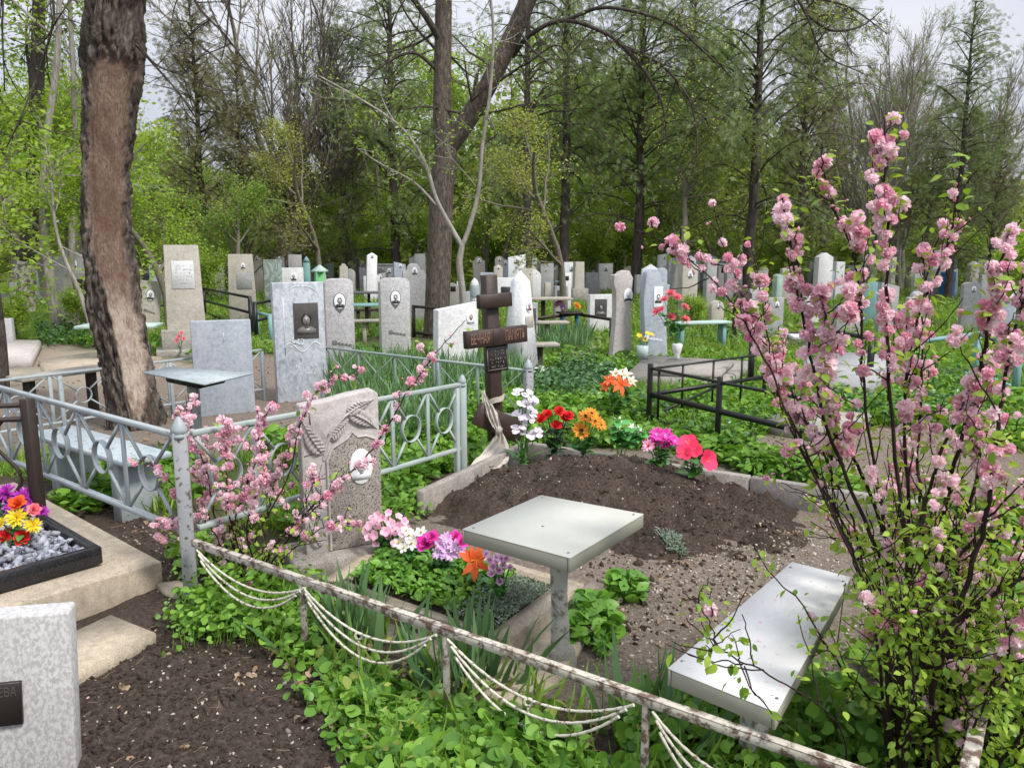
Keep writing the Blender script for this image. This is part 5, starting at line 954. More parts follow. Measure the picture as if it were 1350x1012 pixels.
MB().bar(a - cc, b_ - cc, 0.28, 0.04, 0.004).build('seat', M['plankgrey'], o)
for t_ in (0.15, 0.85): q = (a + (b_ - a) * t_ - cc); MB().bar((q[0], q[1], -0.05), (q[0], q[1], 0.43), 0.08, 0.08, 0.004, up=(1, 0, 0)).build('leg', M['darkbark'], o)
small_table('plank_bench', 'turquoise painted plank bench right of the coral carnations', 'bench', 925, 425, 0.45, 1.0, 0.3, 16, 'mint', 2, 'teal')
small_table('plank_bench', 'weathered plank bench right of the white obelisk', 'bench', 712, 454, 0.38, 0.5, 0.28, 10, 'plankgrey', 1, 'darkbark')
small_table('plank_table', 'plain grey plank table near the grey portrait headstone', 'table', 716, 388, 0.80, 1.0, 0.5, 8, 'plankgrey', 1, 'darkbark', 14)
small_table('plank_bench', 'grey plank bench below the plain plank table', 'bench', 722, 411, 0.46, 0.7, 0.3, 8, 'plankgrey', 1, 'plankgrey', 13)
small_table('metal_table', 'turquoise metal table between the two speckled headstones', 'table', 483, 398, 0.62, 0.5, 0.5, 12, 'teal', 1, 'darkbark', 15)
small_table('plank_table', 'dark topped table behind the turquoise metal one', 'table', 486, 383, 0.70, 0.75, 0.5, 8, 'darkgrey', 1, 'darkbark', 18)
small_table('plank_bench', 'pale yellow plank bench under the turquoise metal table', 'bench', 480, 418, 0.4, 0.6, 0.25, 12, 'plankgrey', 1, 'plankgrey', 14)
small_table('plank_bench', 'brown plank bench left of the second speckled headstone', 'bench', 490, 406, 0.45, 0.7, 0.25, 12, 'brownstone', 2, 'darkbark', 16)
small_table('metal_table', 'pale green table top behind the stripped trunk', 'table', 160, 452, 0.55, 1.1, 0.5, 8, 'mint', 1, 'darkbark', 11.5)
for lb, px, py in (('bright blue square stand below the orange and pink flowers', 757, 425),):
    c = W(750, 452); o = empty('blue_stand', c * (1, 1, 0), 0.3); tag(o, lb, 'stand'); MB().box((0, 0, 0.55), (0.42, 0.3, 0.03), 0.003).build('top', M['brownmetal'], o)
    for x in (-0.15, 0.16): MB().box((x, 0, 0.24), (0.055, 0.05, 0.58), 0.003).build('leg', M['bluepaint'], o)
    bouquet('artificial_bouquet', 'pink and orange artificial flowers on the blue stand', c * (1, 1, 0) + (0, 0, 0.565), [(c * (1, 1, 0) + np.array(q), .075, 'mum', m_, 'f_red') for *q, m_ in ((-.22, 0, .70, 'f_pink'), (-.12, 0, .66, 'f_lilac'), (-.17, .05, .73, 'f_pink'), (.13, 0, .68, 'f_orange'), (.16, .05, .66, 'f_orange'))], nleaf=12, lsize=0.05, seed=43)
c = W(425, 440); zt = WD(425, 350, c[1])[2]; o = empty('painted_pillar', c * (1, 1, 0), 0.4); tag(o, 'bright green painted pillar monument with a pyramid top', 'monument'); MB().box((0, 0, zt / 2 - 0.1), (0.19, 0.19, zt - 0.1 + 0.1), 0.005).build('shaft', M['greenpaint'], o); MB().lathe([(0.001, zt + 0.02), (0.17, zt - 0.1), (0.17, zt - 0.13), (0.05, zt - 0.13)], 4).build('cap', M['mint'], o)
c = W(407, 410); zt = WD(407, 344, c[1])[2]; o = MB().box((0, 0, zt / 2 - 0.02), (0.16, 0.16, zt + 0.04), 0.006).bm((lambda q: (bmesh.ops.create_cone(q, segments=4, radius1=0.13, radius2=0.01, depth=0.15, cap_ends=True), q)[1])(bmesh.new()), 0, Matrix.Translation((0, 0, zt + 0.05)) @ Matrix.Rotation(PI / 4, 4, 'Z')).build('painted_pillar', M['teal'], None, loc=c * (1, 1, 0)); tag(o, 'slim teal painted pillar beside the black arched headstone', 'monument')
c = W(626, 405); zt = WD(626, 366, c[1])[2]; o = empty('wrapped_post', c * (1, 1, 0)); tag(o, 'pale post wrapped in light blue plastic left of the cross top', 'post'); MB().lathe([(0.12, -0.05), (0.13, zt - 0.2), (0.10, zt - 0.1), (0.001, zt)], 8).build('shaft', M['white'], o); MB().lathe([(0.15, zt - 0.55), (0.17, zt - 0.40), (0.14, zt - 0.22)], 9).build('wrapping', M['bluetin'], o)
# black and brown rails round far plots
def railing(label, pts, zt, m, nb=2, name='rail_fence'):
    P = [W(a, b_, zt) for a, b_ in pts]; P = [p * (1, 1, 0) for p in P]; o = empty(name, P[0]); tag(o, label, 'fence')
    for a, b_ in zip(P[:-1], P[1:]):
        for k in range(nb): z_ = zt - k * (zt - 0.1) / max(1, nb - 1); MB().bar(a - P[0] + (0, 0, z_), b_ - P[0] + (0, 0, z_), 0.04, 0.05).build('rail', M[m], o)
    for a in P: MB().bar(a - P[0] + (0, 0, -0.05), a - P[0] + (0, 0, zt + 0.03), 0.06, 0.06, up=(1, 0, 0)).build('post', M[m], o)
railing('black metal railing in front of the cream stele with emblem', [(205, 385), (268, 380), (329, 392), (330, 398)], 0.72, 'blackmetal', 3)
railing('thin black railing left of the square portrait headstone', [(336, 400), (385, 391)], 0.72, 'blackmetal', 3)
railing('rusty brown railing behind the speckled headstones', [(545, 404), (575, 406)], 0.6, 'brownmetal', 2)
railing('dark low railing by the blue stand and wide white headstone', [(703, 420), (760, 414), (806, 421)], 0.5, 'brownmetal', 2)
railing('pale blue leaning rail left of the square portrait headstone', [(338, 412), (356, 416)], 0.55, 'teal', 2)
railing('low black railing round a plot behind the left of the pink shrub', [(992, 446), (1090, 436), (1150, 446)], 0.6, 'blackmetal', 2)
railing('teal railing round a plot behind the right of the pink shrub', [(1196, 452), (1290, 440), (1345, 455)], 0.6, 'teal', 2)
railing('green rail fence far behind the plank table', [(690, 372), (745, 371)], 0.6, 'teal', 2)
corner_slab('kerbed_plot', 'small grey concrete kerb plot in the grass near the blue stand', 'kerb', [(739, 464), (782, 467), (790, 456), (750, 454)], 0.10, -0.05, 'kerb', 0.01)
# white things glimpsed through the right shrub
small_table('white_table', 'white table top glimpsed through the left part of the pink shrub', 'table', 1066, 440, 0.6, 0.42, 0.35, -8, 'white', 1, 'white', 9.5)
corner_slab('grave_slab', 'white grave slab glimpsed between pink shrub stems', 'grave slab', [(1040, 492), (1150, 500), (1200, 470), (1090, 462)], 0.25, -0.05, 'grey', 0.015)
corner_slab('grave_slab', 'grey concrete grave slab behind the black metal fence', 'grave slab', [(1000, 552), (1090, 566), (1150, 545), (1060, 534)], 0.12, -0.05, 'concrete', 0.015)
b_ = W(240, 462, 0.1); bouquet('artificial_flowers', 'pink artificial carnations at the foot of the tall grey stele', W(238, 466, 0.05), [(WD(px, py, 11.6), .035, 'mum', 'f_coral', 'f_red') for px, py in ((235, 444), (242, 446), (239, 439), (233, 449))], nleaf=10, lsize=0.05, seed=44)

# the dense rows of small stones far back under the trees
rf = np.random.default_rng(909); SEEN = {}
ZONE = [(335, 440, 'left of the double monument'), (440, 565, 'behind the speckled headstones'), (610, 700, 'around the obelisk tip'), (700, 800, 'beyond the plank table'), (835, 960, 'beyond the coral carnations'), (960, 1100, 'behind the thin pink shoots'), (1110, 1330, 'behind the densest pink blossoms'), (190, 335, 'behind the black railing'), (0, 110, 'among the thin trunks at the left')]
FM = [('pale grey', 'grey'), ('white', 'white'), ('beige', 'beige'), ('blue grey', 'blue'), ('dark', 'darkgrey'), ('whitewashed', 'bright')]; FO = [('square', 'flat'), ('round topped', 'arch'), ('slanted', 'slant'), ('pointed', 'pent'), ('shouldered', 'shoulder'), ('tapering', 'taper')]
for zi, (x0, x1, zn) in enumerate(ZONE):
    for k in range((9, 14, 11, 13, 14, 14, 16, 9, 6)[zi]):
        ym = rf.uniform(376, 398); h_ = rf.uniform(24, 46) * (1 + (ym - 380) / 40); w_ = rf.uniform(9, 18) * (1 + (ym - 380) / 50); px = rf.uniform(x0, x1); cn, cm = FM[rf.choice(6, p=[.28, .2, .22, .12, .08, .1])]; on, oo = FO[rf.integers(0, 6)]
        lb = 'far %s %s little headstone %s' % (cn, on, zn); o, w, h, f = stele(lb, px - w_ / 2, px + w_ / 2, ym - h_, ym, oo, cm, rf.uniform(0, 26), 0.16, bev=0.006, lean=rf.normal(0, 0.02)); o['group'] = 'little headstones in the far rows'; SEEN.setdefault(lb, []).append(o)
        if rf.random() < 0.5: portrait(o, (0, h - w * 0.35), w * 0.15, w * 0.2, f)
# ------------------------------------------------------------------ stripped trunk
TD = 7.25
tk = [(575, 183, 41), (560, 181, 38), (500, 170, 34), (400, 147, 35), (300, 139, 31), (200, 140, 31), (100, 148, 36), (0, 153, 37), (-60, 158, 41), (-110, 160, 44)]
pys = np.array([a for a, _, _ in tk][::-1], float); pcx = np.array([b for _, b, _ in tk][::-1], float); phw = np.array([c for _, _, c in tk][::-1], float)
rows, sides = 260, 150
yy = np.linspace(575, -105, rows); cxp = np.interp(yy, pys, pcx); hwp = np.interp(yy, pys, phw)
for _ in range(6): cxp[1:-1] = (cxp[:-2] + cxp[2:] + 2 * cxp[1:-1]) / 4; hwp[1:-1] = (hwp[:-2] + hwp[2:] + 2 * hwp[1:-1]) / 4
Ct = np.array([WD(a, b, TD) for a, b in zip(cxp, yy)]); rad = hwp / FPX * np.linalg.norm(Ct - [0, 0, CAM_H], axis=1) * 0.97
Ct[:, 2] = np.linspace(-0.12, Ct[-1, 2], rows) * 0.0 + Ct[:, 2]
tocam = norm(np.array([-Ct[0, 0], -Ct[0, 1], 0])); side = np.array([-tocam[1], tocam[0], 0])
ph = np.linspace(-PI, PI, sides, endpoint=False); PH, YY = np.meshgrid(ph, yy); ts = np.sin(PH); front = np.cos(PH) > -0.25
def stepf(v, lo, hi): return np.clip((v - lo) / (hi - lo), 0, 1)
lb = np.interp(YY, [70, 90, 300, 345, 385, 450, 500, 530, 548], [-0.8, -0.86, -0.84, -0.5, -0.15, -0.12, -0.22, -0.15, 0.1]); rb = np.interp(YY, [70, 90, 300, 400, 470, 510, 548], [0.85, 0.86, 0.84, 0.92, 0.95, 0.75, 0.2])
jit = 0.10 * fbm(ts * 4 + 20, YY / 16, 71, 4, 0.6); tj = ts + jit
top = 84 + 16 * fbm(ts * 3, YY * 0 + 3, 73, 3); bare = (np.minimum(stepf(tj, lb - 0.02, lb + 0.04), stepf(rb - tj, -0.02, 0.04)) * stepf(YY, top - 3, top + 3) * stepf(548 - YY + 20 * jit, -4, 4)) * front
ridge = np.abs(fbm(PH * 5.0 + 0.25 * np.sin(YY / 30), YY / 42, 81, 4, 0.6)); barkd = 0.036 - 0.14 * np.clip(0.34 - ridge, 0, 1)
lip = np.exp(-((ts - rb - 0.08) / 0.07) ** 2) * front * stepf(YY, 80, 100) * stepf(545 - YY, 0, 30) * 0.03 * (0.6 + 0.8 * vn(YY / 14, YY * 0, 5))
rad = rad * 0.70
rr = rad[:, None] * (1 + 0.05 * fbm(PH * 1.2 + 9, YY / 90, 91, 3)) + (1 - bare) * (barkd + lip + 0.02 * fbm(PH * 14, YY / 9, 95, 3)) + bare * (-0.018 + 0.006 * fbm(PH * 9, YY / 50, 97, 4))
rr = rr + rad[:, None] * 0.22 * stepf(YY, 515, 580) * (0.5 + 0.6 * np.sin(PH * 5 + 1))
burl = np.exp(-((YY - 62) / 34) ** 2) * 0.03; rr = rr + burl
V = Ct[:, None] + rr[..., None] * (np.cos(PH)[..., None] * tocam + np.sin(PH)[..., None] * side)
root = empty('stripped_tree', (Ct[0, 0], Ct[0, 1], 0)); tag(root, 'thick leaning tree trunk with a long bare strip where bark is gone', 'tree')
idx = np.arange(rows * sides).reshape(rows, sides); F = np.stack([idx[:-1], np.roll(idx, -1, 1)[:-1], np.roll(idx, -1, 1)[1:], idx[1:]], -1).reshape(-1, 4)
mb = MB(); mb.add(V.reshape(-1, 3) - [Ct[0, 0], Ct[0, 1], 0], F); colr = np.zeros((rows * sides, 4)); colr[:, 0] = bare.ravel(); colr[:, 1] = stepf(YY, 360, 440).ravel(); colr[:, 3] = 1
m, n, l, b = mat('stripped_trunk'); v = objvec(n); at = N(n, 'ShaderNodeAttribute', attribute_name='mask'); sp = n.new('ShaderNodeSeparateColor'); l.new(at.outputs['Color'], sp.inputs[0])
hb = noise(n, l, v, 22, 9, 0.72, (1, 1, 0.25), 0.5); bk = ramp(n, l, hb, [(0.34, (0.022, 0.018, 0.016)), (0.52, (0.12, 0.098, 0.083)), (0.7, (0.30, 0.26, 0.225))])
gn = noise(n, l, v, 60, 9, 0.8, (1, 1, 0.42)); br = mixc(n, l, sp.outputs[1], ramp(n, l, gn, [(0.34, (0.12, 0.075, 0.057)), (0.5, (0.31, 0.215, 0.17)), (0.68, (0.52, 0.39, 0.32))]), ramp(n, l, gn, [(0.34, (0.36, 0.27, 0.21)), (0.48, (0.66, 0.55, 0.45)), (0.68, (0.78, 0.70, 0.60))]))
blot = ramp(n, l, noise(n, l, v, 5, 8, 0.72, (1, 1, 0.5)), [(0.45, g3(0)), (0.60, g3(0.75))]); br = mixc(n, l, blot, br, (0.17, 0.095, 0.07))
l.new(mixc(n, l, sp.outputs[0], bk, br), b.inputs['Base Color']); b.inputs['Roughness'].default_value = 0.95; b.inputs['Specular IOR Level'].default_value = 0.12
hm = mixc(n, l, sp.outputs[0], hb, gn); bump(n, l, b, hm, 1.0, 0.035); mb.build('trunk', m, root, True, col=colr)
# ------------------------------------------------------------------ branching
def grow(rg, p, d, L, r, lvl, mx, out, tips, up=0.05, nch=(4, 7), ratio=0.58, wig=0.16, r1=0.35, ang=(0.5, 1.1), t0=0.3, seg=0.3):
    k = max(4, int(L / seg)); P = [np.array(p, float)]; d = norm(np.array(d, float)); ds = [d]
    for i in range(k):
        d = norm(d + rg.normal(0, wig, 3) * (1, 1, 0.8) + np.array([0, 0, up])); ds.append(d); P.append(P[-1] + d * L / k)
    P = np.array(P); rr = r * np.linspace(1, r1, k + 1); out.append((P, rr, lvl))
    if lvl >= mx: tips.append((P, np.array(ds))); return
    for t in np.sort(rg.uniform(t0, 1.0, rg.integers(*nch))):
        i = min(k, int(t * k)); a = rg.uniform(*ang); az = rg.uniform(0, 2 * PI); dd = ds[i]; u = norm(np.cross(dd, (0.3, 0.5, 0.8))); w = np.cross(dd, u)
        nd = dd * math.cos(a) + (u * math.cos(az) + w * math.sin(az)) * math.sin(a)
        grow(rg, P[i], nd, L * ratio * rg.uniform(0.7, 1.15) * (1.15 - 0.4 * t), rr[i] * 0.58, lvl + 1, mx, out, tips, up, nch, ratio, wig, r1, ang, t0, seg)
def tubes(out, rmin=0.004):
    mb = MB()
    for P, r, lv in out: mb.tube(P, np.maximum(r, rmin), 14 if r[0] > 0.15 else 8 if r[0] > 0.05 else 5 if r[0] > 0.02 else 3, cap=False)
    return mb
def leafmb(rg, tips, per, size, T, spread=0.12, droop=0.0):
    P = np.vstack([t[0][1:] for t in tips]); D = np.vstack([t[1][1:] for t in tips]); i = rg.integers(0, len(P), per); pos = P[i] + rg.normal(0, spread, (per, 3))
    X, Y, Z = frames(per, rg, tilt=0.75); X = norm(X + np.array([0, 0, -droop])); Y = norm(np.cross(Z, X)); Z = np.cross(X, Y)
    mb = MB(); mb.scatter(T[0], T[1], pos, X, Y, Z, size * rg.uniform(0.6, 1.3, per)); return mb
QUAD = (np.array([(0, 0, 0), (0.5, 0.3, 0.06), (1, 0, -0.05), (0.5, -0.3, 0.06)]), np.array([(0, 3, 2, 1)]))
# limbs of the stripped tree above the frame and the twigs that hang into it
rg = np.random.default_rng(101); out = []; tips = []; topc = Ct[-1] - [Ct[0, 0], Ct[0, 1], 0]
o_ = np.array([Ct[0, 0], Ct[0, 1], 0])
grow(rg, topc - (0, 0, 0.15), (-0.35, 0.1, 1), 2.6, 0.2, 0, 1, out, tips, nch=(3, 5)); grow(rg, topc - (0, 0, 0.15), (0.35, -0.1, 1), 2.6, 0.2, 0, 1, out, tips, nch=(3, 5))
def hang(px, rg, off, r=0.014, twigs=5, L=0.5, lv=2):
    P = spl(np.array(px_pts(px)) - off, 30); out.append((P, np.linspace(r, r * 0.35, 30), lv))
    for t in rg.uniform(0.25, 0.98, twigs):
        i = int(t * 29); d = norm(np.gradient(P, axis=0)[i] + rg.normal(0, 0.6, 3)); grow(rg, P[i], d, L * rg.uniform(0.4, 1.1), r * 0.42, 1, 2, out, tips, up=-0.02, nch=(2, 5), wig=0.14)
def px_pts(l): return [WD(a, b, c) for a, b, c in l]
hang([(160, -90, 7.2), (110, -110, 6.9), (72, -30, 6.6), (70, 30, 6.5), (52, 90, 6.5), (30, 150, 6.4), (8, 195, 6.4)], rg, o_, 0.016, 7)
hang([(150, -60, 7.2), (115, -30, 6.8), (80, 20, 6.6), (50, 60, 6.6), (10, 50, 6.5)], rg, o_, 0.012, 6)
hang([(165, -80, 7.2), (225, -60, 6.9), (262, 10, 6.8), (295, 45, 6.8), (330, 90, 6.7), (350, 120, 6.7)], rg, o_, 0.018, 8, 0.7)
hang([(180, 60, 7.15), (200, 82, 7.0), (225, 110, 6.9), (250, 140, 6.9), (262, 155, 6.9)], rg, o_, 0.014, 5, 0.3)
hang([(182, 55, 7.1), (205, 85, 6.9), (240, 100, 6.9), (290, 120, 6.9)], rg, o_, 0.012, 5, 0.3)
hang([(165, -90, 7.2), (290, -60, 6.6), (300, 30, 6.6), (292, 80, 6.6)], rg, o_, 0.014, 6)
hang([(150, -90, 7.2), (20, -80, 6.6), (4, 20, 6.5), (6, 120, 6.5)], rg, o_, 0.016, 5)
hang([(160, -90, 7.2), (330, -90, 6.6), (400, -20, 6.6), (430, 60, 6.6)], rg, o_, 0.018, 7, 0.7)
tubes(out, 0.0025).build('limbs', M['darkbark'], root, True)
# ------------------------------------------------------------------ forked tree, centre
rg = np.random.default_rng(202); out = []; tips = []; d0 = 14.8
base = WD(574, 450, d0); o_ = base * (1, 1, 0); root = empty('forked_tree', o_); tag(root, 'big forked brown tree with a thick limb leaning right behind the white slab', 'tree')
def limb(px, r0, r1, k=40): P = spl(np.array(px_pts(px)) - o_, k); out.append((P, np.linspace(r0, r1, k), 0)); return P
a = limb([(571, 470, d0), (575, 430, d0), (579, 340, d0), (582, 260, d0), (588, 200, d0), (592, 175, d0)], 0.25, 0.205)
out[-1][1][:6] += np.array([0.12, 0.08, 0.05, 0.03, 0.015, 0.01])
a1 = limb([(586, 200, d0), (583, 150, d0), (584, 60, d0), (586, -40, d0), (592, -160, d0)], 0.185, 0.13); a2 = limb([(590, 195, d0), (612, 165, d0 - .1), (645, 110, d0 - .3), (672, 55, d0 - .4), (700, -10, d0 - .6), (730, -90, d0 - .8)], 0.18, 0.14)
b1 = limb([(675, 75, d0 - .3), (700, 45, d0 - .6), (745, 27, d0 - .8), (800, 45, d0 - 1), (825, 64, d0 - 1), (870, 85, d0 - 1), (905, 125, d0 - 1.1), (917, 165, d0 - 1.1), (920, 225, d0 - 1.1)], 0.048, 0.010)
b2 = limb([(825, 64, d0 - 1), (850, 95, d0 - 1), (872, 135, d0 - 1), (880, 190, d0 - 1)], 0.045, 0.01); b3 = limb([(745, 27, d0 - .8), (800, 10, d0 - 1), (880, 30, d0 - 1.2), (930, 70, d0 - 1.2), (950, 90, d0 - 1.2)], 0.04, 0.01)
b4 = limb([(730, -60, d0 - .8), (900, -110, d0 - 1), (1010, -60, d0 - 1.2), (1062, 18, d0 - 1.3), (1085, 70, d0 - 1.3), (1140, 98, d0 - 1.3)], 0.045, 0.008)
b5 = limb([(1062, 18, d0 - 1.3), (1095, 40, d0 - 1.3), (1135, 35, d0 - 1.3), (1165, 12, d0 - 1.3)], 0.03, 0.008); b6 = limb([(1010, -60, d0 - 1.2), (1060, -10, d0 - 1.2), (1120, 10, d0 - 1.2), (1170, 45, d0 - 1.2)], 0.03, 0.008)
b7 = limb([(584, 60, d0), (560, 20, d0 - .3), (520, -30, d0 - .5), (480, -60, d0 - .6)], 0.07, 0.03); b8 = limb([(584, 100, d0), (545, 70, d0 - .3), (500, 90, d0 - .5), (470, 120, d0 - .6)], 0.04, 0.01)
b9 = limb([(640, 120, d0 - .3), (668, 100, d0 - .5), (700, 80, d0 - .8), (735, 60, d0 - .9), (760, 90, d0 - .9)], 0.035, 0.008)
for P, k, L, r in ((a1, 7, 1.8, .03), (a2, 7, 1.6, .03), (b1, 16, 0.9, .014), (b2, 8, 0.6, .009), (b3, 9, 0.7, .01), (b4, 14, 0.8, .012), (b5, 8, 0.5, .008), (b6, 9, 0.6, .009), (b7, 8, 0.9, .012), (b8, 8, 0.7, .009), (b9, 8, 0.7, .009)):
    for t in rg.uniform(0.25, 0.99, k):
        i = int(t * 39); d = norm(np.gradient(P, axis=0)[i] * 0.6 / 0.1 * 0.1 + rg.normal(0, 0.12, 3) + np.array([0, 0, -0.03])); grow(rg, P[i], d, L * rg.uniform(0.5, 1.2), r, 1, 3, out, tips, up=-0.03, nch=(2, 5), wig=0.15)
tubes(out[:3], 0.0045).build('trunk', M['trunkbark'], root, True); tubes(out[3:], 0.0035).build('branches', M['darkbark'], root, True); leafmb(rg, tips, 1500, 0.05, LEAF, 0.05).build('crown', M['yellowgreen'], root)
# Y-shaped pale sapling right in front of the forked tree
rg = np.random.default_rng(203); out = []; tips = []; d0 = 13.0; o_ = WD(609, 460, d0) * (1, 1, 0); root = empty('sapling', o_); tag(root, 'pale Y-shaped bare sapling growing in front of the forked tree', 'tree')
limb([(612, 470, d0), (611, 400, d0), (606, 350, d0), (609, 325, d0)], 0.065, 0.05); s1 = limb([(609, 325, d0), (592, 295, d0), (575, 262, d0), (560, 215, d0), (535, 175, d0), (505, 150, d0), (465, 125, d0), (420, 100, d0)], 0.045, 0.012)
s2 = limb([(609, 325, d0), (620, 295, d0), (631, 250, d0), (636, 190, d0), (646, 120, d0), (650, 40, d0), (642, -40, d0)], 0.045, 0.02); s3 = limb([(575, 270, d0), (545, 240, d0), (500, 215, d0), (470, 195, d0)], 0.025, 0.006); s4 = limb([(522, 165, d0), (508, 140, d0), (497, 110, d0)], 0.02, 0.005)
for P, k, L in ((s1, 12, 0.9), (s2, 12, 0.9), (s3, 6, .5)):
    for t in rg.uniform(0.3, 0.99, k): i = int(t * 39); grow(rg, P[i], norm(np.gradient(P, axis=0)[i] * 6 + rg.normal(0, 0.6, 3)), L * rg.uniform(0.4, 1.1), 0.008, 1, 2, out, tips, up=0.02, nch=(2, 4))
tubes(out, 0.004).build('trunk', M['palebark'], root, True); leafmb(rg, tips, 500, 0.06, LEAF, 0.05).build('crown', M['spring'], root)
# thin pale leaning trunks on the left
for lb_, pts, r_, d0, m_ in (('thin pale leaning trunk left of the narrow beige stele', [(80, 448, 15), (68, 380, 15), (58, 300, 15), (60, 200, 15), (75, 80, 15), (80, -60, 15)], 0.11, 15, 'palebark'), ('slender bare stem slanting left to the stripped trunk base', [(124, 442, 13), (105, 385, 13), (85, 340, 13), (72, 290, 13), (66, 200, 13)], 0.045, 13, 'palebark'), ('slim grey trunk rising above the leaves left of the stripped trunk', [(92, 440, 17), (95, 300, 17), (98, 150, 17), (92, 0, 17), (90, -80, 17)], 0.08, 17, 'palebark')):
    out = []; tips = []; o_ = WD(pts[0][0], pts[0][1], d0) * (1, 1, 0); root = empty('slender_tree', o_); tag(root, lb_, 'tree'); P = limb(pts, r_, r_ * 0.4)
    for t in rg.uniform(0.35, 0.98, 9): i = int(t * 39); grow(rg, P[i], norm(np.gradient(P, axis=0)[i] * 3 + rg.normal(0, 0.6, 3)), 1.6 * rg.uniform(0.5, 1.1), r_ * 0.3, 1, 3, out, tips, up=0.04, nch=(2, 5))
    tubes(out, 0.005).build('trunk', M[m_], root, True); leafmb(rg, tips, 1600, 0.10, LEAF, 0.15).build('crown', M['spring'], root)
P = np.array(px_pts([(32, 408, 17), (34, 370, 17), (37, 330, 17), (45, 240, 17), (50, 60, 17), (52, -60, 17)])); o_ = P[0] * (1, 1, 0); root = empty('whitewashed_tree', o_); tag(root, 'tree with flaking whitewashed trunk at the left behind the grass', 'tree'); MB().tube(spl(P - o_, 50)[:18], np.linspace(0.22, 0.20, 18), 16).build('whitewashed_band', M['limewash'], root, True); out = [(spl(P - o_, 50)[17:], np.linspace(0.195, 0.1, 33), 0)]; tips = []
for t in rg.uniform(0.3, 0.98, 8): i = int(t * 32); grow(rg, out[0][0][i], norm(rg.normal(0, 0.6, 3) + (0, 0, 0.5)), 2.0, 0.05, 1, 3, out, tips, up=0.03, nch=(2, 5))
tubes(out, 0.006).build('trunk', M['darkbark'], root, True); leafmb(rg, tips, 2600, 0.12, LEAF, 0.2).build('crown', M['spring_mid'], root)
# far-left trunk fragment
P = np.array(px_pts([(-8, 520, 8.6), (-10, 470, 8.6), (-14, 420, 8.6), (-30, 300, 8.6), (-50, 100, 8.6)])); o_ = P[0] * (1, 1, 0); root = empty('leaning_tree', o_); tag(root, 'dark tree trunk cut by the left edge of the photo', 'tree'); MB().tube(spl(P - o_, 40), np.linspace(0.16, 0.12, 40), 14).build('trunk', M['trunkbark'], root, True)
# ------------------------------------------------------------------ tree kinds
SPRAY = (np.vstack([QUAD[0] * np.array([L, wv, 1]) @ np.array([[math.cos(a), math.sin(a), 0], [-math.sin(a), math.cos(a), 0], [0, 0, 1]]) + np.array([o, 0, e]) for L, wv, a, o, e in ((1.2, .14, 0, 0, 0), (.7, .14, .6, .15, .02), (.7, .14, -.6, .2, -.02), (.6, .13, .5, .45, .0), (.6, .13, -.5, .5, .02), (.45, .13, .5, .7, 0))]), np.vstack([QUAD[1] + 4 * i for i in range(6)]))
def juniper(seed, H=11.0, W_=2.0, z0=1.8, n=95, dens=34, m='juniper', droop=0.5, name='juniper_tree', size=0.18):
    rg = np.random.default_rng(seed); root = empty(name); out = []; k = 24; tr = np.column_stack([0.12 * np.cumsum(rg.normal(0, 0.35, k)) * 0.4, 0.12 * np.cumsum(rg.normal(0, 0.35, k)) * 0.4, np.linspace(-0.1, H, k)]); out.append((tr, np.linspace(0.155, 0.02, k), 0)); pos = []; dirs = []
    for i in range(n):
        f = rg.uniform(0, 1) ** 0.8; z = z0 + (H - z0) * f; a = rg.uniform(0, 2 * PI); L = (W_ * (1 - f ** 1.7) + 0.35) * rg.uniform(0.3, 1.3); c = np.array([np.interp(z, tr[:, 2], tr[:, 0]), np.interp(z, tr[:, 2], tr[:, 1]), z])
        t = np.linspace(0, 1, 7); up = rg.uniform(0.1, 1.5); P = c + np.stack([np.cos(a + 0.3 * t) * L * t, np.sin(a + 0.3 * t) * L * t, L * (up * t - droop * t * t) + 0.0 * t], -1); out.append((P, np.linspace(0.028, 0.006, 7), 1))
        q = rg.integers(0, 2, 1)[0]; kk = int(L * dens * 1.4 * rg.uniform(0.3, 1.6)); tt = rg.uniform(0.22, 1.05, kk); pp = np.stack([np.interp(tt, t, P[:, j]) for j in range(3)], -1) + rg.normal(0, 0.19, (kk, 3)) * (1, 1, 1.2); pos.append(pp)
        dirs.append(np.stack([np.cos(a) + rg.normal(0, 0.7, kk), np.sin(a) + rg.normal(0, 0.7, kk), rg.normal(0.0 - droop, 0.7, kk)], -1))
    pos = np.vstack(pos); X, Y, Z = dirframes(np.vstack(dirs), rg); mb = MB(); mb.scatter(SPRAY[0], SPRAY[1], pos, X, Y, Z, size * rg.uniform(0.6, 1.35, len(pos)))
    tubes(out, 0.005).build('trunk', M['darkbark'], root, True); mb.build('crown', M[m], root); return root
def decid(seed, H=8.0, leaves=9000, lsize=0.10, m='spring', bk='twig', r=0.13, spread=0.16, up=0.03, layers=False, name='maple_tree', mx=3, nch=(5, 8), L0=None, ang=(0.6, 1.2)):
    rg = np.random.default_rng(seed); root = empty(name); out = []; tips = []; grow(rg, (0, 0, -0.1), (rg.normal(0, .05), rg.normal(0, .05), 1), L0 or H * 0.75, r, 0, mx, out, tips, up=up, nch=nch, ratio=0.5, wig=0.09, ang=ang, t0=0.22)
    tubes(out, 0.005).build('trunk', M[bk], root, True)
    if leaves: leafmb(rg, tips, leaves, lsize, LEAF, spread, 0.3).build('crown', M[m], root)
    return root
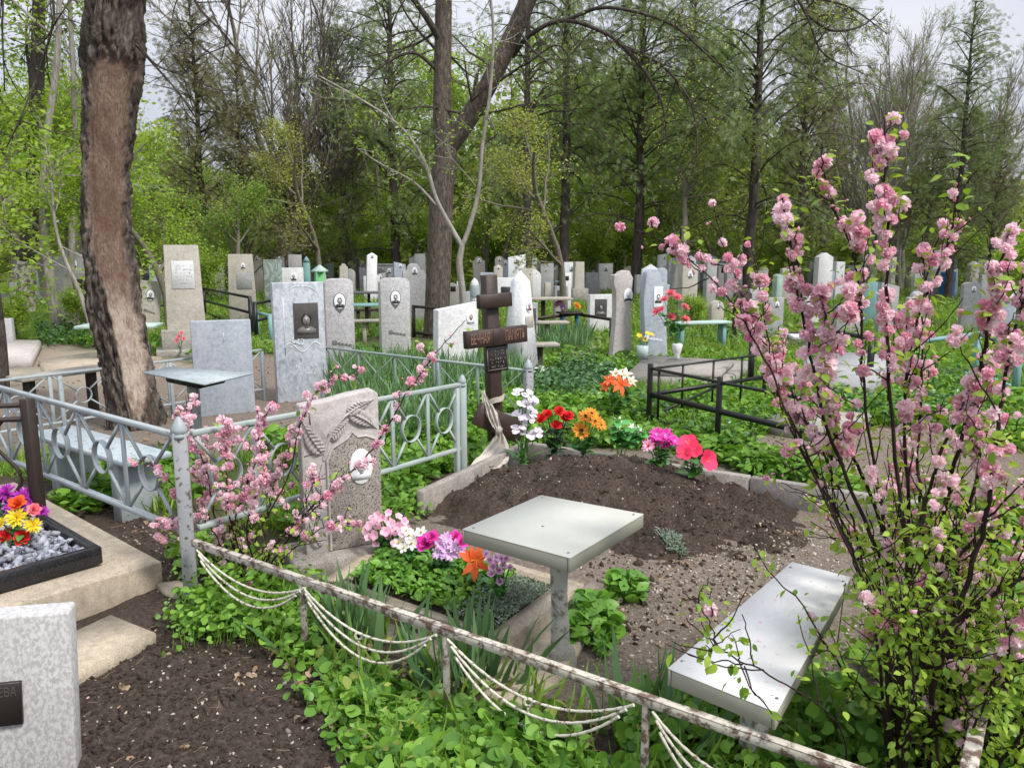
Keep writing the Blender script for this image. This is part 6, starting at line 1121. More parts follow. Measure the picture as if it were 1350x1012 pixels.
def bare(seed, H=9.0, m='twig', leaves=800, lm='yellowgreen', name='bare_tree', stems=3, up=0.06):
    rg = np.random.default_rng(seed); root = empty(name); out = []; tips = []
    for s_ in range(stems): a = rg.uniform(0, 6.28); grow(rg, (0, 0, -0.1), (0.28 * math.cos(a), 0.28 * math.sin(a), 1), H * rg.uniform(0.7, 0.9), 0.11, 0, 3, out, tips, up=up, nch=(8, 13), ratio=0.46, wig=0.07, ang=(0.3, 0.75), t0=0.2)
    tubes(out, 0.005).build('trunk', M[m], root, True)
    if leaves: leafmb(rg, tips, leaves, 0.07, LEAF, 0.06).build('crown', M[lm], root)
    return root
KIND = {'ja': juniper(1, 11, 2.3, 1.2, 120), 'jb': juniper(2, 12, 2.8, 2.0, 140, 30, droop=0.8), 'jc': juniper(3, 10, 1.7, 0.6, 150, 34, 'juniper_olive', 0.35), 'jd': juniper(4, 12, 2.6, 3.2, 80, 20, 'juniper', 1.0),
        'da': decid(5), 'db': decid(6, 7, 8000, 0.10, 'spring_mid'), 'dc': decid(7, 7.5, 3800, 0.09, 'yellowgreen', name='young_tree'), 'dd': decid(8, 3.2, 5000, 0.085, 'spring', r=0.06, spread=0.12, name='leafy_bush'),
        'ba': bare(9), 'bb': bare(10, 10, 'palebark', 2200, 'yellowgreen', name='birch_tree'), 'bc': bare(11, 9, 'twig', 300)}
USED = set(); LABEL_G = {}
def tree(kind, px, d, label, rz=0, s=1.0, sz=None, m=None, bk=None):
    k = 1.28 if 18 <= d <= 27 else 1.14 if d > 27 else 1.0; d *= k; s *= k
    src = KIND[kind]; p = WD(px, 400, d); 
    if kind in USED:
        o = src.copy(); COL.objects.link(o)
        for ch in list(src.children): c = ch.copy(); COL.objects.link(c); c.parent = o
    else: o = src; USED.add(kind)
    o.location = (p[0], p[1], 0); o.rotation_euler = (0, 0, rz); o.scale = (s, s, sz or s); tag(o, label, 'tree' if kind != 'dd' else 'bush', 'trees beyond the graves')
    for ch in o.children:
        mm = m if ch.name.startswith('crown') else bk
        if mm: ch.material_slots[0].link = 'OBJECT'; ch.material_slots[0].material = M[mm]
TREES = [
 ('da', 560, 27.5, 'low bright green tree left of the forked trunk base', 0.2, 0.62), ('da', 640, 28, 'low bright green tree right of the forked trunk', 1.2, 0.70), ('da', 715, 29, 'low bright green tree between the two thin conifers', 2.2, 0.72), ('da', 785, 28, 'low bright green tree left of the drooping conifer', 3.2, 0.66), ('da', 880, 28.5, 'low bright green tree right of the drooping conifer', 4.2, 0.70), ('da', 940, 29, 'low bright green tree left of the big dense conifer', 5.2, 0.66), ('da', 470, 28.5, 'low bright green tree above the grey little double portrait stone', 0.7, 0.60),
 ('jd', 694, 21, 'thin dark conifer just right of the forked tree', 0.2, 0.9), ('jd', 742, 22, 'thin dark conifer with a bare lower trunk beyond the plank table', 1.2, 1.0), ('jb', 838, 22, 'broad drooping conifer behind the tall tan wavy headstone', 2.0, 1.0),
 ('jb', 985, 20.5, 'big dense dark conifer behind the brown pointed headstone', 0.5, 0.98), ('jc', 1045, 23, 'dense conifer rising behind the white pentagon topped headstone', 3.0, 0.92), ('ja', 520, 24, 'tall dark conifer left of the forked tree', 1.0, 1.05), ('jc', 330, 22, 'olive brown conifer behind the veined green headstone', 0.4, 0.66), ('jc', 400, 24, 'low olive conifer mass above the black arched headstone', 1.9, 0.50), ('jc', 275, 23, 'tall olive conifer behind the cream stele with emblem', 3.3, 0.84),
 ('ja', 1250, 20, 'dark conifer at the right above the blue monument', 5.0, 0.66), ('jc', 1215, 25, 'brownish conifer left of the dark right hand one', 5.6, 0.55), ('jc', 470, 27, 'dark low conifer behind the speckled headstones', 2.2, 0.55), ('ja', 905, 29, 'far conifer behind the curling blue headstone', 4.0, 1.0), ('jc', 1300, 22, 'low conifer at the right of the dark one', 1.0, 0.5),
 ('da', 222, 15.5, 'bright green maple right of the stripped trunk', 0.0, 0.62), ('da', 60, 18, 'bright green maple at the left above the thin trunks', 2.0, 0.85), ('db', 120, 20, 'mid green leafy tree behind the stripped trunk', 1.1, 0.9), ('da', -20, 15, 'green maple cut by the left edge', 4.0, 0.85), ('db', 320, 19, 'small mid green tree beside the cream stele with emblem', 2.6, 0.55), ('dc', 425, 22, 'thin yellow green tree above the statue topped monument', 0.7, 0.75), ('db', 385, 25, 'green tree in front of the bare fan of stems', 1.3, 0.55), ('db', 20, 23, 'mid green tree far left behind the teal monument', 5.2, 1.0),
 ('dc', 745, 17.5, 'young tree with flat yellow green sprays above the plank table', 0.3, 0.74), ('dc', 660, 24, 'low yellow green tree behind the white obelisk', 1.7, 0.70), ('dd', 655, 27, 'bright bush behind the wide white tomb wall', 0.8, 1.1), ('dd', 705, 30, 'bright far bush right of the obelisk tip', 2.8, 1.1), ('dc', 900, 20, 'thin yellow green tree behind the wavy blue headstone', 3.9, 0.8),
 ('db', 790, 31, 'far green tree behind the wavy headstones', 0.6, 1.5), ('da', 470, 33, 'far bright tree behind the speckled headstones', 3.1, 1.0), ('da', 950, 36, 'far tall bright tree right of the drooping conifer', 5.0, 1.7), ('db', 700, 34, 'far tall green tree above the plank table', 2.2, 1.7), ('da', 610, 38, 'far tall bright green tree behind the fork', 1.0, 1.7), ('da', 740, 40, 'far tallest bright tree between the thin conifers', 3.6, 1.9), ('db', 870, 38, 'far green tree behind the broad drooping conifer', 4.7, 1.8), ('da', 100, 34, 'far bright tree behind the stripped trunk', 0.9, 1.3), ('db', 230, 36, 'far green tree above the bright maple', 2.9, 1.1), ('da', 560, 33, 'far bright tree left of the fork', 5.3, 1.5), ('dc', 1000, 36, 'far pale tree behind the big dense conifer', 1.4, 1.3),
 ('dd', 1330, 16, 'yellow green bush at the right edge', 1.9, 1.0), ('dd', 100, 14.5, 'green bush beside the narrow beige stele', 4.6, 0.45), ('dd', 20, 13.5, 'green bush by the low granite headstone', 1.3, 0.42), ('dd', 250, 18, 'leafy bush right of the tall grey stele', 3.0, 0.66), ('dd', 910, 15.5, 'grassy bush below the cream stele', 3.6, 0.36),
 ('dd', 380, 27, 'bright bush behind the black arched headstone', 0.4, 0.9), ('dd', 500, 27, 'bright bush behind the small double portrait stone', 1.4, 0.9), ('dd', 560, 28, 'bright bush behind the wavy granite headstone', 2.4, 1.2), ('dd', 770, 28, 'bright bush behind the beige plinth stele', 3.4, 1.0), ('dd', 815, 29, 'bright bush left of the broad drooping conifer trunk', 4.4, 1.1), ('dd', 905, 28, 'bright bush far behind the cream stele', 5.4, 1.1), ('dd', 1030, 27, 'bright bush behind the small green monument', 0.9, 0.9), ('dd', 1110, 28, 'bright bush behind the dark grey stone between blossoms', 1.9, 1.0), ('dd', 1200, 27, 'bright bush far behind the white stones at the right', 2.9, 0.9), ('dd', 180, 27, 'bright bush far behind the small blue grey headstone', 4.9, 1.2), ('dd', 1290, 26, 'bright bush far behind the half hidden right hand stone', 5.9, 1.0),
 ('ba', 372, 24, 'bare many stemmed tree fanning above the pale square headstone', 0.5, 1.15), ('bc', 470, 26, 'bare tree leaning left of the tall dark conifer', 3.0, 1.0), ('bb', 1135, 24, 'pale birch with bare crown behind the pink shrub', 0.0, 0.85), ('bb', 1185, 29, 'second pale birch beyond the first', 2.0, 1.0), ('bc', 1290, 30, 'bare tree behind the right hand conifer', 0.9, 1.0), ('bb', 1090, 33, 'far pale birch behind the dark conifer', 4.0, 1.0), ('dc', 1400, 19, 'light willowy tree at the right edge', 2.4, 1.35), ('bc', 150, 24, 'bare grey tree behind the stripped trunk', 4.2, 0.9)]
for t_ in TREES: tree(*t_)
# ------------------------------------------------------------------ far woods (one mass) closing the view
rg = np.random.default_rng(303)
def woodline(px): return np.interp(px, [-400, 0, 250, 300, 400, 460, 520, 980, 1040, 1100, 1200, 1280, 1400, 1800], [9.5, 9, 7.5, 6.0, 5.4, 6.2, 9.5, 10, 7.5, 6.5, 5.6, 5.2, 6.5, 8])
def woods(n_, m, sz, zf, name, y0=36, y1=58):
    y = rg.uniform(y0, y1, n_ * 3); px = rg.uniform(-350, 1700, n_ * 3); x = (px - 675) / FPX * y; hgt = woodline(px) * (0.72 + 0.5 * vn(x * 0.5, y * 0.5, 4)) * 1.0 * (y / 45) ** 0.5; z = rg.uniform(0, 1, n_ * 3) ** zf * hgt
    kp = np.where((vn(x * 0.7, z * 0.8 + y, 8) > 0.30 + 0.035 * z))[0][:n_]; X, Y, Z = frames(len(kp), rg, tilt=1.0)
    mb = MB(); mb.scatter(QUAD[0], QUAD[1], np.column_stack([x, y, z])[kp], X, Y, Z, sz * rg.uniform(0.5, 1.4, len(kp))); return tag(mb.build(name, M[m]), None, None, kind='stuff')
woods(95000, 'woodgreen', 0.36, 1.1, 'far_woods'); woods(45000, 'juniper', 0.36, 0.9, 'far_dark_woods', 46, 62); woods(30000, 'yellowgreen', 0.30, 1.1, 'far_light_woods', 36, 56); woods(40000, 'woodgreen', 0.40, 2.2, 'far_undergrowth', 40, 64)
mb = MB()
for i in range(110):
    y = rg.uniform(34, 60); px = rg.uniform(-300, 1650); x = (px - 675) / FPX * y; h = woodline(px) * rg.uniform(0.7, 1.05); mb.tube([(x, y, -0.2), (x + rg.normal(0, .3), y, h * 0.5), (x + rg.normal(0, .6), y, h)], [0.16, 0.11, 0.04], 6, cap=False)
tag(mb.build('far_woods_trunks', M['twig']), None, None, kind='stuff')
# ------------------------------------------------------------------ grass and ground cover
SLABS = [gpoly(q, z_) for q, z_ in (([(822, 494), (957, 503), (992, 476), (852, 468)], .14), ([(-90, 470), (40, 470), (54, 448), (-60, 446)], .16), ([(1040, 492), (1150, 500), (1200, 470), (1090, 462)], .25), ([(1000, 552), (1090, 566), (1150, 545), (1060, 534)], .12), ([(188, 840), (270, 770), (200, 700), (-300, 900)], 0), ([(205, 478), (280, 478), (280, 462), (205, 462)], 0))]
def spots(n_, y0, y1, rg, px0=-150, px1=1500, keep_lit=0.0, clump=None):
    y = y0 * (y1 / y0) ** rg.uniform(0, 1, n_ * 2); px = rg.uniform(px0, px1, n_ * 2); x = (px - 675) / FPX * y
    c = ground_colours(x, y); ok = (c[:, 0] + c[:, 1] + c[:, 2] < 0.5) & (mound_h(x, y) < -0.02)
    if keep_lit: ok |= (c[:, 1] > 0.5) & (rg.uniform(0, 1, len(x)) < keep_lit) & (mound_h(x, y) < -0.02)
    for s_ in SLABS: ok &= ~inpoly(x, y, s_)
    if clump: ok &= vn(x * clump[0], y * clump[0], clump[2]) > clump[1]
    k = np.where(ok)[0][:n_]; return np.column_stack([x, y])[k]
def blades(name, pts, T, L, m, rg, tilt=0.35, per=1, label=None, grad=0.0):
    pts = np.repeat(pts, per, 0) + rg.normal(0, 0.02, (len(pts) * per, 2)); z = hz(pts[:, 0], pts[:, 1]) - 0.01; X, Y, Z = frames(len(pts), rg, tilt=tilt)
    mb = MB(); s = L * rg.uniform(0.5, 1.25, len(pts)) * (1 + grad * pts[:, 1]); mb.scatter(T[0], T[1], np.column_stack([pts, z]), X, Y, Z, s); return tag(mb.build(name, M[m], None, True), None, None, kind='stuff')
rg = np.random.default_rng(404)
GB = (BLADE[0], BLADE[1])
blades('grass', spots(26000, 4.3, 13, rg, clump=(1.1, 0.28, 15)), blade_t(0.03, 0.9, 4), 0.17, 'grass', rg, 0.4, 2)
blades('distant_grass', spots(26000, 12, 46, rg, clump=(0.6, 0.3, 16)), blade_t(0.06, 0.8, 3), 0.20, 'grass', rg, 0.45, 2, grad=0.012)
def cover(name, pts, T, size, hgt, m, rg, tilt=0.5, per=1):
    pts = np.repeat(pts, per, 0) + rg.normal(0, 0.03, (len(pts) * per, 2)); k = len(pts); z = hz(pts[:, 0], pts[:, 1]) + hgt * rg.uniform(0.15, 1.0, k) * (0.5 + vn(pts[:, 0] * 2.2, pts[:, 1] * 2.2, 6)); X, Y, Z = frames(k, rg, tilt=tilt)
    mb = MB(); mb.scatter(T[0], T[1], np.column_stack([pts, z]), X, Y, Z, size * rg.uniform(0.55, 1.3, k)); return tag(mb.build(name, M[m], None, True), None, None, kind='stuff')
cover('leafy_ground_cover', spots(21000, 4.2, 12, rg, px0=380, clump=(0.8, 0.34, 25)), BROAD, 0.075, 0.16, 'cover', rg, 0.55, 2)
cover('leafy_ground_cover', spots(5000, 6, 14, rg, px0=-100, px1=440, clump=(0.8, 0.40, 26)), BROAD, 0.085, 0.2, 'cover', rg, 0.55, 2)
cover('distant_leafy_cover', spots(9000, 11, 32, rg, clump=(0.45, 0.42, 27)), BROAD, 0.12, 0.16, 'spring_mid', rg, 0.6, 2)
LG = gpoly([(75, 605), (240, 600), (290, 660), (220, 655), (60, 622)]); cover('leafy_ground_cover', sample_poly(LG, 900, rg), ROUND, 0.07, 0.12, 'violet', rg, 0.5)
cover('leafy_ground_cover', sample_poly(gpoly([(62, 660), (150, 640), (165, 665), (90, 690)]), 260, rg), ROUND, 0.06, 0.1, 'violet', rg, 0.5)
cover('leafy_ground_cover', sample_poly(gpoly([(235, 720), (280, 715), (300, 770), (238, 765)]), 200, rg), ROUND, 0.055, 0.14, 'violet', rg, 0.5)
cover('leafy_ground_cover', sample_poly(gpoly([(500, 625), (560, 610), (560, 690), (510, 690)]), 500, rg), BROAD, 0.06, 0.16, 'cover', rg, 0.55)
cover('leafy_ground_cover', sample_poly(gpoly([(500, 640), (720, 560), (700, 500), (450, 540)]), 2600, rg), BROAD, 0.08, 0.2, 'cover', rg, 0.55)
blades('daffodil_leaves', sample_poly(gpoly([(430, 545), (440, 490), (690, 490), (700, 520), (620, 540), (590, 590), (520, 600)]), 3600, rg), SWORD, 0.42, 'iris', rg, 0.25)
blades('daffodil_leaves', sample_poly(gpoly([(690, 470), (770, 470), (775, 450), (700, 455)]), 900, rg), SWORD, 0.4, 'iris', rg, 0.3)
# round leaved violets along the front fence: leaf on stalk
def violets(poly, n_, size, hgt, rg, m='violet', dens=None):
    P = sample_poly(poly, n_ * 3, rg); c = vn(P[:, 0] * 6, P[:, 1] * 6, 44) + 0.3 * vn(P[:, 0] * 2, P[:, 1] * 2, 48); P = P[c > 0.50]; P = P + rg.normal(0, 0.045, P.shape); bh = (P - R0[:2]) @ rn[:2]; xx = 675 + FPX * P[:, 0] / (P[:, 1] * math.cos(_p) + CAM_H * math.sin(_p)); P = P[~((bh > 0.03) & (xx > 400) & (xx < 830))][:n_]; k = len(P)
    z = hz(P[:, 0], P[:, 1]) + hgt * (0.25 + 0.9 * vn(P[:, 0] * 3, P[:, 1] * 3, 46)) * rg.uniform(0.35, 1.0, k); X, Y, Z = frames(k, rg, up=np.array([0, -0.25, 1.0]), tilt=0.62); Q = np.column_stack([P, z]); s = size * rg.lognormal(-0.05, 0.25, k) * np.interp(675 + FPX * P[:, 0] / (P[:, 1] * math.cos(_p) + CAM_H * math.sin(_p)), [260, 480], [0.68, 1.0])
    mb = MB(); mb.scatter(ROUND[0], ROUND[1], Q, X, Y, Z, s, 0)
    for i in range(0, k, 2): mb.tube([np.array([P[i][0] - X[i][0] * 0.03, P[i][1] - X[i][1] * 0.03, Q[i][2] - hgt * 0.9]), Q[i] - Z[i] * 0.01 + (0, 0, -0.02), Q[i] + X[i] * s[i] * 0.12], 0.0016, 3, cap=False)
    return mb
mb = violets(gpoly([(235, 815), (300, 775), (420, 780), (470, 805), (570, 865), (690, 925), (800, 930), (900, 965), (1060, 1020), (1160, 1040), (1120, 1200), (500, 1200), (480, 1010), (440, 960), (385, 935), (430, 905), (340, 850), (250, 865)]), 5200, 0.037, 0.12, rg)
mb2 = violets(gpoly([(430, 850), (560, 880), (700, 935), (850, 960), (900, 1100), (600, 1100), (470, 960)]), 2000, 0.044, 0.16, rg)
tag(mb.build('violet_ground_cover', M['violet'], None, True), None, None, kind='stuff'); tag(mb2.build('violet_ground_cover', M['violet'], None, True), None, None, kind='stuff')
mb = violets(gpoly([(820, 920), (1000, 900), (1060, 960), (1000, 1020), (880, 990)]), 700, 0.042, 0.12, rg); tag(mb.build('violet_ground_cover', M['cover'], None, True), None, None, kind='stuff')
mb = violets(gpoly([(1040, 900), (1400, 800), (1700, 900), (1700, 1250), (1040, 1250)]), 4200, 0.045, 0.22, rg); tag(mb.build('violet_ground_cover', M['violet'], None, True), None, None, kind='stuff')
cover('pointed_leaf_cover', sample_poly(gpoly([(240, 800), (300, 775), (420, 785), (450, 830), (400, 880), (330, 850), (255, 850)]), 900, rg), BROAD, 0.045, 0.14, 'cover', rg, 0.6)
cover('yellowed_leaf_cover', sample_poly(gpoly([(420, 860), (700, 950), (900, 1000), (900, 1100), (600, 1100), (470, 1000)]), 160, rg), BROAD, 0.045, 0.10, 'yellowgreen', rg, 0.6)
cover('dead_leaves_in_cover', sample_poly(gpoly([(300, 830), (560, 880), (900, 980), (900, 1100), (600, 1100), (420, 950)]), 260, rg), CRUMPLE, 0.05, 0.04, 'dead', rg, 0.7)
blades('grass', sample_poly(gpoly([(300, 800), (560, 870), (850, 960), (1050, 1010), (1000, 1100), (600, 1100), (430, 930)]), 420, rg), BLADE, 0.20, 'grass', rg, 0.45)
cover('leafy_ground_cover', sample_poly(gpoly([(545, 625), (560, 590), (660, 566), (652, 590), (560, 640)]), 700, rg), BROAD, 0.07, 0.22, 'cover', rg, 0.55)
cover('dark_ivy_cover', sample_poly(gpoly([(700, 520), (740, 492), (800, 490), (815, 515), (770, 545), (710, 545)]), 2600, rg), BROAD, 0.06, 0.26, 'ivy', rg, 0.6)
cover('dark_ivy_cover', sample_poly(gpoly([(40, 445), (150, 430), (160, 455), (60, 462)]), 1600, rg), BROAD, 0.07, 0.3, 'ivy', rg, 0.6)
cover('dark_ivy_cover', spots(5200, 6, 15, rg, px0=430, px1=1350, clump=(0.9, 0.62, 61)), BROAD, 0.065, 0.2, 'ivy', rg, 0.6, 2)
cover('leafy_ground_cover', spots(5000, 2.6, 9, rg, px0=1340, px1=2100), BROAD, 0.075, 0.16, 'cover', rg, 0.55, 2)
def iris_clump(label, px, py, n_, L, seed, spread=0.07):
    rg = np.random.default_rng(seed); c = W(px, py); o = empty('iris_clump', (c[0], c[1], float(hz(c[0], c[1])) - 0.02)); tag(o, label, 'iris plant', 'iris clumps by the front fence'); p = rg.normal(0, spread, (n_, 3)) * (1, 0.7, 0); X, Y, Z = frames(n_, rg, tilt=0.22); Z = norm(Z + p * 2.2); X = norm(np.cross(np.cross(Z, X), Z)); Y = np.cross(Z, X); mb = MB(); mb.scatter(STIFF[0] * np.array([1, 1.15, 1]), STIFF[1], p, X, Y, Z, L * rg.uniform(0.5, 1.1, n_)); mb.build('leaves', M['iris'], o, True)
iris_clump('iris clump with upright leaves left of the first ring stake', 462, 852, 60, 0.36, 1, 0.085); iris_clump('large iris clump with upright leaves behind the middle fence post', 622, 900, 64, 0.34, 2, 0.085); iris_clump('iris clump with few leaves beside the bench corner', 868, 985, 34, 0.40, 3, 0.06); iris_clump('small iris tuft in front of the second chain bay', 560, 905, 18, 0.26, 4, 0.05)
# ------------------------------------------------------------------ pink double-blossom shrubs
def template(kind, seed):
    mb = MB(); flower(mb, (0, 0, 0), (0, 0, 1), 1.0, FL[kind](), np.random.default_rng(seed)); V = np.vstack(mb.V); F = np.concatenate(mb.L).reshape(-1, 4); return V, F
def pompon(seed, k=40):
    rg = np.random.default_rng(seed); i = np.arange(k) + 0.5; z = 1 - 1.75 * i / k; a = PI * (1 + 5 ** 0.5) * i; r = np.sqrt(1 - z * z); n_ = np.stack([r * np.cos(a), r * np.sin(a), z], -1)
    t = norm(np.cross(n_, rg.normal(size=(k, 3)))); D = norm(n_ * 0.55 + t * 0.75 + np.array([0, 0, 0.25])); Z = norm(n_ - (n_ * D).sum(1, keepdims=True) * D); Y = np.cross(Z, D)
    mb = MB(); T = strip_t([0.12, 0.30, 0.36, 0.16], 0.5, 0.4); mb.scatter(T[0], T[1], n_ * 0.52 * np.array([1, 1, 0.8]) - D * 0.22, D, Y, Z, 0.78 * rg.uniform(0.8, 1.15, k)); return np.vstack(mb.V), np.concatenate(mb.L).reshape(-1, 4)
POMS = [pompon(s_) for s_ in (1, 2, 3)]
BUD = (ICO_T[0] * (0.7, 0.7, 1), ICO_T[1])
def shrub(name, label, base, branches, seed, r_bl, leaf_size, side=(6, 0.25, 0.0), dens=1.0, leafd=1.0, filler=None):
    """branches: (pixel+depth polyline, base radius, blossom span, blossoms per metre, leaf span, leaves per metre)"""
    rg = np.random.default_rng(seed); o = np.array(base) * (1, 1, 0); root = empty(name, o); tag(root, label, 'flowering shrub'); st = MB(); bp = []; bd = []; lp = []; ld = []; bk = []; kd = []
    def along(P, span, per_m, off, spread):
        L = np.linalg.norm(np.diff(P, axis=0), axis=1).sum() * (span[1] - span[0]); k = rg.poisson(max(0, L * per_m)); t = rg.uniform(span[0], span[1], k) * (len(P) - 1)
        i = np.clip(t.astype(int), 0, len(P) - 2); ph_ = rg.uniform(0, 99); kp = vn(t * 0.55 + ph_, t * 0 + ph_, 7) > 0.29 if per_m > 20 and len(P) > 30 else np.ones(k, bool); t = t[kp]; i = i[kp]; k = len(t); f = (t - i)[:, None]; q = P[i] * (1 - f) + P[i + 1] * f; d = rg.normal(size=(k, 3)); T = norm(np.gradient(P, axis=0))[i]; d = norm(d - 0.8 * (d * T).sum(1, keepdims=True) * T); return q + d * off * rg.uniform(0.4, 1.2, (k, 1)) + rg.normal(0, spread, (k, 3)), d + T * 0.3
    for (px, r0, bs, bpm, ls, lpm) in branches:
        k = 46; P = spl(np.array(px_pts(px)), k); P[1:-1] += rg.normal(0, 0.0022, (k - 2, 3)); P += np.stack([0.012 * np.sin(np.linspace(0, rg.uniform(8, 16), k) + rg.uniform(0, 6)), 0.012 * np.cos(np.linspace(0, rg.uniform(8, 16), k)), np.zeros(k)], -1); st.tube(P - o, np.linspace(r0 * 0.68, max(0.0015, r0 * 0.17), k), 7 if r0 > .008 else 5)
        q, d = along(P, bs, bpm * dens, r_bl * 0.8, r_bl * 0.3); bp.append(q); bd.append(d); q, d = along(P, ls, lpm * leafd, 0.015, 0.01); lp.append(q); ld.append(d)
        for t in rg.uniform(0.25, 0.97, side[0]):
            i = int(t * (k - 1)); T = norm(np.gradient(P, axis=0))[i]; d = norm(T + rg.normal(0, 0.75, 3) + (side[2] * max(0.0, 0.55 - t) * 2, 0, 0.25)); L = side[1] * rg.uniform(0.35, 1.3) * (1.25 - 1.0 * t); tt = np.linspace(0, 1, 9)[:, None]; S = P[i] + d * L * tt + np.array([0, 0, 0.22]) * L * tt ** 2 + np.cumsum(rg.normal(0, 0.004, (9, 3)), 0)
            st.tube(S - o, np.linspace(max(0.0022, r0 * 0.32 * (1 - .6 * t)), 0.0012, 9), 4); inb = bs[0] - 0.1 < t < bs[1] + 0.1
            if inb: q, d2 = along(S, (0.15, 1), bpm * 0.42 * dens, r_bl * 0.7, r_bl * 0.3); bp.append(q); bd.append(d2)
            q, d2 = along(S, (0.1, 1), (lpm * 0.55 if ls[0] - .1 < t < ls[1] + .1 else 6) * leafd, 0.015, 0.01); lp.append(q); ld.append(d2)
    if filler:
        c0 = WD(*filler[0]); 
        for _ in range(filler[1]):
            a = rg.uniform(0, 2 * PI); d = norm(np.array([math.cos(a) * rg.uniform(.1, .8), math.sin(a) * rg.uniform(.1, .5), 1])); L = filler[2] * rg.uniform(0.45, 1.0); tt = np.linspace(0, 1, 26)[:, None]
            S = c0 + np.array([rg.uniform(-.12, .16), rg.uniform(-.1, .15), 0]) + d * L * tt + np.cumsum(rg.normal(0, 0.006, (26, 3)), 0); S[0, 2] = 0
            st.tube(S - o, np.linspace(0.0055, 0.0016, 26), 5); q, d2 = along(S, (0.55, 1), 14 * dens, r_bl * 0.7, r_bl * 0.3); bp.append(q); bd.append(d2); q, d2 = along(S, (0.15, 1), 26 * leafd, 0.015, 0.01); lp.append(q); ld.append(d2)
            for t in rg.uniform(0.3, 0.9, 4):
                i = int(t * 25); d3 = norm(d + rg.normal(0, 0.8, 3)); Q = S[i] + d3 * 0.2 * rg.uniform(0.4, 1.2) * np.linspace(0, 1, 7)[:, None]; st.tube(Q - o, np.linspace(0.0022, 0.0012, 7), 4); q, d2 = along(Q, (0.1, 1), 30 * leafd, 0.012, 0.01); lp.append(q); ld.append(d2)
    bp = np.vstack(bp); bd = norm(np.vstack(bd)); lp = np.vstack(lp); ld = np.vstack(ld)
    kk = len(bp); s = r_bl * rg.lognormal(-0.10, 0.2, kk); pick = rg.integers(0, 3, kk); small = rg.uniform(0, 1, kk) < 0.3; a = MB(); b2 = MB()
    for v_ in range(3):
        for deep in (0, 1):
            mk = (pick == v_) & (~small if True else small) & ((rg.permutation(kk) % 10 < 3) == bool(deep)); Zv = bd[mk]
            if not mk.any(): continue
            X_, Y_, _ = dirframes(Zv, rg); (b2 if deep else a).scatter(POMS[v_][0], POMS[v_][1], bp[mk] - o, np.cross(Zv, Y_) * -1, Y_, Zv, s[mk])
    if small.any(): X_, Y_, Z_ = dirframes(bd[small], rg); b2.scatter(BUD[0], BUD[1], bp[small] - o, Y_, Z_, X_, s[small] * 0.42)
    st.build('stems', M['stem'], root, True); a.build('blossoms', M['pink'], root, True); b2.build('deep_pink_blossoms', M['pinkdeep'], root, True)
    X_, Y_, Z_ = dirframes(ld + rg.normal(0, 0.3, ld.shape) + (0, 0, -0.1), rg, 0.9); l_ = MB(); l_.scatter(BROAD[0], BROAD[1], lp - o, X_, Y_, Z_, leaf_size * rg.uniform(0.5, 1.3, len(lp))); l_.build('leaves', M['bushleaf'], root, True); return root
B0 = (1128, 1046, 2.15); B1_ = (1190, 1050, 2.1); B2_ = (1240, 1040, 2.2); B3_ = (1150, 1040, 2.3)
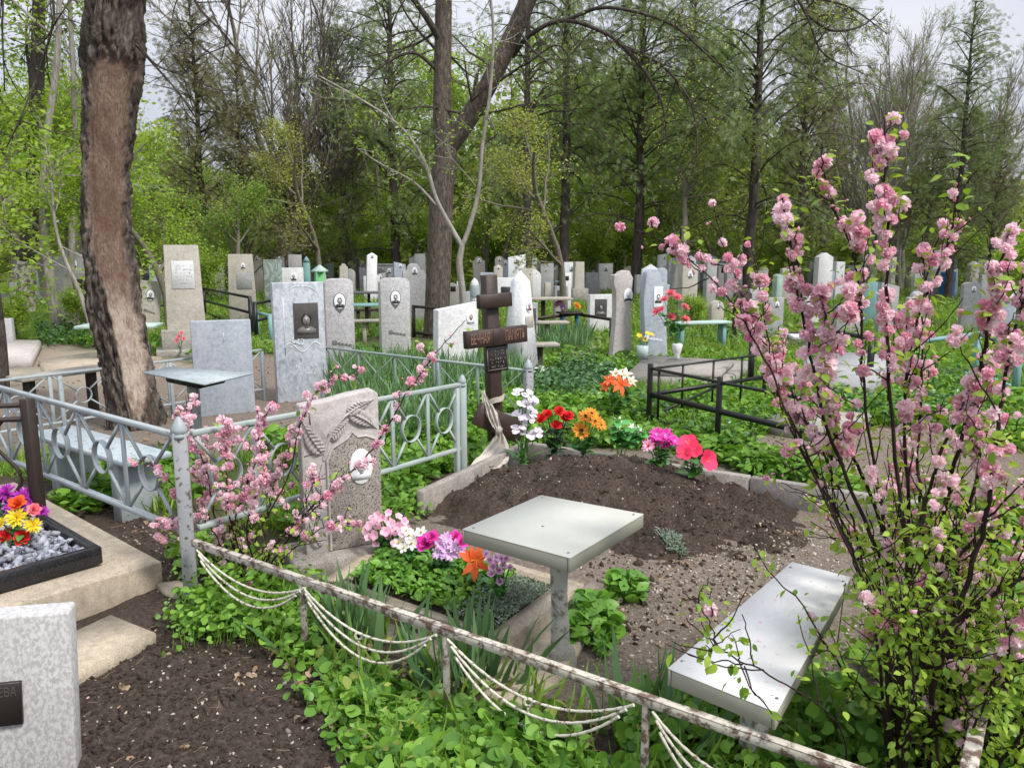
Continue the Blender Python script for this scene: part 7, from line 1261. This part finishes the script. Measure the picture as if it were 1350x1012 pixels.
RB = [
 ([B0, (1112, 900, 2.15), (1118, 770, 2.2), (1095, 640, 2.2), (1075, 540, 2.15), (1062, 430, 2.1), (1050, 340, 2.1), (1032, 262, 2.1)], .012, (.60, 1.0), 62, (.15, .95), 26),
 ([B3_, (1130, 860, 2.3), (1135, 740, 2.3), (1112, 620, 2.3), (1100, 560, 2.2), (1085, 480, 2.1), (1090, 390, 2.05)], .012, (.66, 1.0), 75, (.2, .9), 26),
 ([B1_, (1180, 900, 2.1), (1190, 740, 2.1), (1172, 600, 2.1), (1170, 430, 2.05), (1172, 300, 2.0), (1170, 220, 2.0), (1166, 158, 2.0)], .012, (.52, .97), 42, (.2, 1.0), 24),
 ([B0, (1105, 840, 2.0), (1060, 700, 2.1), (1045, 600, 2.2), (1020, 490, 2.3), (965, 400, 2.4), (890, 330, 2.5), (802, 290, 2.5)], .008, (.55, 1.0), 24, (.3, .6), 10),
 ([B0, (1090, 800, 2.2), (1060, 640, 2.3), (1030, 530, 2.4), (1000, 450, 2.5), (965, 350, 2.5), (945, 268, 2.5)], .008, (.62, 1.0), 30, (.3, .7), 12),
 ([B3_, (1100, 850, 2.4), (1065, 660, 2.4), (1035, 540, 2.4), (1005, 430, 2.4), (992, 318, 2.4)], .008, (.55, .96), 32, (.4, 1.0), 26),
 ([B1_, (1165, 880, 2.2), (1150, 640, 2.2), (1135, 470, 2.2), (1120, 340, 2.2), (1100, 250, 2.2), (1080, 190, 2.2)], .009, (.5, .98), 24, (.3, 1.0), 24),
 ([B1_, (1185, 860, 2.2), (1200, 700, 2.2), (1190, 540, 2.2), (1215, 420, 2.2), (1245, 320, 2.2), (1272, 205, 2.2)], .011, (.45, .95), 30, (.2, 1.0), 24),
 ([B2_, (1210, 900, 2.2), (1240, 740, 2.2), (1262, 600, 2.1), (1290, 470, 2.1), (1320, 370, 2.0), (1345, 290, 2.0)], .013, (.5, 1.0), 42, (.2, .9), 26),
 ([B2_, (1230, 900, 2.0), (1275, 740, 1.95), (1310, 620, 1.9), (1335, 500, 1.9), (1345, 400, 1.9), (1355, 330, 1.9)], .013, (.45, 1.0), 42, (.2, .8), 26),
 ([B1_, (1215, 820, 2.3), (1215, 640, 2.3), (1212, 500, 2.3), (1225, 380, 2.3), (1240, 262, 2.3)], .009, (.45, .95), 40, (.2, .9), 22),
 ([B3_, (1160, 880, 2.0), (1235, 770, 2.0), (1300, 700, 2.0), (1370, 640, 2.0)], .016, (.5, 1.0), 9, (.1, 1.0), 34),
 ([B1_, (1200, 900, 2.0), (1270, 820, 1.9), (1340, 760, 1.9), (1420, 720, 1.9)], .015, (.5, 1.0), 7, (.1, 1.0), 34),
 ([B2_, (1240, 900, 2.1), (1265, 760, 2.1), (1280, 650, 2.1), (1290, 545, 2.1), (1340, 440, 2.1)], .012, (.5, 1.0), 30, (.15, 1), 28),
 ([B0, (1140, 920, 2.1), (1170, 780, 2.1), (1225, 640, 2.1), (1260, 560, 2.1), (1310, 470, 2.2), (1350, 430, 2.2)], .012, (.6, 1.0), 32, (.15, .95), 30),
 ([B3_, (1140, 900, 2.5), (1160, 760, 2.6), (1170, 640, 2.6), (1200, 500, 2.7), (1200, 400, 2.7)], .009, (.5, 1.0), 45, (.15, .9), 28),
 ([B0, (1110, 960, 1.9), (1030, 900, 1.75), (960, 860, 1.75), (935, 830, 1.75), (914, 785, 1.75)], .004, (.98, 1.0), 1, (.3, 1.0), 20),
 ([B1_, (1160, 960, 2.0), (1130, 880, 1.9), (1110, 830, 1.9), (1085, 800, 1.85)], .005, (.7, 1.0), 9, (.1, 1.0), 44),
 ([B2_, (1280, 960, 1.9), (1320, 880, 1.85), (1350, 800, 1.8)], .007, (.6, 1.0), 9, (.1, 1.0), 44),
 ([B3_, (1130, 920, 2.4), (1090, 760, 2.5), (1060, 690, 2.6), (1050, 650, 2.7)], .006, (.7, 1.0), 22, (.3, 1.0), 22),
 ([B1_, (1190, 940, 1.9), (1200, 820, 1.85), (1225, 720, 1.85), (1235, 690, 1.85)], .006, (.8, 1.0), 16, (.1, 1.0), 44),
 ([B2_, (1260, 900, 2.4), (1300, 760, 2.5), (1310, 640, 2.5), (1300, 560, 2.6)], .008, (.4, 1.0), 30, (.1, 1.0), 34),
 ([B3_, (1110, 880, 2.2), (1085, 700, 2.3), (1070, 600, 2.3), (1040, 500, 2.4), (1030, 430, 2.5)], .007, (.55, 1.0), 38, (.2, 1.0), 22)]
for bi, br in enumerate(RB):                                         # stems rise to the right of the bench before fanning out
    if any(q[0] < 930 and q[1] > 700 for q in br[0]): continue
    RB[bi] = ([(q[0] + max(0.0, min(1.0, (q[1] - 560) / 200.0)) * max(0.0, min(62.0, (1195 - q[0]) * 0.75)), q[1], q[2]) for q in br[0]],) + br[1:]
shrub('pink_blossom_shrub', 'large pink double-blossom shrub filling the right side in front of the bench', W(1160, 1040), RB, 501, 0.0172, 0.0285, (17, 0.26, 0.9), 1.6, 2.3, filler=((1262, 1046, 2.15), 46, 1.2))
L0_ = (330, 792, 3.62); L1_ = (345, 788, 3.6); L2_ = (318, 792, 3.66)
LB = [
 ([L1_, (352, 740, 3.55), (385, 690, 3.5), (440, 640, 3.45), (490, 595, 3.45), (515, 560, 3.45), (545, 505, 3.45), (580, 455, 3.45), (612, 422, 3.45)], .009, (.52, .93), 34, (.4, 1.0), 9),
 ([L0_, (338, 720, 3.6), (372, 640, 3.6), (395, 570, 3.6), (425, 510, 3.6), (476, 486, 3.6)], .008, (.55, 1.0), 30, (.3, .9), 8),
 ([L1_, (350, 750, 3.4), (400, 690, 3.3), (440, 640, 3.3), (495, 605, 3.3)], .007, (.45, 1.0), 50, (.3, .9), 10),
 ([L2_, (310, 720, 3.6), (320, 660, 3.6), (335, 600, 3.6), (345, 560, 3.6), (365, 530, 3.6)], .009, (.35, 1.0), 80, (.2, .9), 14),
 ([L2_, (300, 720, 3.6), (280, 660, 3.6), (262, 600, 3.6), (250, 560, 3.6), (240, 522, 3.6)], .008, (.4, 1.0), 55, (.2, .9), 12),
 ([L2_, (300, 730, 3.5), (260, 680, 3.45), (215, 620, 3.45), (168, 604, 3.45)], .007, (.45, 1.0), 42, (.2, .9), 10),
 ([L0_, (320, 730, 3.5), (300, 670, 3.45), (295, 620, 3.45), (300, 580, 3.45), (308, 560, 3.45)], .008, (.3, 1.0), 85, (.2, .9), 14),
 ([L2_, (290, 750, 3.5), (255, 710, 3.45), (225, 690, 3.4), (205, 685, 3.4)], .006, (.4, 1.0), 60, (.1, .9), 16),
 ([L0_, (345, 700, 3.7), (360, 640, 3.75), (375, 600, 3.75), (385, 560, 3.8)], .007, (.35, 1.0), 60, (.2, .9), 14),
 ([L1_, (330, 700, 3.45), (335, 650, 3.4), (350, 610, 3.4), (352, 580, 3.4)], .007, (.35, 1.0), 80, (.2, .9), 14),
 ([L1_, (370, 740, 3.3), (400, 710, 3.25), (440, 690, 3.2), (470, 690, 3.2)], .005, (.5, 1.0), 26, (.2, 1.0), 24),
 ([L2_, (285, 700, 3.7), (268, 650, 3.7), (270, 610, 3.7), (280, 570, 3.7)], .007, (.35, 1.0), 75, (.2, .9), 14),
 ([L0_, (350, 740, 3.35), (380, 700, 3.3), (410, 640, 3.3), (420, 625, 3.3)], .006, (.4, 1.0), 34, (.2, .9), 14),
 ([L0_, (310, 770, 3.45), (330, 740, 3.4), (360, 720, 3.35), (395, 735, 3.3)], .005, (.5, 1.0), 14, (.1, 1.0), 36)]
shrub('pink_blossom_shrub', 'smaller pink double-blossom shrub between the corner post and carved headstone', W(330, 792), LB, 502, 0.0165, 0.027, (11, 0.18, 0.0), 1.7, 1.5, filler=((330, 792, 3.62), 14, 0.62))

# fallen petals on the bench, table and ground
rg = np.random.default_rng(606)
def petals_on(poly, n_, z, name):
    P = sample_poly(poly, n_, rg); zz_ = np.full(n_, z) if z else hz(P[:, 0], P[:, 1]) + 0.004; X, Y, Z = frames(n_, rg, tilt=0.25); mb = MB(); T = strip_t([0.12, 0.30, 0.36, 0.16], 0.5, 0.4); mb.scatter(T[0], T[1], np.column_stack([P, zz_]), X, Y, Z, rg.uniform(0.007, 0.013, n_)); tag(mb.build(name, M['pink'], None, True), None, None, kind='stuff')
petals_on([tuple(W(a, b_, BZ)[:2]) for a, b_ in [(905, 878), (1020, 925), (1105, 765), (1048, 750)]], 42, BZ + 0.003, 'fallen_petals'); petals_on(gpoly([(880, 800), (1250, 720), (1250, 1000), (1000, 960)]), 200, None, 'fallen_petals'); petals_on(gpoly([(190, 760), (420, 720), (460, 860), (240, 860)]), 140, None, 'fallen_petals'); petals_on(FG, 40, None, 'fallen_petals')
